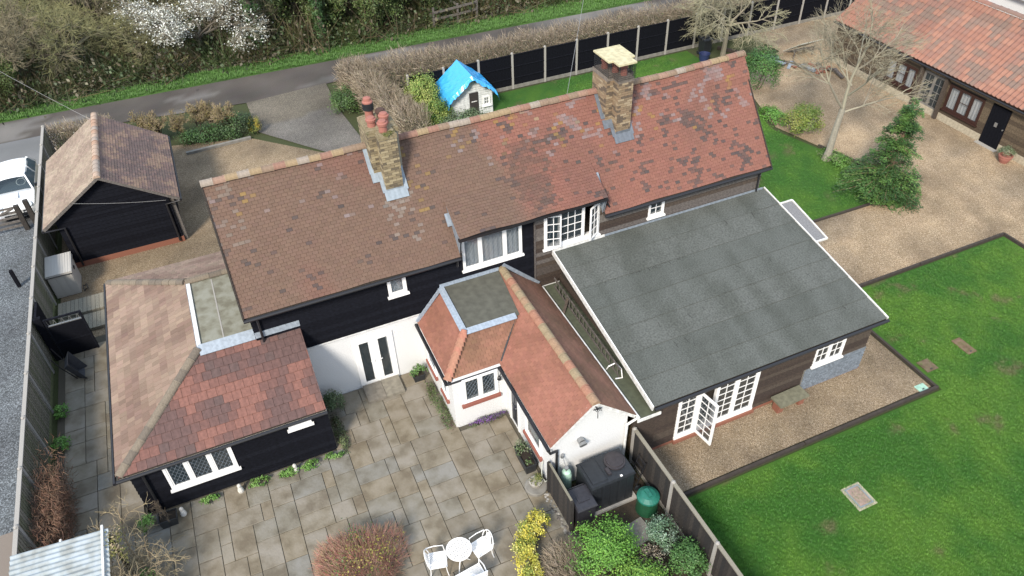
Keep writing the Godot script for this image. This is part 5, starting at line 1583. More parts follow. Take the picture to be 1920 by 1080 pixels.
func build_garden_things():
	M.white_cast = mat(0.80, 0.80, 0.80, 0.45, "", 1)
	var t = thing("garden_table", "round white lattice metal garden table on the patio", "table", V(2.52, 0.05, -10.42))
	var mb = MB.new(); mb.local = true
	mb.lathe(V(0, 0.68, 0), [[0.30, 0.0], [0.335, 0.0], [0.34, 0.012], [0.335, 0.028], [0.30, 0.024], [0.30, 0.0]], 32)
	for i in 12:
		var u = -0.275 + 0.05 * i
		var h = sqrt(0.31 * 0.31 - u * u)
		mb.bar(V(u, 0.693, -h), V(u, 0.693, h), 0.02, 0.012); mb.bar(V(-h, 0.696, u), V(h, 0.696, u), 0.02, 0.012)
	part(t, "table_top", mb, M.white_cast)
	mb = MB.new(); mb.local = true; mb.lathe(V(0, 0, 0), [[0.03, 0.12], [0.022, 0.3], [0.04, 0.4], [0.022, 0.5], [0.05, 0.68]], 10); part(t, "pedestal", mb, M.white_cast)
	for k in 3:
		mb = MB.new(); mb.local = true
		var d = V(cos(TAU * k / 3), 0, sin(TAU * k / 3))
		mb.tube([d * 0.02 + V(0, 0.2, 0), d * 0.16 + V(0, 0.13, 0), d * 0.26 + V(0, 0.0, 0)], 0.014, 6); part(t, "foot", mb, M.white_cast)
	t = thing("garden_chair", "white lattice metal armchair on the reddish shrub's side of the table", "chair", V(1.95, 0.05, -10.52), "white garden chairs", PI * 0.5 + PI - 0.25)
	chair_mesh(t)
	copy(t, V(3.10, 0.05, -10.40), PI * 0.5 + 0.2, 1.0, "white lattice metal armchair on the yellow shrub's side of the table")
	t = thing("garden_bench", "white lattice metal bench drawn up to the round table", "bench", V(2.42, 0.05, -9.72), "", PI + 0.12)
	mb = MB.new(); mb.local = true
	for i in 26:
		var u = -0.46 + 0.92 * i / 25.0
		mb.bar(V(u, 0.42, -0.2), V(clampf(u + 0.4, -0.48, 0.48), 0.42, -0.2 + clampf(u + 0.4, -0.48, 0.48) - u), 0.015, 0.012); mb.bar(V(u, 0.421, -0.2), V(clampf(u - 0.4, -0.48, 0.48), 0.421, -0.2 + u - clampf(u - 0.4, -0.48, 0.48)), 0.015, 0.012)
	for s in [[V(-0.49, 0.42, -0.21), V(0.49, 0.42, -0.21)], [V(-0.49, 0.42, 0.21), V(0.49, 0.42, 0.21)], [V(-0.49, 0.42, -0.21), V(-0.49, 0.42, 0.21)], [V(0.49, 0.42, -0.21), V(0.49, 0.42, 0.21)]]: mb.bar(s[0], s[1], 0.025, 0.02)
	part(t, "seat", mb, M.white_cast)
	mb = MB.new(); mb.local = true
	mb.tube([V(-0.5, 0.42, -0.22), V(-0.5, 0.78, -0.27), V(-0.2, 0.85, -0.28), V(0.2, 0.85, -0.28), V(0.5, 0.78, -0.27), V(0.5, 0.42, -0.22)], 0.015, 6)
	for i in 17: mb.bar(V(-0.48 + 0.06 * i, 0.43, -0.22), V(clampf(-0.48 + 0.06 * i + 0.2, -0.48, 0.48), 0.80, -0.27), 0.012, 0.01); mb.bar(V(-0.48 + 0.06 * i, 0.43, -0.222), V(clampf(-0.48 + 0.06 * i - 0.2, -0.48, 0.48), 0.80, -0.272), 0.012, 0.01)
	part(t, "backrest", mb, M.white_cast)
	for s in [-1, 1]:
		mb = MB.new(); mb.local = true; mb.tube([V(s * 0.5, 0.62, -0.25), V(s * 0.53, 0.64, 0.0), V(s * 0.5, 0.62, 0.2), V(s * 0.49, 0.42, 0.21)], 0.015, 6); part(t, "armrest", mb, M.white_cast)
		for z in [-0.2, 0.2]:
			mb = MB.new(); mb.local = true; mb.tube([V(s * 0.47, 0.42, z), V(s * 0.49, 0.0, z * 1.1)], 0.015, 6); part(t, "leg", mb, M.white_cast)
	# oil tank
	t = thing("oil_tank", "black plastic oil tank with round lid against the white gable", "tank", V(6.95, 0, -10.75))
	mb = MB.new(); mb.box(V(6.22, 0, -11.2), V(7.75, 0.08, -10.2)); part(t, "base_slab", mb, M.concrete)
	var pr = func(m_, x0, x1, z0, z1, y0, y1, ins):
		var a = [V(x0, y0, z1), V(x1, y0, z1), V(x1, y0, z0), V(x0, y0, z0)]
		var b = [V(x0 + ins, y1, z1 - ins), V(x1 - ins, y1, z1 - ins), V(x1 - ins, y1, z0 + ins), V(x0 + ins, y1, z0 + ins)]
		m_.poly(b)
		for k in 4: m_.quad(a[k], a[(k + 1) % 4], b[(k + 1) % 4], b[k])
	mb = MB.new(); pr.call(mb, 6.30, 7.62, -11.15, -10.28, 0.08, 1.2, 0.0); pr.call(mb, 6.27, 7.65, -11.18, -10.25, 1.2, 1.27, 0.03); pr.call(mb, 6.36, 6.82, -11.1, -10.34, 1.27, 1.31, 0.02); part(t, "body", mb, M.black_plastic)
	mb = MB.new()
	for k in 5: mb.box(V(6.38 + k * 0.25, 0.15, -10.285), V(6.46 + k * 0.25, 1.12, -10.26))
	part(t, "ribs", mb, M.black_plastic)
	mb = MB.new(); mb.lathe(V(7.28, 1.27, -10.8), [[0.30, 0.0], [0.30, 0.05], [0.25, 0.055], [0.24, 0.085], [0.0, 0.095]], 20); mb.box(V(6.9, 1.27, -10.68), V(7.0, 1.33, -10.45)); part(t, "lid", mb, mat(0.035, 0.03, 0.034, 0.5, "mottle", 2))
	mb = MB.new(); mb.box(V(7.18, 1.275, -10.33), V(7.24, 1.30, -10.28)); part(t, "label_plate", mb, M.white_frame)
	# wheelie bin by the tank
	t = thing("wheelie_bin", "dark grey wheelie bin behind the screen fence", "bin", V(6.02, 0, -10.28))
	wheelie(t, mat(0.028, 0.028, 0.036, 0.5, "mottle", 2))
	t = thing("wheelie_bin", "black wheelie bin on the lawn below the bare willow", "bin", V(26.45, 0, -34.1))
	wheelie(t, M.black_plastic)
	t = thing("blue_tub", "dark blue plastic tub beside the black bin on the lawn", "tub", V(26.0, 0, -33.45))
	mb = MB.new(); mb.lathe(V(26.0, 0, -33.45), [[0.0, 0.02], [0.24, 0.0], [0.30, 0.4], [0.32, 0.42], [0.29, 0.41], [0.23, 0.04], [0, 0.04]], 18); part(t, "body", mb, mat(0.02, 0.03, 0.09, 0.5, "", 1))
	t = thing("compost_bin", "round green plastic compost bin by the dark fence", "bin", V(7.82, 0, -9.82))
	mb = MB.new(); mb.lathe(V(7.82, 0, -9.82), [[0.31, 0.0], [0.29, 0.55], [0.31, 0.56], [0.31, 0.6]], 22); part(t, "body", mb, mat(0.012, 0.075, 0.035, 0.5, "mottle", 2))
	mb = MB.new(); mb.lathe(V(7.82, 0.6, -9.82), [[0.32, -0.02], [0.31, 0.03], [0.2, 0.10], [0.0, 0.13]], 22); mb.box(V(7.76, 0.70, -9.98), V(7.88, 0.755, -9.70)); part(t, "lid", mb, mat(0.02, 0.16, 0.12, 0.45, "mottle", 2))
	t = thing("gas_bottle", "tall pale green gas bottle by the corner of the white gable", "gas bottle", V(6.0, 0, -11.18))
	mb = MB.new(); mb.lathe(V(6.0, 0, -11.18), [[0.0, 0.0], [0.15, 0.0], [0.155, 0.05], [0.155, 0.95], [0.12, 1.08], [0.05, 1.13], [0, 1.13]], 18); part(t, "cylinder", mb, mat(0.42, 0.62, 0.50, 0.5, "mottle", 2))
	mb = MB.new(); mb.lathe(V(6.0, 1.13, -11.18), [[0.03, 0.0], [0.03, 0.09], [0.06, 0.1], [0.06, 0.13], [0, 0.13]], 10); mb.tube([V(6.0, 1.2, -11.2), V(6.0, 1.42, -11.38), V(6.0, 1.45, -11.47)], 0.012, 6); mb.tube([V(6.0, 1.40, -11.44), V(6.0, 1.5, -11.44)], 0.05, 10); part(t, "regulator", mb, M.metal)
	t = thing("sack_truck", "folded black sack truck between the oil tank and the fence", "trolley", V(7.98, 0, -10.7))
	mb = MB.new()
	for z in [-10.85, -10.5]: mb.tube([V(7.86, 0.05, z), V(8.12, 1.05, z)], 0.016, 6)
	for k in 5: mb.bar(V(7.89 + 0.05 * k, 0.2 + 0.2 * k, -10.85), V(7.89 + 0.05 * k, 0.2 + 0.2 * k, -10.5), 0.02, 0.02)
	part(t, "frame", mb, M.black_pipe)
	for z in [-10.9, -10.45]:
		mb = MB.new(); mb.tube([V(7.9, 0.1, z - 0.025), V(7.9, 0.1, z + 0.025)], 0.1, 12); part(t, "wheel", mb, M.black_plastic)
	# loose slabs of the yard
	mb = MB.new(); mb.obox(V(7.15, 0.03, -9.25), V(0.42, 0.025, 0.33), Basis(Vector3.UP, 0.15)); tag(part(self, "stone_slab", mb, M.concrete_dark), "dark stone slab on the earth in front of the compost bin", "slab")
	# doorstep
	t = thing("doorstep", "two-slab stone doorstep in front of the white french doors", "step", V(2.43, 0, -17.12))
	for k in 2:
		mb = MB.new(); mb.box(V(1.82 + k * 0.61, 0.0, -17.55), V(2.42 + k * 0.61, 0.155 + 0.002 * k, -16.8)); part(t, "slab", mb, mat(0.20 + 0.03 * k, 0.18 + 0.03 * k, 0.15 + 0.02 * k, 0.9, "mottle", 1.2))
	# planters
	planter("trough_planter", "black trough of grey-green plants under the kitchen window", V(5.40, 0.05, -12.62), V(0.17, 0.2, 0.42), 260, 0.06, [Color(0.10, 0.14, 0.06), Color(0.16, 0.18, 0.11), Color(0.07, 0.12, 0.04)], 0.24)
	planter("square_planter", "black square pot with bright green plant on the open patio", V(-5.02, 0.05, -13.15), V(0.17, 0.17, 0.17), 420, 0.075, [Color(0.09, 0.22, 0.03), Color(0.13, 0.28, 0.04)], 0.3)
	planter("door_planter", "dark pot of ferny plants right of the french doors", V(3.62, 0.05, -17.2), V(0.2, 0.13, 0.16), 320, 0.06, [Color(0.06, 0.14, 0.03), Color(0.10, 0.2, 0.05)], 0.26)
	t = planter("shrub_planter", "black trough with small bare shrub at the side extension corner", V(-4.42, 0.05, -15.0), V(0.24, 0.16, 0.17), 0, 0.05, [], 0.1)
	mb = MB.new(); var o = {"wob": 0.25, "up": 0.08, "col": Color(0.11, 0.085, 0.06), "kids": [4, 4, 4, 3], "sp": 0.9, "sh": 0.72, "rmin": 0.004}
	grow(mb, V(-4.42, 0.3, -15.0), V(0.05, 1, 0), 0.3, 0.02, 4, o); part(t, "bare_shrub", mb, M.twig)
	t = thing("stone_planter", "round stone base with clipped tuft by the kitchen corner", "planter", V(5.32, 0.05, -11.72))
	mb = MB.new(); mb.lathe(V(5.32, 0.05, -11.72), [[0.33, 0.0], [0.33, 0.08], [0.30, 0.10], [0.0, 0.10]], 20); part(t, "stone_base", mb, M.concrete_dark)
	mb = MB.new(); mb.lathe(V(5.34, 0.15, -11.78), [[0.17, 0.0], [0.2, 0.12], [0.17, 0.14], [0, 0.14]], 14); part(t, "bowl", mb, M.concrete)
	mb = MB.new(); blob_leaves(mb, V(5.36, 0.34, -11.78), V(0.18, 0.13, 0.18), 500, 0.04, [Color(0.17, 0.17, 0.05), Color(0.12, 0.15, 0.04)], 20); part(t, "tuft", mb, M.leaf)
	# figurines along the boarded wall
	var fl = ["pale stone figurine on the paving under the three-light window", "pale stone figurine among wall plants near the small window", "small white figurine beside the bare potted shrub"]
	var i = 0
	for q in [[-2.45, -15.20], [-0.85, -15.22], [-4.05, -15.1]]:
		t = thing("figurine", fl[i], "figurine", V(q[0], 0.05, q[1]), "stone figurines"); i += 1
		mb = MB.new(); mb.lathe(V(q[0], 0.05, q[1]), [[0.0, 0.0], [0.085, 0.0], [0.09, 0.06], [0.065, 0.16], [0.04, 0.2], [0.06, 0.24], [0.055, 0.29], [0.02, 0.33], [0, 0.33]], 10); part(t, "body", mb, mat(0.62, 0.60, 0.56, 0.9, "mottle", 3))
	# covers in the grass
	cover("manhole_cover", "square metal manhole cover in a stone surround on the lawn", V(13.38, 0, -7.66), 0.24, 0.32, mat(0.34, 0.24, 0.20, 0.7, "mottle", 2), true)
	cover("slab_cover", "brown stone cover in the lawn, away from the gravel", V(20.72, 0, -10.73), 0.19, 0.36, mat(0.17, 0.11, 0.075, 0.95, "stain", 1), false)
	cover("slab_cover", "brown stone cover in the lawn, near the gravel corner", V(18.95, 0, -10.58), 0.23, 0.24, mat(0.15, 0.105, 0.075, 0.95, "stain", 1), false)
	cover("drain_cover", "small pale green drain cover at the gravel corner", V(18.03, 0, -9.93), 0.18, 0.14, mat(0.34, 0.55, 0.44, 0.6, "mottle", 2), false)
	t = thing("stone_bench", "low mossy stone slab on brick piers beside the studio wall", "bench", V(13.75, 0, -11.15))
	mb = MB.new(); mb.obox(V(13.75, 0.42, -11.15), V(0.55, 0.035, 0.24), Basis(Vector3.UP, 0.03)); part(t, "slab", mb, mat(0.17, 0.165, 0.115, 0.95, "mottle", 1.5))
	for x in [13.35, 14.15]:
		for k in 5:
			mb = MB.new(); mb.box(V(x - 0.1, k * 0.077, -11.28), V(x + 0.1, k * 0.077 + 0.07, -11.02)); part(t, "brick", mb, M.brick_red)
	# ladder hung under the studio eave
	t = thing("ladder", "grey ladder hung on its side along the studio's white fascia", "ladder", V(8.66, 2.1, -15.2))
	for y in [2.06, 2.40]:
		mb = MB.new(); mb.bar(V(8.66, y, -17.35), V(8.60, y - 0.1, -12.9), 0.03, 0.06); part(t, "rail", mb, M.grey_board[0])
	for k in 18:
		var z = -17.2 + k * 0.245
		var f = k / 18.0
		mb = MB.new(); mb.tube([V(8.655 - 0.055 * f, 2.06 - 0.1 * f, z), V(8.655 - 0.055 * f, 2.40 - 0.1 * f, z)], 0.014, 6); part(t, "rung", mb, M.grey_board[1])
	t = thing("ladder_standoff", "bent white metal ladder stand-off on the mossy link roof", "ladder stand-off", V(8.52, 1.98, -13.2))
	mb = MB.new(); mb.tube([V(8.42, 1.99, -13.35), V(8.42, 2.2, -13.25), V(8.62, 2.3, -13.2), V(8.7, 2.2, -13.0), V(8.66, 1.99, -12.85), V(8.46, 1.99, -12.9)], 0.02, 8); part(t, "tube", mb, M.white_frame)
	t = thing("prop_board", "short timber prop leaning from the ladder to the link roof", "timber", V(8.5, 1.97, -16.2))
	mb = MB.new(); mb.bar(V(8.34, 2.0, -16.05), V(8.68, 2.26, -16.4), 0.09, 0.03); part(t, "board", mb, M.brown_board[1])
	# hose on the kitchen wall
	mb = MB.new(); mb.tube([V(5.68, 0.75, -12.0), V(5.60, 0.55, -11.95), V(5.55, 0.3, -11.8), V(5.58, 0.25, -11.65), V(5.66, 0.45, -11.56), V(5.68, 0.8, -11.53)], 0.014, 6, true)
	tag(part(self, "garden_hose", mb, mat(0.45, 0.47, 0.42, 0.6, "", 1)), "pale garden hose looped from the tap at the kitchen corner", "hose")
	# cobbles along the foot of the screen
	t = thing("cobble_edging", "row of pale rounded cobbles at the foot of the bin screen", "cobbles", V(5.5, 0, -10.8))
	for k in 34:
		mb = MB.new(); var r = rf(0.035, 0.065)
		mb.lathe(V(5.47 + rf(-0.07, 0.07), 0.03, -11.5 + k * 0.046), [[0.0, -0.02], [r, 0.0], [r * 0.8, r * 0.5], [0.0, r * 0.75]], 7); part(t, "cobble", mb, pick([M.concrete, M.concrete_dark, M.grey_board[1]]))
	# corrugated roof of the lean-to and its climber
	t = thing("lean_to", "lean-to with pale corrugated plastic roof in the patio corner", "lean-to", V(-6.5, 0, -12.6))
	mb = MB.new()
	var nz = 150
	for k in nz:
		var z0 = -13.95 + 3.6 * k / nz
		var z1 = -13.95 + 3.6 * (k + 1) / nz
		var y0 = 2.05 + 0.018 * sin(TAU * k / 6.0)
		var y1 = 2.05 + 0.018 * sin(TAU * (k + 1) / 6.0)
		mb.quad(V(-7.55, y0 + 0.12, z1 if false else z0), V(-7.55, y1 + 0.12, z1), V(-5.42, y1 - 0.1, z1), V(-5.42, y0 - 0.1, z0))
	part(t, "corrugated_roof", mb, mat(0.36, 0.41, 0.45, 0.6, "stain", 0.6))
	for x in [-7.4, -6.5, -5.55]:
		mb = MB.new(); mb.bar(V(x, 1.98, -14.05), V(x, 1.98, -9.2), 0.05, 0.1); part(t, "rafter", mb, M.white_paint)
	for z in [-13.9, -10.4]:
		mb = MB.new(); mb.box(V(-5.56, 0, z - 0.05), V(-5.46, 1.95, z + 0.05)); part(t, "post", mb, M.dark_wood)
	mb = MB.new(); o = {"wob": 0.5, "up": 0.02, "col": Color(0.22, 0.17, 0.11), "tip": Color(0.26, 0.21, 0.13), "kids": [4, 4, 4, 4], "sp": 1.1, "sh": 0.75, "rmin": 0.006}
	for k in 7: grow(mb, V(-5.3, 0.1, -13.9 + k * 0.35), V(0.05, 1, rf(-0.2, 0.2)), 0.9, 0.035, 4, o)
	blob_leaves(mb, V(-5.3, 1.6, -13.5), V(0.28, 0.5, 0.5), 500, 0.06, [Color(0.13, 0.13, 0.04), Color(0.22, 0.18, 0.10), Color(0.30, 0.24, 0.15)], 24)
	tag(part(self, "climber", mb, M.twig), "tangled brown climber growing up the side of the lean-to", "climber")

func wheelie(t, m):
	var c = t.position
	var mb = MB.new()
	var a = [V(-0.22, 0.08, 0.24), V(0.22, 0.08, 0.24), V(0.22, 0.08, -0.22), V(-0.22, 0.08, -0.22)]
	var b = [V(-0.28, 0.95, 0.32), V(0.28, 0.95, 0.32), V(0.28, 0.95, -0.32), V(-0.28, 0.95, -0.32)]
	for k in 4: mb.quad(c + a[k], c + a[(k + 1) % 4], c + b[(k + 1) % 4], c + b[k])
	mb.box(c + V(-0.29, 0.92, -0.33), c + V(0.29, 0.96, 0.33)); mb.poly([c + a[3], c + a[2], c + a[1], c + a[0]])
	part(t, "body", mb, m)
	mb = MB.new()
	var l0 = [V(-0.30, 0.965, 0.34), V(0.30, 0.965, 0.34), V(0.30, 1.03, -0.36), V(-0.30, 1.03, -0.36)]
	var l1 = [V(-0.27, 1.0, 0.31), V(0.27, 1.0, 0.31), V(0.27, 1.06, -0.33), V(-0.27, 1.06, -0.33)]
	for k in 4: mb.quad(c + l0[k], c + l0[(k + 1) % 4], c + l1[(k + 1) % 4], c + l1[k])
	mb.poly(l1.map(func(p): return c + p)); mb.box(c + V(-0.16, 1.01, -0.15), c + V(0.16, 1.045, 0.12)); mb.tube([c + V(-0.25, 1.0, -0.40), c + V(0.25, 1.0, -0.40)], 0.02, 8)
	part(t, "lid", mb, m)
	for s in [-1, 1]:
		mb = MB.new(); mb.tube([c + V(s * 0.22, 0.1, -0.25), c + V(s * 0.27, 0.1, -0.25)], 0.1, 14); part(t, "wheel", mb, M.black_plastic)

func planter(called, label, at, h, n_, lsz, cols, lift):
	var t = thing(called, label, "planter", at)
	var mb = MB.new()
	mb.local = true
	var a = [V(-h.x * 0.85, 0, h.z * 0.92), V(h.x * 0.85, 0, h.z * 0.92), V(h.x * 0.85, 0, -h.z * 0.92), V(-h.x * 0.85, 0, -h.z * 0.92)]
	var b = [V(-h.x, h.y * 1.8, h.z), V(h.x, h.y * 1.8, h.z), V(h.x, h.y * 1.8, -h.z), V(-h.x, h.y * 1.8, -h.z)]
	for k in 4: mb.quad(a[k], a[(k + 1) % 4], b[(k + 1) % 4], b[k])
	for s in [[b[0], b[1]], [b[1], b[2]], [b[2], b[3]], [b[3], b[0]]]: mb.bar(s[0], s[1], 0.03, 0.03)
	part(t, "pot", mb, mat(0.028, 0.03, 0.033, 0.5, "mottle", 2))
	mb = MB.new(); mb.local = true
	mb.quad(b[0] * V(0.95, 0.88, 0.95), b[1] * V(0.95, 0.88, 0.95), b[2] * V(0.95, 0.88, 0.95), b[3] * V(0.95, 0.88, 0.95)); part(t, "soil", mb, mat(0.03, 0.022, 0.016, 1, "fine", 3))
	if n_ > 0:
		mb = MB.new(); mb.local = true
		blob_leaves(mb, V(0, h.y * 1.8 + lift * 0.4, 0), V(h.x * 1.4, lift, h.z * 1.1), n_, lsz, cols, 16)
		part(t, "foliage", mb, M.leaf)
	return t

func cover(called, label, at, hx, hz, m, surround):
	var t = thing(called, label, "cover", at)
	var mb
	if surround:
		mb = MB.new(); mb.box(at + V(-hx - 0.08, 0, -hz - 0.06), at + V(hx + 0.08, 0.02, hz + 0.06)); part(t, "surround", mb, mat(0.42, 0.38, 0.28, 0.95, "mottle", 2))
		mb = MB.new()
		for q in [[-hx, -hz, hx, -hz + 0.04], [-hx, hz - 0.04, hx, hz], [-hx, -hz + 0.04, -hx + 0.04, hz - 0.04], [hx - 0.04, -hz + 0.04, hx, hz - 0.04]]: mb.box(at + V(q[0], 0.02, q[1]), at + V(q[2], 0.035, q[3]))
		part(t, "rim", mb, M.metal)
		mb = MB.new(); mb.box(at + V(-hx + 0.04, 0.015, -hz + 0.04), at + V(hx - 0.04, 0.028, hz - 0.04)); part(t, "plate", mb, m)
	else:
		mb = MB.new(); mb.box(at + V(-hx, 0, -hz), at + V(hx, 0.03, hz)); part(t, "plate", mb, m)
		mb = MB.new(); mb.box(at + V(-0.04, 0.03, hz - 0.1), at + V(0.04, 0.036, hz - 0.06)); part(t, "lifting_eye", mb, M.black_plastic)

# ---------------------------------------------------------------- drive, car, gate, playhouse
func build_drive_things():
	var mb
	# passage gate between fence and side extension
	var t = thing("garden_gate", "black ironwork-topped garden gate across the side passage", "gate", V(-6.7, 0, -23.45))
	mb = MB.new(); mb.box(V(-7.5, 0, -23.55), V(-7.28, 1.9, -23.40)); mb.box(V(-7.5, 0, -24.5), V(-7.42, 1.85, -23.55)); part(t, "post", mb, M.black_board)
	mb = MB.new(); mb.box(V(-7.25, 0.06, -23.47), V(-6.12, 1.45, -23.43)); part(t, "panel", mb, M.black_board)
	mb = MB.new()
	for x in [-7.25, -6.15]: mb.box(V(x, 0.04, -23.49), V(x + 0.06, 1.78, -23.41))
	mb.box(V(-7.19, 1.72, -23.48), V(-6.15, 1.78, -23.42)); mb.box(V(-7.19, 0.70, -23.425), V(-6.15, 0.76, -23.41)); part(t, "frame", mb, M.black_board2)
	mb = MB.new()
	for k in 9: mb.bar(V(-7.15 + 0.12 * k, 1.45, -23.45), V(-7.15 + 0.12 * k + (0.08 if k % 2 else -0.04), 1.72, -23.45), 0.015, 0.015, V(0, 0, 1))
	mb.box(V(-7.19, 1.45, -23.47), V(-6.15, 1.49, -23.43)); part(t, "ironwork", mb, M.metal)
	# plank walkway behind the gate
	t = thing("plank_walkway", "pale timber plank walkway behind the black gate", "walkway", V(-6.6, 0, -25.4))
	for r in 2:
		for k in 14:
			mb = MB.new(); var x = -7.4 + k * 0.142
			mb.box(V(x, 0.02 + 0.09 * (1 - r), -26.35 + r * 0.95), V(x + 0.132, 0.14 + 0.09 * (1 - r) + rf(0, 0.006), -25.45 + r * 0.95)); part(t, "plank", mb, [M.fence_grey[1], mat(0.33, 0.31, 0.25, 0.95, "wood", Vector3(3, 1, 0.4))][k % 2])
	# storage box
	t = thing("storage_box", "grey-beige plastic storage box against the board fence", "storage box", V(-7.07, 0, -27.5))
	var pl = mat(0.42, 0.40, 0.37, 0.6, "", 1)
	mb = MB.new(); mb.box(V(-7.5, 0.02, -28.1), V(-6.66, 1.02, -27.0)); 
	for k in 3: mb.box(V(-7.45 + 0.28 * k, 0.1, -27.0), V(-7.24 + 0.28 * k, 0.95, -26.985))
	part(t, "body", mb, pl)
	mb = MB.new(); mb.poly([V(-7.53, 1.10, -26.95), V(-6.62, 1.10, -26.95), V(-6.62, 1.20, -28.14), V(-7.53, 1.20, -28.14)]); mb.box(V(-7.53, 1.02, -28.14), V(-6.62, 1.09, -26.95))
	for k in 10: mb.bar(V(-7.48 + 0.09 * k, 1.105, -26.97), V(-7.48 + 0.09 * k, 1.205, -28.12), 0.03, 0.012)
	part(t, "lid", mb, mat(0.40, 0.385, 0.36, 0.6, "", 1))
	mb = MB.new(); mb.box(V(-7.53, 1.005, -26.95), V(-6.62, 1.022, -26.93)); mb.box(V(-6.66, 0.75, -27.7), V(-6.63, 0.85, -27.55)); part(t, "seal", mb, M.black_plastic)
	mb = MB.new()
	for k in 10: mb.tube([V(-6.5 + 0.07 * cos(k * 0.7), 0.03 + 0.05 * (k % 3), -27.2 + 0.2 * sin(k * 0.7)), V(-6.5 + 0.07 * cos(k * 0.7 + 0.7), 0.03 + 0.05 * ((k + 1) % 3), -27.2 + 0.2 * sin(k * 0.7 + 0.7))], 0.014, 6)
	tag(part(self, "coiled_hose", mb, M.black_pipe), "dark coiled hose on the gravel beside the storage box", "hose")
	# wheelbarrow upended against the fence
	t = thing("wheelbarrow", "blue-grey wheelbarrow upended against the board fence", "wheelbarrow", V(-7.2, 0.05, -22.3))
	var bs = Basis(V(0, 0, 1), 1.05)
	var o = V(-6.85, 0.32, -22.3)
	mb = MB.new()
	var a = [V(-0.35, 0.0, 0.2), V(0.25, 0.0, 0.2), V(0.25, 0.0, -0.2), V(-0.35, 0.0, -0.2)]
	var b = [V(-0.5, 0.28, 0.34), V(0.42, 0.22, 0.32), V(0.42, 0.22, -0.32), V(-0.5, 0.28, -0.34)]
	var flip = Basis(V(0, 0, 1), -1.15)
	for k in 4: mb.quad(o + flip * a[k], o + flip * a[(k + 1) % 4], o + flip * b[(k + 1) % 4], o + flip * b[k])
	mb.poly([o + flip * a[3], o + flip * a[2], o + flip * a[1], o + flip * a[0]]); part(t, "tray", mb, mat(0.055, 0.058, 0.07, 0.55, "mottle", 2))
	for s in [-1, 1]:
		mb = MB.new(); mb.tube([o + flip * V(0.5, -0.12, s * 0.05), o + flip * V(0.2, -0.06, s * 0.2), o + flip * V(-0.5, -0.02, s * 0.26), o + flip * V(-0.95, 0.05, s * 0.28)], 0.018, 6); part(t, "handle", mb, M.black_pipe)
	mb = MB.new()
	var wc = o + flip * V(0.55, -0.12, 0)
	var ring = []
	for k in 17: ring.append(wc + V(cos(TAU * k / 16) * 0.16, sin(TAU * k / 16) * 0.16, 0))
	mb.tube(ring, 0.04, 8, false); part(t, "tyre", mb, M.black_plastic)
	mb = MB.new(); mb.tube([wc + V(0, 0, -0.02), wc + V(0, 0, 0.02)], 0.125, 14); part(t, "hub", mb, mat(0.5, 0.48, 0.38, 0.6, "", 1))
	t = thing("bollard", "single black post standing in the grey shingle drive", "bollard", V(-8.89, 0, -28.49))
	mb = MB.new(); mb.box(V(-8.95, 0, -28.55), V(-8.83, 0.78, -28.43)); mb.box(V(-8.94, 0.78, -28.54), V(-8.84, 0.80, -28.44)); part(t, "shaft", mb, M.black_board)
	# five-bar gate by the car
	t = thing("field_gate", "grey timber five-bar gate standing in front of the white car", "gate", V(-10.0, 0, -32.6))
	for x in [-8.35, -8.75, -11.8]:
		mb = MB.new(); mb.box(V(x - 0.09, 0, -32.7), V(x + 0.09, 1.35 if x > -8.5 else 1.2, -32.52)); part(t, "post", mb, M.fence_dark[1])
	for k in 5:
		mb = MB.new(); mb.box(V(-11.7, 0.2 + 0.22 * k, -32.64), V(-8.85, 0.29 + 0.22 * k, -32.60)); part(t, "bar", mb, M.grey_board[1])
	mb = MB.new(); mb.bar(V(-11.7, 0.22, -32.58), V(-8.9, 1.1, -32.58), 0.03, 0.09); part(t, "brace", mb, M.grey_board[1])
	# white hatchback
	car(V(-9.0, 0, -35.1))
	# playhouse under a blue tarpaulin
	t = thing("playhouse", "small white playhouse with dark door and blue tarpaulin over its roof", "playhouse", V(11.9, 0, -34.1))
	var c = V(11.95, 0, -34.0)
	var R = Basis(Vector3.UP, 0.0)
	var x0 = 10.75; var x1 = 13.0; var zf = -33.25; var zb = -35.0; var xm = 11.9
	mb = MB.new(); mb.poly([V(x0, 0, zf), V(x1, 0, zf), V(x1, 1.25, zf), V(xm, 2.15, zf), V(x0, 1.25, zf)]); mb.poly([V(x1, 0, zb), V(x0, 0, zb), V(x0, 1.25, zb), V(xm, 2.15, zb), V(x1, 1.25, zb)])
	mb.quad(V(x1, 0, zf), V(x1, 0, zb), V(x1, 1.25, zb), V(x1, 1.25, zf)); mb.quad(V(x0, 0, zb), V(x0, 0, zf), V(x0, 1.25, zf), V(x0, 1.25, zb))
	var wl = part(t, "wall", mb, M.white_paint)
	boards(wl, V(x0, 0.02, zf), Vector3.RIGHT, V(0, 0, 1), x1 - x0, 2.0, 0.12, [[1.0, -1, 1.5, 1.32], [1.72, 0.5, 2.1, 0.98]], [mat(0.66, 0.68, 0.68, 0.7, "mottle", 1.5)], "weatherboard", func(y):
		var k = clampf((y - 1.25) / 0.9, 0, 1)
		return [1.15 * k, 2.25 - 1.1 * k])
	mb = MB.new(); mb.box(V(x0 + 1.02, 0.03, zf), V(x0 + 1.48, 1.3, zf + 0.05)); var dr = part(t, "door", mb, mat(0.06, 0.05, 0.05, 0.7, "wood", Vector3(3, 0.5, 3)))
	mb = MB.new(); mb.box(V(x0 + 1.10, 0.82, zf + 0.05), V(x0 + 1.40, 0.86, zf + 0.065)); part(dr, "rail", mb, M.white_paint)
	window(t, V(x0 + 1.72, 0.5, zf + 0.02), Vector3.RIGHT, V(0, 0, 1), 0.38, 0.48, [[0, 0.38, 2, 2, "bars"]], {"fw": 0.04})
	mb = MB.new()
	var nA = 14
	var nB = 16
	var n1 = noise(131, 1.6, 3)
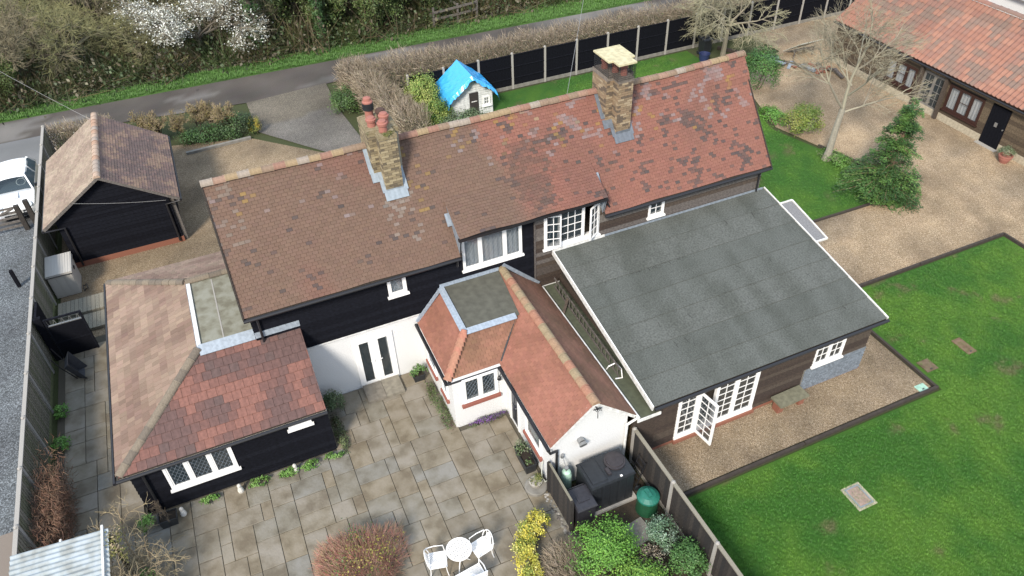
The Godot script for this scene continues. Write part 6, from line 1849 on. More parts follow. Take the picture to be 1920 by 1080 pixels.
	for side in [-1, 1]:
		for i in nA:
			for j in nB:
				var P = func(ii, jj):
					var s = float(ii) / nA
					var zz = lerpf(zb - 0.3, zf + 0.35, float(jj) / nB)
					var xx = xm + side * s * 1.38
					var yy = 2.3 - s * 1.12 - (0.30 * smoothstep(0.9, 1.0, s)) + n1.get_noise_2d(xx * 1.5, zz * 1.5) * 0.06 * (0.3 + s)
					if jj == nB: yy -= 0.16 + 0.12 * n1.get_noise_2d(xx * 3, 5)
					if jj == 0: yy -= 0.2
					return V(xx, yy, zz + (0.06 * n1.get_noise_2d(xx * 4, yy) if jj == nB else 0.0))
				var q = [P.call(i, j), P.call(i, j + 1), P.call(i + 1, j + 1), P.call(i + 1, j)]
				if side > 0: mb.quad(q[0], q[1], q[2], q[3])
				else: mb.quad(q[3], q[2], q[1], q[0])
	var tm = mat(0.05, 0.36, 0.74, 0.22, "", 1, "rough_n", 0.8); tm.cull_mode = BaseMaterial3D.CULL_DISABLED
	part(t, "tarpaulin", mb, tm)
	# lean-to store beyond the studio
	t = thing("lean_to_store", "small lean-to with grey ribbed roof and white edges beyond the studio", "shed", V(18.2, 0, -16.7))
	mb = MB.new(); mb.box(V(17.15, 0, -17.6), V(18.6, 1.75, -15.9)); part(t, "wall", mb, M.brown_board[0])
	mb = MB.new()
	mb.quad(V(17.1, 1.80, -15.75), V(18.75, 1.80, -15.75), V(18.75, 2.20, -17.75), V(17.1, 2.20, -17.75)); mb.quad(V(18.75, 1.78, -15.75), V(17.1, 1.78, -15.75), V(17.1, 2.18, -17.75), V(18.75, 2.18, -17.75)); part(t, "roof_sheet", mb, mat(0.24, 0.24, 0.25, 0.6, "fine", 0.4))
	mb = MB.new()
	mb.bar(V(18.77, 1.80, -15.75), V(18.77, 2.21, -17.77), 0.05, 0.07); mb.bar(V(17.1, 2.21, -17.77), V(18.77, 2.21, -17.77), 0.05, 0.07); mb.bar(V(17.1, 1.80, -15.73), V(18.79, 1.80, -15.73), 0.05, 0.07); part(t, "white_edge", mb, M.white_paint)
	# terracotta pot by the barn
	t = thing("terracotta_pot", "round terracotta pot with grey-green plant beside the barn door", "plant pot", V(31.6, 0, -18.45))
	mb = MB.new(); mb.lathe(V(31.6, 0, -18.45), [[0.0, 0.0], [0.17, 0.0], [0.26, 0.2], [0.27, 0.3], [0.30, 0.31], [0.30, 0.36], [0.25, 0.36], [0.24, 0.3], [0, 0.3]], 18); part(t, "pot", mb, M.terracotta)
	mb = MB.new(); blob_leaves(mb, V(31.6, 0.5, -18.45), V(0.32, 0.22, 0.32), 700, 0.06, [Color(0.10, 0.14, 0.07), Color(0.14, 0.17, 0.10)], 20); part(t, "foliage", mb, M.leaf)
	# heap by the barn end: frames, panels and timber
	t = thing("cold_frame", "leaning pale glazed panel and frame by the end of the barn", "cold frame", V(31.0, 0, -32.0))
	for k in 2:
		mb = MB.new(); var ox = 30.9 + k * 0.8
		mb.obox(V(ox, 0.55, -31.6), V(0.38, 0.012, 0.75), Basis(V(1, 0, 0), -0.6)); part(t, "panel", mb, mat(0.52, 0.56, 0.52, 0.4, "mottle", 1.5))
	mb = MB.new(); mb.bar(V(30.4, 0.45, -31.3), V(31.9, 0.5, -31.3), 0.05, 0.05); mb.bar(V(30.5, 0.0, -31.3), V(30.5, 0.5, -31.3), 0.05, 0.05, V(0, 0, 1)); mb.bar(V(31.8, 0.0, -31.3), V(31.8, 0.5, -31.3), 0.05, 0.05, V(0, 0, 1)); part(t, "frame", mb, M.grey_board[0])
	t = thing("timber_heap", "heap of old timber, slate and bricks along the drive edge", "heap", V(29.6, 0, -30.2))
	for k in 26:
		mb = MB.new(); var p = V(rf(28.6, 31.2), rf(0.05, 0.25), 0); p.z = -33.0 + (p.x - 28.0) * 1.3 + rf(-0.5, 0.5)
		mb.obox(p, V(rf(0.1, 0.7), 0.03, rf(0.05, 0.14)), Basis(Vector3.UP, rf(0, PI)).rotated(V(1, 0, 0), rf(-0.15, 0.15))); part(t, ["plank", "slate", "brick"][k % 3], mb, [M.grey_board[0], M.lead, M.brick_red][k % 3])
	mb = MB.new(); mb.bar(V(27.6, 0.08, -34.4), V(30.6, 0.08, -29.6), 0.14, 0.16); tag(part(self, "timber_edging", mb, M.sleeper), "dark timber edging slanting beside the heap near the barn", "edging", "timber edgings")
	# low concrete kerb of the yard
	mb = MB.new(); mb.bar(V(-1.9, 0.06, -36.0), V(1.2, 0.06, -36.15), 0.15, 0.14); tag(part(self, "kerb", mb, M.concrete_dark), "low concrete kerb between hedge plants and gravel yard", "kerb")
	# overhead wires
	wire([V(-14, 7.2, -46), V(-4.7, 3.6, -33.5)], "overhead wire running from the wood to the garage roof")
	wire([V(-5.9, 2.95, -28.5), V(-2.8, 2.15, -28.55)], "thin wire crossing the black garage gable")
	wire([V(10.3, 7.5, -19.85), V(24, 9.5, -42)], "overhead wire rising from the cottage ridge over the black fence")

func wire(p, label):
	var mb = MB.new()
	var pts = []
	for k in 13:
		var s = k / 12.0
		pts.append(p[0].lerp(p[1], s) - V(0, 0.25 * (p[0] - p[1]).length() / 15.0 * 4 * s * (1 - s), 0))
	mb.tube(pts, 0.006, 5)
	tag(part(self, "wire", mb, mat(0.3, 0.3, 0.3, 0.6, "", 1)), label, "wire", "overhead wires")

func car(c):
	var t = thing("parked_car", "white small hatchback parked behind the timber gate", "car", c)
	var paint = mat(0.80, 0.82, 0.84, 0.25, "", 1); paint.clearcoat_enabled = true; paint.clearcoat = 0.8
	# sections along z: front (+z) to back; each [z, half width low, half width belt, y low, y belt]
	var S = [[1.85, 0.62, 0.60, 0.30, 0.58], [1.72, 0.80, 0.76, 0.22, 0.74], [1.35, 0.84, 0.80, 0.2, 0.86], [0.85, 0.85, 0.81, 0.2, 0.93], [0.0, 0.85, 0.81, 0.2, 0.95], [-0.9, 0.85, 0.81, 0.2, 0.97], [-1.55, 0.83, 0.79, 0.22, 0.98], [-1.82, 0.72, 0.70, 0.3, 0.92]]
	var mb = MB.new(); mb.local = true
	var ringof = func(s): return [V(-s[1], s[3], s[0]), V(-s[1] * 1.02, (s[3] + s[4]) * 0.5, s[0]), V(-s[2], s[4], s[0]), V(-s[2] * 0.6, s[4] + 0.05, s[0]), V(s[2] * 0.6, s[4] + 0.05, s[0]), V(s[2], s[4], s[0]), V(s[1] * 1.02, (s[3] + s[4]) * 0.5, s[0]), V(s[1], s[3], s[0])]
	for i in S.size() - 1:
		var a = ringof.call(S[i]); var b = ringof.call(S[i + 1])
		for k in 7: mb.quad(a[k], a[k + 1], b[k + 1], b[k])
	var f = ringof.call(S[0]); f.reverse(); mb.poly(f); mb.poly(ringof.call(S[S.size() - 1]))
	part(t, "body", mb, paint)
	# roof shell on pillars
	mb = MB.new(); mb.local = true
	var rp = [[0.30, 0.42, 1.34], [0.18, 0.52, 1.38], [-0.2, 0.57, 1.43], [-0.9, 0.57, 1.43], [-1.35, 0.53, 1.38], [-1.55, 0.42, 1.30]]
	for i in rp.size() - 1:
		var a = rp[i]; var b = rp[i + 1]
		for j in 10:
			var R_ = func(q, jj):
				var an = PI * jj / 10.0
				return V(-cos(an) * (q[1] + 0.05), q[2] - 0.10 + 0.12 * pow(sin(an), 0.5), q[0])
			mb.quad(R_.call(a, j), R_.call(a, j + 1), R_.call(b, j + 1), R_.call(b, j))
	for s in [-1, 1]:
		mb.bar(V(s * 0.78, 0.96, 0.95), V(s * 0.55, 1.36, 0.25), 0.06, 0.05); mb.bar(V(s * 0.8, 0.97, -0.55), V(s * 0.6, 1.38, -0.5), 0.08, 0.05); mb.bar(V(s * 0.76, 0.98, -1.7), V(s * 0.56, 1.33, -1.42), 0.12, 0.06)
	part(t, "roof", mb, paint)
	var gl = mat(0.03, 0.09, 0.14, 0.05, "", 1)
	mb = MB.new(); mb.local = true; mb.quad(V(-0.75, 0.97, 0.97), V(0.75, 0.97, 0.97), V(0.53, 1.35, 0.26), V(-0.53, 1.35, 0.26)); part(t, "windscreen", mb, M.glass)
	mb = MB.new(); mb.local = true; mb.box(V(-0.70, 0.6, -1.5), V(0.70, 1.035, 0.80)); part(t, "cabin_interior", mb, mat(0.03, 0.05, 0.06, 0.8, "", 1))
	mb = MB.new(); mb.local = true
	var rg = []
	for k in 15: rg.append(V(0.33 + cos(TAU * k / 14) * 0.18, 1.12 + sin(TAU * k / 14) * 0.10, 0.35 - sin(TAU * k / 14) * 0.12))
	mb.tube(rg, 0.018, 6, false); part(t, "steering_wheel", mb, mat(0.25, 0.3, 0.3, 0.6, "", 1))
	for s in [-1, 1]:
		mb = MB.new(); mb.local = true; mb.quad(V(s * 0.805, 0.97, 0.85), V(s * 0.805, 0.97, -1.55), V(s * 0.58, 1.35, -1.4), V(s * 0.58, 1.35, 0.22)); part(t, "side_window", mb, gl)
		mb = MB.new(); mb.local = true; mb.obox(V(s * 0.92, 1.0, 0.62), V(0.09, 0.06, 0.05)); part(t, "mirror", mb, M.black_plastic)
		mb = MB.new(); mb.local = true; mb.tube([V(s * 0.56, 0.66, 1.62), V(s * 0.56, 0.78, 1.80)], [0.15, 0.12], 16); part(t, "headlight", mb, mat(0.55, 0.62, 0.68, 0.15, "", 1))
		mb = MB.new(); mb.local = true; mb.tube([V(s * 0.56, 0.655, 1.60), V(s * 0.56, 0.70, 1.67)], 0.165, 16); part(t, "headlight_ring", mb, M.metal)
		for z in [1.2, -1.2]:
			var w = group_part(t, "wheel")
			mb = MB.new(); mb.local = true; mb.tube([V(s * 0.68, 0.3, z), V(s * 0.86, 0.3, z)], 0.3, 20); part(w, "tyre", mb, M.black_plastic)
			mb = MB.new(); mb.local = true; mb.tube([V(s * 0.85, 0.3, z), V(s * 0.875, 0.3, z)], 0.19, 14); part(w, "rim", mb, M.metal)
	mb = MB.new(); mb.local = true; mb.box(V(-0.2, 0.955, 1.0), V(0.2, 1.0, 1.42)); mb.box(V(-0.16, 0.99, 1.05), V(0.16, 1.015, 1.36)); part(t, "bonnet_scoop", mb, paint)
	mb = MB.new(); mb.local = true; mb.box(V(-0.5, 0.32, 1.80), V(0.5, 0.46, 1.87)); mb.box(V(-0.4, 0.52, 1.80), V(0.4, 0.58, 1.865)); part(t, "grille", mb, M.black_plastic)
	mb = MB.new(); mb.local = true; mb.box(V(-0.26, 0.47, 1.86), V(0.26, 0.57, 1.885)); part(t, "number_plate", mb, mat(0.75, 0.75, 0.72, 0.5, "", 1))

# ---------------------------------------------------------------- plants
# clipped or loose hedge: short twigs and dry leaves through a long box
func hedge_mesh(mb, a, b, w, h, n_, cols, leaf_share, lcols, y0 = 0.0):
	var d = b - a
	var side = d.cross(Vector3.UP).normalized()
	var nz = noise(rng.randi() % 1000, 0.7, 3)
	for i in n_:
		var s = rng.randf()
		var u = rf(-1, 1)
		var vv = pow(rng.randf(), 0.6)
		var bump = 1.0 + 0.28 * nz.get_noise_2d(s * d.length(), u * 2)
		var p = a + d * s + side * u * w * 0.5 * bump * (1.0 if vv < 0.8 else 0.9) + V(0, y0 + vv * (h - y0) * bump, 0)
		var out = (side * u * 0.7 + V(0, 0.5 + vv * 0.6, 0) + V(rng.randfn(), rng.randfn(), rng.randfn()) * 0.5).normalized()
		mb.col = vary(pick(cols), 0.25)
		if rng.randf() < leaf_share:
			mb.col = vary(pick(lcols), 0.25)
			mb.leaf(p, V(rng.randfn(), rng.randfn() + 0.5, rng.randfn()).normalized(), out, rf(0.05, 0.10), 0.05)
		else:
			var l = rf(0.15, 0.4)
			var q = out.cross(V(0.3, 0.2, 0.9)).normalized() * 0.011
			mb.quad(p - q, p + q, p + out * l + q * 0.4, p + out * l - q * 0.4)

func hedge(called, label, segs, w, h, dens, cols, ls, lcols, y0 = 0.0, stems = true):
	var t = thing(called, label, "hedge", V(segs[0].x, 0, segs[0].z))
	var mb = MB.new()
	for i in segs.size() - 1:
		hedge_mesh(mb, segs[i], segs[i + 1], w, h, int(dens * (segs[i + 1] - segs[i]).length()), cols, ls, lcols, y0)
	part(t, "twigs", mb, M.twig)
	if stems:
		mb = MB.new(); mb.col = Color(0.10, 0.08, 0.06)
		for i in segs.size() - 1:
			var k = int((segs[i + 1] - segs[i]).length() / 0.45)
			for j in k:
				var p = segs[i].lerp(segs[i + 1], (j + 0.5) / k) + V(rf(-0.1, 0.1), 0, rf(-0.15, 0.15))
				mb.tube([p, p + V(rf(-0.15, 0.15), h * 0.45, rf(-0.15, 0.15)), p + V(rf(-0.3, 0.3), h * 0.85, rf(-0.3, 0.3))], [0.035, 0.025, 0.01], 5, false)
		part(t, "stems", mb, M.twig)
	return t

func shrub(called, label, cat, at, rad, n_, lsz, cols, lift = 0.5, clumps = 40, stem = true, grp = ""):
	var t = thing(called, label, cat, at, grp)
	var mb = MB.new(); mb.local = true
	blob_leaves(mb, V(0, rad.y * lift, 0), rad, n_, lsz, cols, clumps)
	part(t, "foliage", mb, M.leaf)
	if stem:
		mb = MB.new(); mb.local = true
		var o = {"wob": 0.2, "up": 0.05, "col": Color(0.09, 0.07, 0.05), "kids": [4, 3, 3], "sp": 0.9, "sh": 0.7, "rmin": 0.006}
		for k in 3: grow(mb, V(rf(-0.1, 0.1), 0, rf(-0.1, 0.1)), V(rf(-0.4, 0.4), 1, rf(-0.4, 0.4)).normalized(), rad.y * 0.7, 0.025, 2, o)
		part(t, "stems", mb, M.twig)
	return t

func build_plants():
	var G1 = [Color(0.06, 0.14, 0.03), Color(0.09, 0.20, 0.035), Color(0.045, 0.10, 0.025)]
	var BR = [Color(0.33, 0.27, 0.20), Color(0.26, 0.21, 0.15), Color(0.38, 0.32, 0.25), Color(0.20, 0.165, 0.12)]
	var mb
	var t
	# ---- foreground shrubs on the patio edge
	t = shrub("red_shrub", "large rounded shrub of reddish-brown twigs with a few green leaves", "shrub", V(0.2, 0.03, -11.25), V(1.0, 0.75, 0.95), 800, 0.06, [Color(0.16, 0.16, 0.035), Color(0.05, 0.11, 0.025), Color(0.25, 0.22, 0.04)], 0.5, 26, false)
	mb = MB.new(); mb.local = true
	for i in 9500:
		var d = V(rng.randfn(), abs(rng.randfn()) * 0.9, rng.randfn()).normalized() * pow(rng.randf(), 0.35)
		var lump = 0.88 + 0.2 * sin(d.x * 5.0 + 1.0) * sin(d.z * 4.0) + rf(-0.08, 0.12)
		var p = V(d.x * 1.3 * lump - 0.1, 0.05 + d.y * 1.15 * lump, d.z * 1.15 * lump)
		var out = (V(d.x, 0.5 + d.y, d.z) + V(rng.randfn(), rng.randfn(), rng.randfn()) * 0.35).normalized()
		mb.col = vary(pick([Color(0.36, 0.16, 0.13), Color(0.29, 0.19, 0.13), Color(0.40, 0.22, 0.18), Color(0.27, 0.21, 0.12)]), 0.25)
		var q = out.cross(V(0.3, 0.2, 0.9)).normalized() * 0.006
		mb.quad(p - q, p + q, p + out * rf(0.1, 0.22) + q * 0.4, p + out * 0.2 - q * 0.4)
	part(t, "twigs", mb, M.twig)
	var YE = [Color(0.50, 0.43, 0.06), Color(0.58, 0.52, 0.09), Color(0.36, 0.34, 0.05), Color(0.62, 0.58, 0.22), Color(0.20, 0.24, 0.04)]
	t = thing("yellow_shrub", "low bright yellow variegated shrub curving along the patio edge", "shrub", V(4.35, 0.03, -10.0))
	mb = MB.new(); mb.local = true
	for q in [[0.45, -0.45, 0.34], [0.15, -0.35, 0.36], [-0.12, -0.1, 0.36], [-0.25, 0.2, 0.36], [-0.32, 0.55, 0.36], [-0.38, 0.9, 0.36], [-0.4, 1.2, 0.36]]:
		blob_leaves(mb, V(q[0], 0.36, q[1]), V(q[2] * 0.85, 0.34, q[2] * 0.85), 1200, 0.06, YE, 26)
	part(t, "foliage", mb, M.leaf)
	mb = MB.new(); mb.local = true; mb.col = Color(0.1, 0.08, 0.05)
	for k in 8: mb.tube([V(0.4 - 0.1 * k, 0, -0.4 + 0.2 * k), V(0.35 - 0.09 * k, 0.45, -0.38 + 0.19 * k)], [0.02, 0.01], 5, false)
	part(t, "stems", mb, M.twig)
	shrub("green_shrub", "bright green spreading shrub in front of the oil tank", "shrub", V(5.95, 0.0, -8.95), V(0.85, 0.75, 0.75), 7000, 0.06, [Color(0.10, 0.24, 0.03), Color(0.14, 0.30, 0.04), Color(0.07, 0.17, 0.025)], 0.6, 60)
	t = shrub("grey_shrub", "bare grey-brown twiggy shrub between the yellow and the green shrub", "shrub", V(5.0, 0.0, -8.9), V(0.6, 0.5, 0.7), 300, 0.05, [Color(0.10, 0.12, 0.05)], 0.5, 20, false)
	mb = MB.new(); mb.local = true
	for i in 4500:
		var d = V(rng.randfn(), abs(rng.randfn()) * 0.9, rng.randfn()).normalized() * pow(rng.randf(), 0.35)
		var p = V(d.x * 0.8, 0.03 + d.y * 0.75, d.z * 0.9)
		var out = (V(d.x, 0.5 + d.y, d.z) + V(rng.randfn(), rng.randfn(), rng.randfn()) * 0.4).normalized()
		mb.col = vary(pick(BR), 0.2)
		var q = out.cross(V(0.3, 0.2, 0.9)).normalized() * 0.006
		mb.quad(p - q, p + q, p + out * 0.2 + q * 0.4, p + out * 0.2 - q * 0.4)
	part(t, "twigs", mb, M.twig)
	shrub("lime_shrub", "lime green shrub at the lower end of the bin yard", "shrub", V(6.3, 0.0, -7.7), V(0.7, 0.7, 0.6), 5000, 0.06, [Color(0.16, 0.28, 0.04), Color(0.10, 0.22, 0.03)], 0.6, 50)
	shrub("silver_shrub", "silvery blue-green shrub beside the compost bin", "shrub", V(7.6, 0.0, -8.75), V(0.42, 0.5, 0.4), 2600, 0.055, [Color(0.14, 0.22, 0.15), Color(0.20, 0.28, 0.21), Color(0.09, 0.16, 0.09)], 0.7, 40)
	shrub("dark_shrub", "dark green glossy shrub against the dark fence", "shrub", V(7.75, 0.0, -7.75), V(0.45, 0.6, 0.5), 3200, 0.06, [Color(0.05, 0.12, 0.03), Color(0.07, 0.16, 0.04)], 0.7, 40)
	shrub("thorn_shrub", "pale bare twiggy shrub by the silver shrub", "shrub", V(7.0, 0.0, -8.3), V(0.35, 0.4, 0.4), 700, 0.05, BR, 0.6, 26)
	# ---- borders at the walls
	var small = [["wall_plant", "green leafy plant at the foot of the black boarded wall under the window", -3.3, -15.2], ["wall_plant", "green leafy plant at the wall just right of the three-light window", -1.9, -15.22], ["wall_plant", "green leafy plant at the wall near the small window", -1.05, -15.2], ["wall_plant", "leafy clump at the corner of the black boarded extension", 0.3, -15.2], ["wall_plant", "leafy clump left of the small window", -0.4, -15.2]]
	for q in small: shrub(q[0], q[1], "plant", V(q[2], 0.05, q[3]), V(0.28, 0.14, 0.13), 420, 0.06, [Color(0.10, 0.22, 0.04), Color(0.14, 0.26, 0.06), Color(0.07, 0.15, 0.03)], 0.6, 14, false, "plants along the black wall")
	shrub("corner_bush", "grey-green bush in the corner of white wall and extension", "shrub", V(0.78, 0.05, -17.1), V(0.32, 0.38, 0.34), 1700, 0.05, [Color(0.09, 0.13, 0.06), Color(0.06, 0.10, 0.04)], 0.8, 30)
	shrub("ground_cover", "dark trailing ground cover along the side of the extension", "plant", V(0.68, 0.05, -16.0), V(0.18, 0.14, 0.75), 1300, 0.05, [Color(0.05, 0.07, 0.03), Color(0.08, 0.07, 0.04), Color(0.10, 0.13, 0.05)], 0.5, 30, false)
	shrub("purple_flowers", "low purple-flowering plants under the bay window", "plant", V(5.05, 0.05, -14.55), V(0.7, 0.1, 0.14), 1500, 0.04, [Color(0.12, 0.05, 0.20), Color(0.20, 0.10, 0.32), Color(0.07, 0.11, 0.05), Color(0.10, 0.12, 0.06)], 0.6, 40, false)
	shrub("bay_border", "dull green border plants along the left of the bay", "plant", V(3.82, 0.05, -15.7), V(0.2, 0.16, 1.0), 1500, 0.05, [Color(0.06, 0.10, 0.03), Color(0.10, 0.14, 0.05), Color(0.10, 0.07, 0.06)], 0.6, 36, false)
	shrub("fence_weed", "green weed at the foot of the board fence beside the passage", "plant", V(-7.25, 0.05, -20.6), V(0.22, 0.2, 0.25), 600, 0.06, [Color(0.08, 0.20, 0.03), Color(0.12, 0.26, 0.05)], 0.7, 16, false)
	shrub("fence_weed", "second green weed further down the fence foot", "plant", V(-7.25, 0.05, -19.2), V(0.25, 0.2, 0.3), 600, 0.06, [Color(0.08, 0.20, 0.03), Color(0.12, 0.26, 0.05)], 0.7, 16, false)
	shrub("corner_plant", "light green plant by the black trough at the extension corner", "plant", V(-4.95, 0.05, -15.05), V(0.2, 0.26, 0.2), 520, 0.065, [Color(0.14, 0.28, 0.05), Color(0.19, 0.34, 0.08)], 0.8, 16, false)
	t = thing("fence_shrub", "brown leafless climbing shrub against the board fence", "shrub", V(-7.1, 0.03, -16.0))
	mb = MB.new(); mb.local = true
	for i in 5200:
		var p = V(rf(-0.4, 0.35) * (1.0 - rng.randf() * 0.3), pow(rng.randf(), 0.8) * 1.5, rng.randfn() * 0.75)
		var out = V(rng.randfn() + 0.3, rng.randfn() + 0.4, rng.randfn()).normalized()
		mb.col = vary(pick([Color(0.17, 0.09, 0.06), Color(0.22, 0.13, 0.09), Color(0.12, 0.08, 0.055)]), 0.25)
		var q = out.cross(V(0.3, 0.2, 0.9)).normalized() * 0.008
		mb.quad(p - q, p + q, p + out * 0.17 + q * 0.3, p + out * 0.17 - q * 0.3)
	part(t, "twigs", mb, M.twig)
	# ---- hedges round the front drive
	hedge("trimmed_hedge", "long trimmed brown hedge behind the black panel fence", [V(6.6, 0, -38.2), V(14, 0, -37.4), V(24, 0, -37.2), V(40, 0, -37.0)], 1.3, 1.75, 1250, BR, 0.12, [Color(0.10, 0.14, 0.05), Color(0.24, 0.19, 0.12)])
	hedge("return_hedge", "grey-brown hedge running from the lane towards the cottage beside the bright bush", [V(7.0, 0, -39.0), V(7.6, 0, -36.0), V(8.4, 0, -31.5)], 1.5, 1.7, 1700, BR, 0.08, [Color(0.12, 0.13, 0.06)])
	hedge("roadside_hedge", "low straggling hedge between garage and lane", [V(-7.6, 0, -38.4), V(-4.8, 0, -38.3)], 0.9, 1.5, 1100, BR, 0.25, [Color(0.18, 0.16, 0.05), Color(0.30, 0.30, 0.25)])
	# hedge plants with bare legs along the yard
	var HP = []
	var o = {"wob": 0.16, "up": 0.05, "col": Color(0.13, 0.105, 0.075), "tip": Color(0.27, 0.215, 0.14), "kids": [5, 5, 5, 4], "sp": 0.75, "sh": 0.62, "rmin": 0.006, "leaf": [Color(0.26, 0.20, 0.11), Color(0.20, 0.18, 0.06)], "leafn": 1, "leafsz": 0.05, "leaflev": 0}
	t = thing("hedge_plant", "flat-topped hedge plant with bare stems beside the gravel yard", "hedge plant", V(-3.0, 0, -38.1), "row of hedge plants by the yard")
	mb = MB.new(); mb.local = true
	for k in 3: grow(mb, V(rf(-0.2, 0.2), 0, rf(-0.15, 0.15)), V(rf(-0.35, 0.35), 1, rf(-0.2, 0.2)).normalized(), 0.75, 0.05, 4, o)
	part(t, "branches", mb, M.twig)
	for q in [[-2.1, -38.0, 0.5], [-1.1, -37.9, 2.0], [-0.2, -37.7, 3.6], [0.6, -37.4, 5.0], [-3.8, -38.2, 1.1]]:
		copy(t, V(q[0], 0, q[1]), q[2], rf(0.9, 1.15))
	shrub("ivy_mound", "dark ivy mound under the hedge plants beside the gravel", "shrub", V(0.7, 0, -36.9), V(1.0, 0.75, 0.6), 3600, 0.08, [Color(0.035, 0.07, 0.025), Color(0.05, 0.10, 0.03), Color(0.03, 0.05, 0.02)], 0.4, 50)
	shrub("ivy_mound", "dark ivy spreading at the hedge foot nearer the garage", "shrub", V(-0.9, 0, -37.0), V(1.2, 0.5, 0.5), 3000, 0.08, [Color(0.035, 0.07, 0.025), Color(0.05, 0.11, 0.03)], 0.4, 50)
	shrub("gold_bush", "small golden bush at the end of the hedge by the apron", "shrub", V(1.55, 0, -36.7), V(0.32, 0.5, 0.35), 1200, 0.05, [Color(0.30, 0.24, 0.03), Color(0.16, 0.18, 0.03)], 0.7, 24)
	shrub("entrance_bush", "dark green bush at the entrance beside the return hedge", "shrub", V(6.3, 0, -37.0), V(0.8, 0.75, 0.9), 3200, 0.08, [Color(0.045, 0.09, 0.025), Color(0.07, 0.13, 0.03)], 0.5, 50)
	shrub("bright_bush", "bright yellow-green evergreen bush left of the playhouse", "shrub", V(9.7, 0, -34.5), V(0.85, 1.15, 0.9), 7500, 0.09, [Color(0.20, 0.27, 0.05), Color(0.14, 0.22, 0.04), Color(0.27, 0.31, 0.08)], 0.75, 70)
	shrub("bright_bush", "green bush in front of the playhouse corner", "shrub", V(9.9, 0, -33.0), V(0.8, 0.75, 0.7), 4500, 0.085, [Color(0.13, 0.21, 0.04), Color(0.09, 0.16, 0.03), Color(0.20, 0.24, 0.05)], 0.7, 50)
	shrub("juniper", "spreading grey-green juniper in front of the playhouse", "shrub", V(11.0, 0, -32.1), V(1.3, 0.6, 0.6), 6000, 0.08, [Color(0.09, 0.14, 0.07), Color(0.13, 0.17, 0.09), Color(0.07, 0.10, 0.05)], 0.6, 70)
	# ---- right-hand garden
	shrub("round_bush", "dense dark green rounded bush behind the cottage gable", "shrub", V(26.4, 0, -29.2), V(0.95, 1.1, 0.95), 7000, 0.08, [Color(0.05, 0.13, 0.03), Color(0.07, 0.17, 0.035), Color(0.035, 0.09, 0.02)], 0.9, 80)
	shrub("leaning_bush", "yellow-green leafy bush between lawn and gravel drive", "shrub", V(25.45, 0, -24.6), V(0.85, 0.75, 0.75), 4200, 0.085, [Color(0.15, 0.20, 0.035), Color(0.10, 0.16, 0.03), Color(0.22, 0.23, 0.06)], 0.8, 50)
	shrub("border_plants", "low green plants at the lawn edge below the yellow-green bush", "plant", V(25.1, 0, -26.2), V(0.5, 0.3, 0.9), 1800, 0.08, [Color(0.08, 0.20, 0.03), Color(0.11, 0.26, 0.04)], 0.6, 30, false)
	shrub("border_plants", "low green plants round the foot of the bare tree", "plant", V(25.0, 0, -21.6), V(0.55, 0.22, 1.0), 1500, 0.07, [Color(0.08, 0.18, 0.03), Color(0.14, 0.18, 0.08), Color(0.11, 0.24, 0.04)], 0.6, 30, false)
	bare_tree()
	yew()
	willow()

func bare_tree():
	var t = thing("bare_tree", "pale leafless tree with forked trunk beside the gravel drive", "tree", V(24.8, 0, -22.1))
	var mb = MB.new(); mb.local = true
	var o = {"wob": 0.13, "up": 0.03, "col": Color(0.26, 0.24, 0.185), "tip": Color(0.25, 0.225, 0.16), "kids": [4, 5, 5, 5, 4], "sp": 0.9, "sh": 0.68, "rmin": 0.007}
	mb.col = Color(0.29, 0.27, 0.22)
	mb.tube([V(0, -0.05, 0), V(0.05, 0.4, 0), V(0.2, 1.5, -0.1), V(0.35, 2.4, -0.15)], [0.22, 0.155, 0.135, 0.12], 10, false)
	part(t, "trunk", mb, mat(1, 1, 1, 0.9, "mottle", 2.5))
	mb = MB.new(); mb.local = true
	var f = V(0.35, 2.38, -0.15)
	grow(mb, f, V(0.30, 1, -0.1).normalized(), 2.0, 0.085, 5, o)
	grow(mb, f, V(-0.8, 0.55, -0.1).normalized(), 1.7, 0.06, 4, o)
	grow(mb, f + V(0, -0.2, 0), V(0.9, 0.35, 0.2).normalized(), 1.5, 0.05, 4, o)
	grow(mb, V(0.45, 3.0, -0.15), V(0.2, 0.7, 0.8).normalized(), 1.4, 0.05, 4, o)
	grow(mb, V(0.55, 3.4, -0.2), V(-0.3, 0.7, -0.8).normalized(), 1.6, 0.05, 4, o)
	part(t, "branches", mb, M.twig)

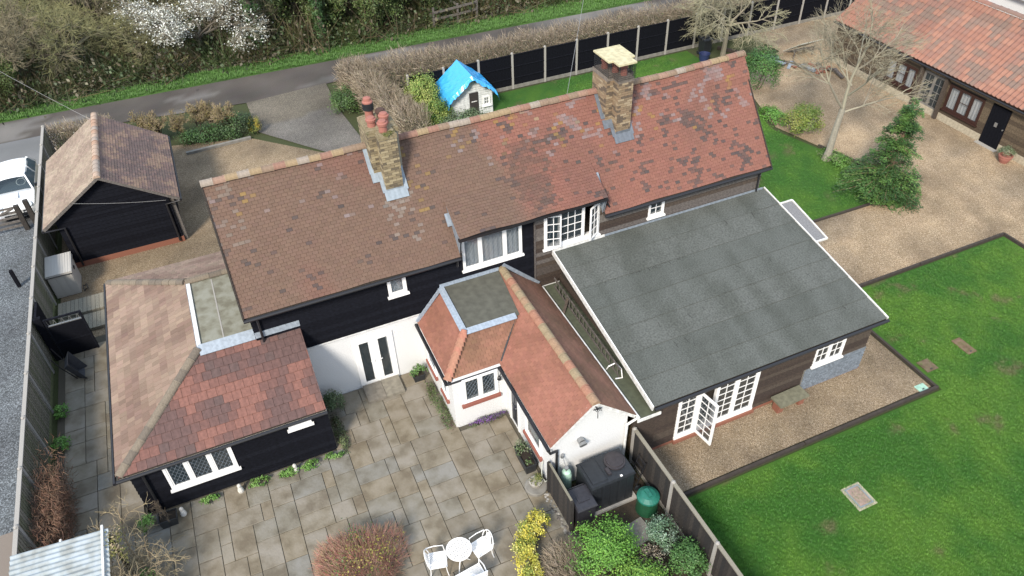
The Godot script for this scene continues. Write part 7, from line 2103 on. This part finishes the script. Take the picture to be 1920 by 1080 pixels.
func yew():
	var t = thing("yew_tree", "dark green layered yew tree with spreading boughs at the drive corner", "tree", V(25.0, 0, -18.95))
	var mb = MB.new(); mb.local = true; mb.col = Color(0.20, 0.14, 0.09)
	mb.tube([V(0, -0.05, 0), V(0.1, 1.2, 0), V(0.25, 2.6, -0.05), V(0.3, 4.1, -0.1)], [0.12, 0.09, 0.05, 0.015], 8, false)
	part(t, "trunk", mb, M.twig)
	mb = MB.new(); mb.local = true
	var wood = MB.new(); wood.local = true; wood.col = Color(0.18, 0.13, 0.08)
	var cols = [Color(0.042, 0.10, 0.025), Color(0.06, 0.135, 0.032), Color(0.09, 0.175, 0.04), Color(0.032, 0.075, 0.02)]
	for i in 190:
		var y = pow(rng.randf(), 1.5) * 3.9 + 0.15
		var a = rf(0, TAU)
		var L = lerpf(1.85, 0.30, pow(y / 4.1, 0.7)) * rf(0.6, 1.15)
		if y < 1.2: L *= 1.0 + 0.35 * max(0.0, -cos(a))
		var d = V(cos(a), 0.12, sin(a)).normalized()
		var st = V(0.06 + 0.06 * y, y, -0.02 * y)
		var en = st + d * L + V(0, -0.16 * L * L, 0)
		wood.tube([st, st.lerp(en, 0.5) + V(0, 0.06, 0), en], [0.02, 0.014, 0.005], 4, false)
		var sd = d.cross(Vector3.UP).normalized()
		var n_ = int(60 + 95 * L)
		var cc = pick(cols)
		for k in n_:
			var s = pow(rng.randf(), 0.7)
			var w = 0.34 * L * (1.0 - s * 0.65) + 0.05
			var p = st.lerp(en, s) + V(0, 0.06 * 4 * s * (1 - s), 0) + sd * rng.randfn() * w * 0.55 + V(0, rng.randfn() * 0.045, 0)
			mb.col = vary(cc, 0.3)
			var al = (d * 0.8 + sd * rng.randfn() * 0.8 + V(0, -0.25, 0)).normalized()
			var nn = (Vector3.UP + V(rng.randfn(), rng.randfn(), rng.randfn()) * 0.4).normalized()
			mb.leaf(p, nn, al, rf(0.07, 0.14), 0.04)
	part(t, "boughs", wood, M.twig)
	part(t, "crown", mb, M.leaf)

func willow():
	var t = thing("willow_tree", "grey-green bare twiggy tree drooping over the black bin", "tree", V(27.4, 0, -33.6))
	var mb = MB.new(); mb.local = true; mb.col = Color(0.22, 0.20, 0.15)
	mb.tube([V(0, -0.05, 0), V(0.05, 1.0, 0), V(0.0, 2.0, 0.1)], [0.16, 0.12, 0.10], 8, false); part(t, "trunk", mb, M.twig)
	mb = MB.new(); mb.local = true
	var o = {"wob": 0.28, "up": -0.05, "col": Color(0.22, 0.20, 0.145), "tip": Color(0.26, 0.245, 0.16), "kids": [5, 5, 5, 5, 4], "sp": 1.0, "sh": 0.68, "rmin": 0.008}
	for k in 6: grow(mb, V(0, 1.7, 0.1), V(cos(k * 1.05), 0.75, sin(k * 1.05)).normalized(), 1.5, 0.07, 4, o)
	part(t, "branches", mb, M.twig)

# ---------------------------------------------------------------- woodland across the lane
func build_woodland():
	var mb
	# brambles and ivy on the floor: nobody could count it
	var cl = MB.new(); cl.local = true
	for i in 46:
		var d = V(rng.randfn() * 0.45, abs(rng.randfn()) * 0.28, rng.randfn() * 0.45)
		var nn = V(rng.randfn(), rng.randfn() + 0.7, rng.randfn()).normalized()
		cl.col = vary(Color(1, 1, 1), 0.35)
		cl.leaf(d, nn, nn.cross(V(rng.randfn(), rng.randfn(), rng.randfn())).normalized(), rf(0.10, 0.2), 0.1)
	for i in 30:
		var d = V(rng.randfn() * 0.4, 0, rng.randfn() * 0.4)
		var e = d + V(rng.randfn() * 0.5, rf(0.3, 0.9), rng.randfn() * 0.5)
		cl.col = Color(1.0, 0.9, 0.75)
		var q = (e - d).cross(V(0.3, 0.2, 0.9)).normalized() * 0.012
		cl.quad(d - q, d + q, e + q * 0.4, e - q * 0.4)
	var mm = MultiMesh.new()
	mm.transform_format = MultiMesh.TRANSFORM_3D; mm.use_colors = true; mm.mesh = cl.mesh()
	mm.instance_count = 3800
	for i in 3800:
		var x = rf(-18, 34)
		var z = -45.5 - pow(rng.randf(), 1.2) * 26.0
		var s = rf(0.7, 1.7)
		mm.set_instance_transform(i, Transform3D(Basis(Vector3.UP, rf(0, TAU)).scaled(V(s, s * rf(0.7, 1.5), s)), V(x, 0.0, z)))
		mm.set_instance_color(i, vary(pick([Color(0.05, 0.085, 0.03), Color(0.08, 0.07, 0.045), Color(0.12, 0.105, 0.07), Color(0.045, 0.075, 0.026), Color(0.085, 0.10, 0.04)]), 0.3))
	var u = MultiMeshInstance3D.new(); u.multimesh = mm; u.name = numbered("undergrowth"); u.material_override = M.leaf; add_child(u)
	u.set_meta("kind", "stuff"); tag(u, "dark brambles and ivy under the trees across the lane", "undergrowth")
	# scrub trees: a few grown kinds, copied
	var kinds = []
	var O = [
		{"wob": 0.22, "up": 0.0, "col": Color(0.13, 0.12, 0.075), "tip": Color(0.175, 0.17, 0.08), "kids": [5, 5, 5, 5, 4], "sp": 1.0, "sh": 0.66, "rmin": 0.011},
		{"wob": 0.24, "up": 0.02, "col": Color(0.12, 0.10, 0.07), "tip": Color(0.155, 0.135, 0.085), "kids": [5, 5, 5, 5, 4], "sp": 0.95, "sh": 0.66, "rmin": 0.011},
		{"wob": 0.22, "up": 0.0, "col": Color(0.13, 0.12, 0.08), "tip": Color(0.16, 0.16, 0.07), "kids": [5, 5, 5, 5, 4], "sp": 1.0, "sh": 0.66, "rmin": 0.010, "leaf": [Color(0.07, 0.11, 0.03), Color(0.10, 0.14, 0.04), Color(0.05, 0.08, 0.025)], "leafn": 5, "leafsz": 0.14, "leaflev": 1, "leafs": 0.12},
		{"wob": 0.20, "up": 0.02, "col": Color(0.15, 0.13, 0.10), "tip": Color(0.2, 0.18, 0.13), "kids": [5, 5, 5, 5, 4], "sp": 0.95, "sh": 0.66, "rmin": 0.009, "leaf": [Color(0.62, 0.64, 0.61), Color(0.72, 0.73, 0.70), Color(0.45, 0.48, 0.42)], "leafn": 2, "leafsz": 0.09, "leaflev": 1, "leafs": 0.10}]
	var names = ["scrub_tree", "brown_thorn_tree", "ivied_scrub_tree", "blossom_tree"]
	var labels = ["olive-green leafless scrub tree in the wood across the lane", "brown leafless thorn tree in the wood across the lane", "ivy-grown green scrub tree in the wood across the lane", "white-blossomed tree in the wood across the lane"]
	var first = [V(-6.5, 0, -48.6), V(-9.5, 0, -47.4), V(9.5, 0, -48.0), V(0.2, 0, -47.6)]
	for i in 4:
		var t = thing(names[i], labels[i], "tree", first[i], "" if i == 3 else labels[i])
		mb = MB.new(); mb.local = true
		mb.col = O[i].col
		mb.tube([V(0, -0.1, 0), V(0.08, 0.8, 0), V(0.0, 1.5, 0.05)], [0.17, 0.12, 0.10], 7, false)
		part(t, "trunk", mb, M.twig)
		mb = MB.new(); mb.local = true
		for k in 6: grow(mb, V(0.0, rf(0.7, 1.4), 0.03), V(cos(k * 1.05 + i) * rf(0.7, 1.1), rf(0.5, 1.1), sin(k * 1.05 + i) * rf(0.7, 1.1)).normalized(), rf(1.5, 2.0), 0.075, 4, O[i])
		part(t, "crown", mb, M.leaf if i > 1 else M.twig)
		kinds.append(t)
	kinds[3].scale = V(1.2, 1.0, 1.2)
	var spots = [[0, -3.2, -47.8, 0.85], [0, -9.0, -51.5, 1.15], [1, -5.0, -52.5, 1.1], [0, -1.2, -52.0, 1.1], [1, 3.2, -48.6, 0.9], [1, 4.6, -51.5, 1.1], [2, 6.3, -49.5, 1.0], [2, 12.5, -48.0, 0.95], [2, 8.3, -53.0, 1.1], [1, 12.0, -53.0, 1.1], [2, 15.8, -49.5, 1.0], [0, -13.0, -49.0, 1.1], [0, -12.0, -55.5, 1.2], [1, -7.5, -57.5, 1.2], [0, -3.0, -58.0, 1.2], [1, 2.0, -57.0, 1.2], [2, 6.5, -58.0, 1.2], [1, 18.8, -50.0, 1.0], [2, 22.0, -48.4, 0.9], [1, -14.5, -61.5, 1.3], [0, -9.5, -64.0, 1.3], [1, -3.5, -64.5, 1.3], [2, 2.5, -63.5, 1.3], [1, 11.0, -58.5, 1.2], [1, 17.0, -55.0, 1.1], [2, 26.0, -48.6, 0.9], [1, 30.0, -48.0, 0.9], [2, -11.2, -46.8, 0.6], [1, -15.5, -46.9, 0.8], [2, 20.0, -47.0, 0.6]]
	for s in spots:
		copy(kinds[s[0]], V(s[1], 0, s[2]), rf(0, TAU), s[3] * rf(0.92, 1.08))
	# ivy-clad trunks
	var iv = ["ivy-clad trunk just right of the white blossom", "slimmer ivy-clad trunk between scrub trees", "leaning ivy-clad trunk near the rail fence"]
	var k = 0
	for q in [[3.5, -46.2, 6.5, 0.42], [7.2, -45.9, 6.0, 0.32], [10.8, -46.4, 5.5, 0.38]]:
		var t = thing("ivy_clad_tree", iv[k], "tree", V(q[0], 0, q[1]))
		k += 1
		mb = MB.new(); mb.local = true; mb.col = Color(0.12, 0.10, 0.075)
		mb.tube([V(0, -0.1, 0), V(-0.1, q[2] * 0.5, 0.1), V(-0.35, q[2], 0.1)], [0.17, 0.13, 0.08], 8, false)
		var o = {"wob": 0.2, "up": 0.03, "col": Color(0.15, 0.13, 0.09), "kids": [4, 4, 4, 3], "sp": 0.9, "sh": 0.66, "rmin": 0.011}
		for e in 4: grow(mb, V(-0.3, q[2] * 0.9, 0.1), V(cos(e * 1.6), 0.8, sin(e * 1.6)).normalized(), 1.3, 0.05, 3, o)
		part(t, "trunk", mb, M.twig)
		mb = MB.new(); mb.local = true
		for e in 9:
			var y = q[2] * (0.05 + 0.95 * e / 9.0)
			blob_leaves(mb, V(-0.35 * y / q[2], y + 0.2, 0.1 * y / q[2]), V(q[3] * rf(0.8, 1.25), 0.55, q[3] * rf(0.8, 1.25)), 520, 0.12, [Color(0.035, 0.085, 0.022), Color(0.05, 0.11, 0.03), Color(0.03, 0.065, 0.02)], 20)
		part(t, "ivy", mb, M.leaf)
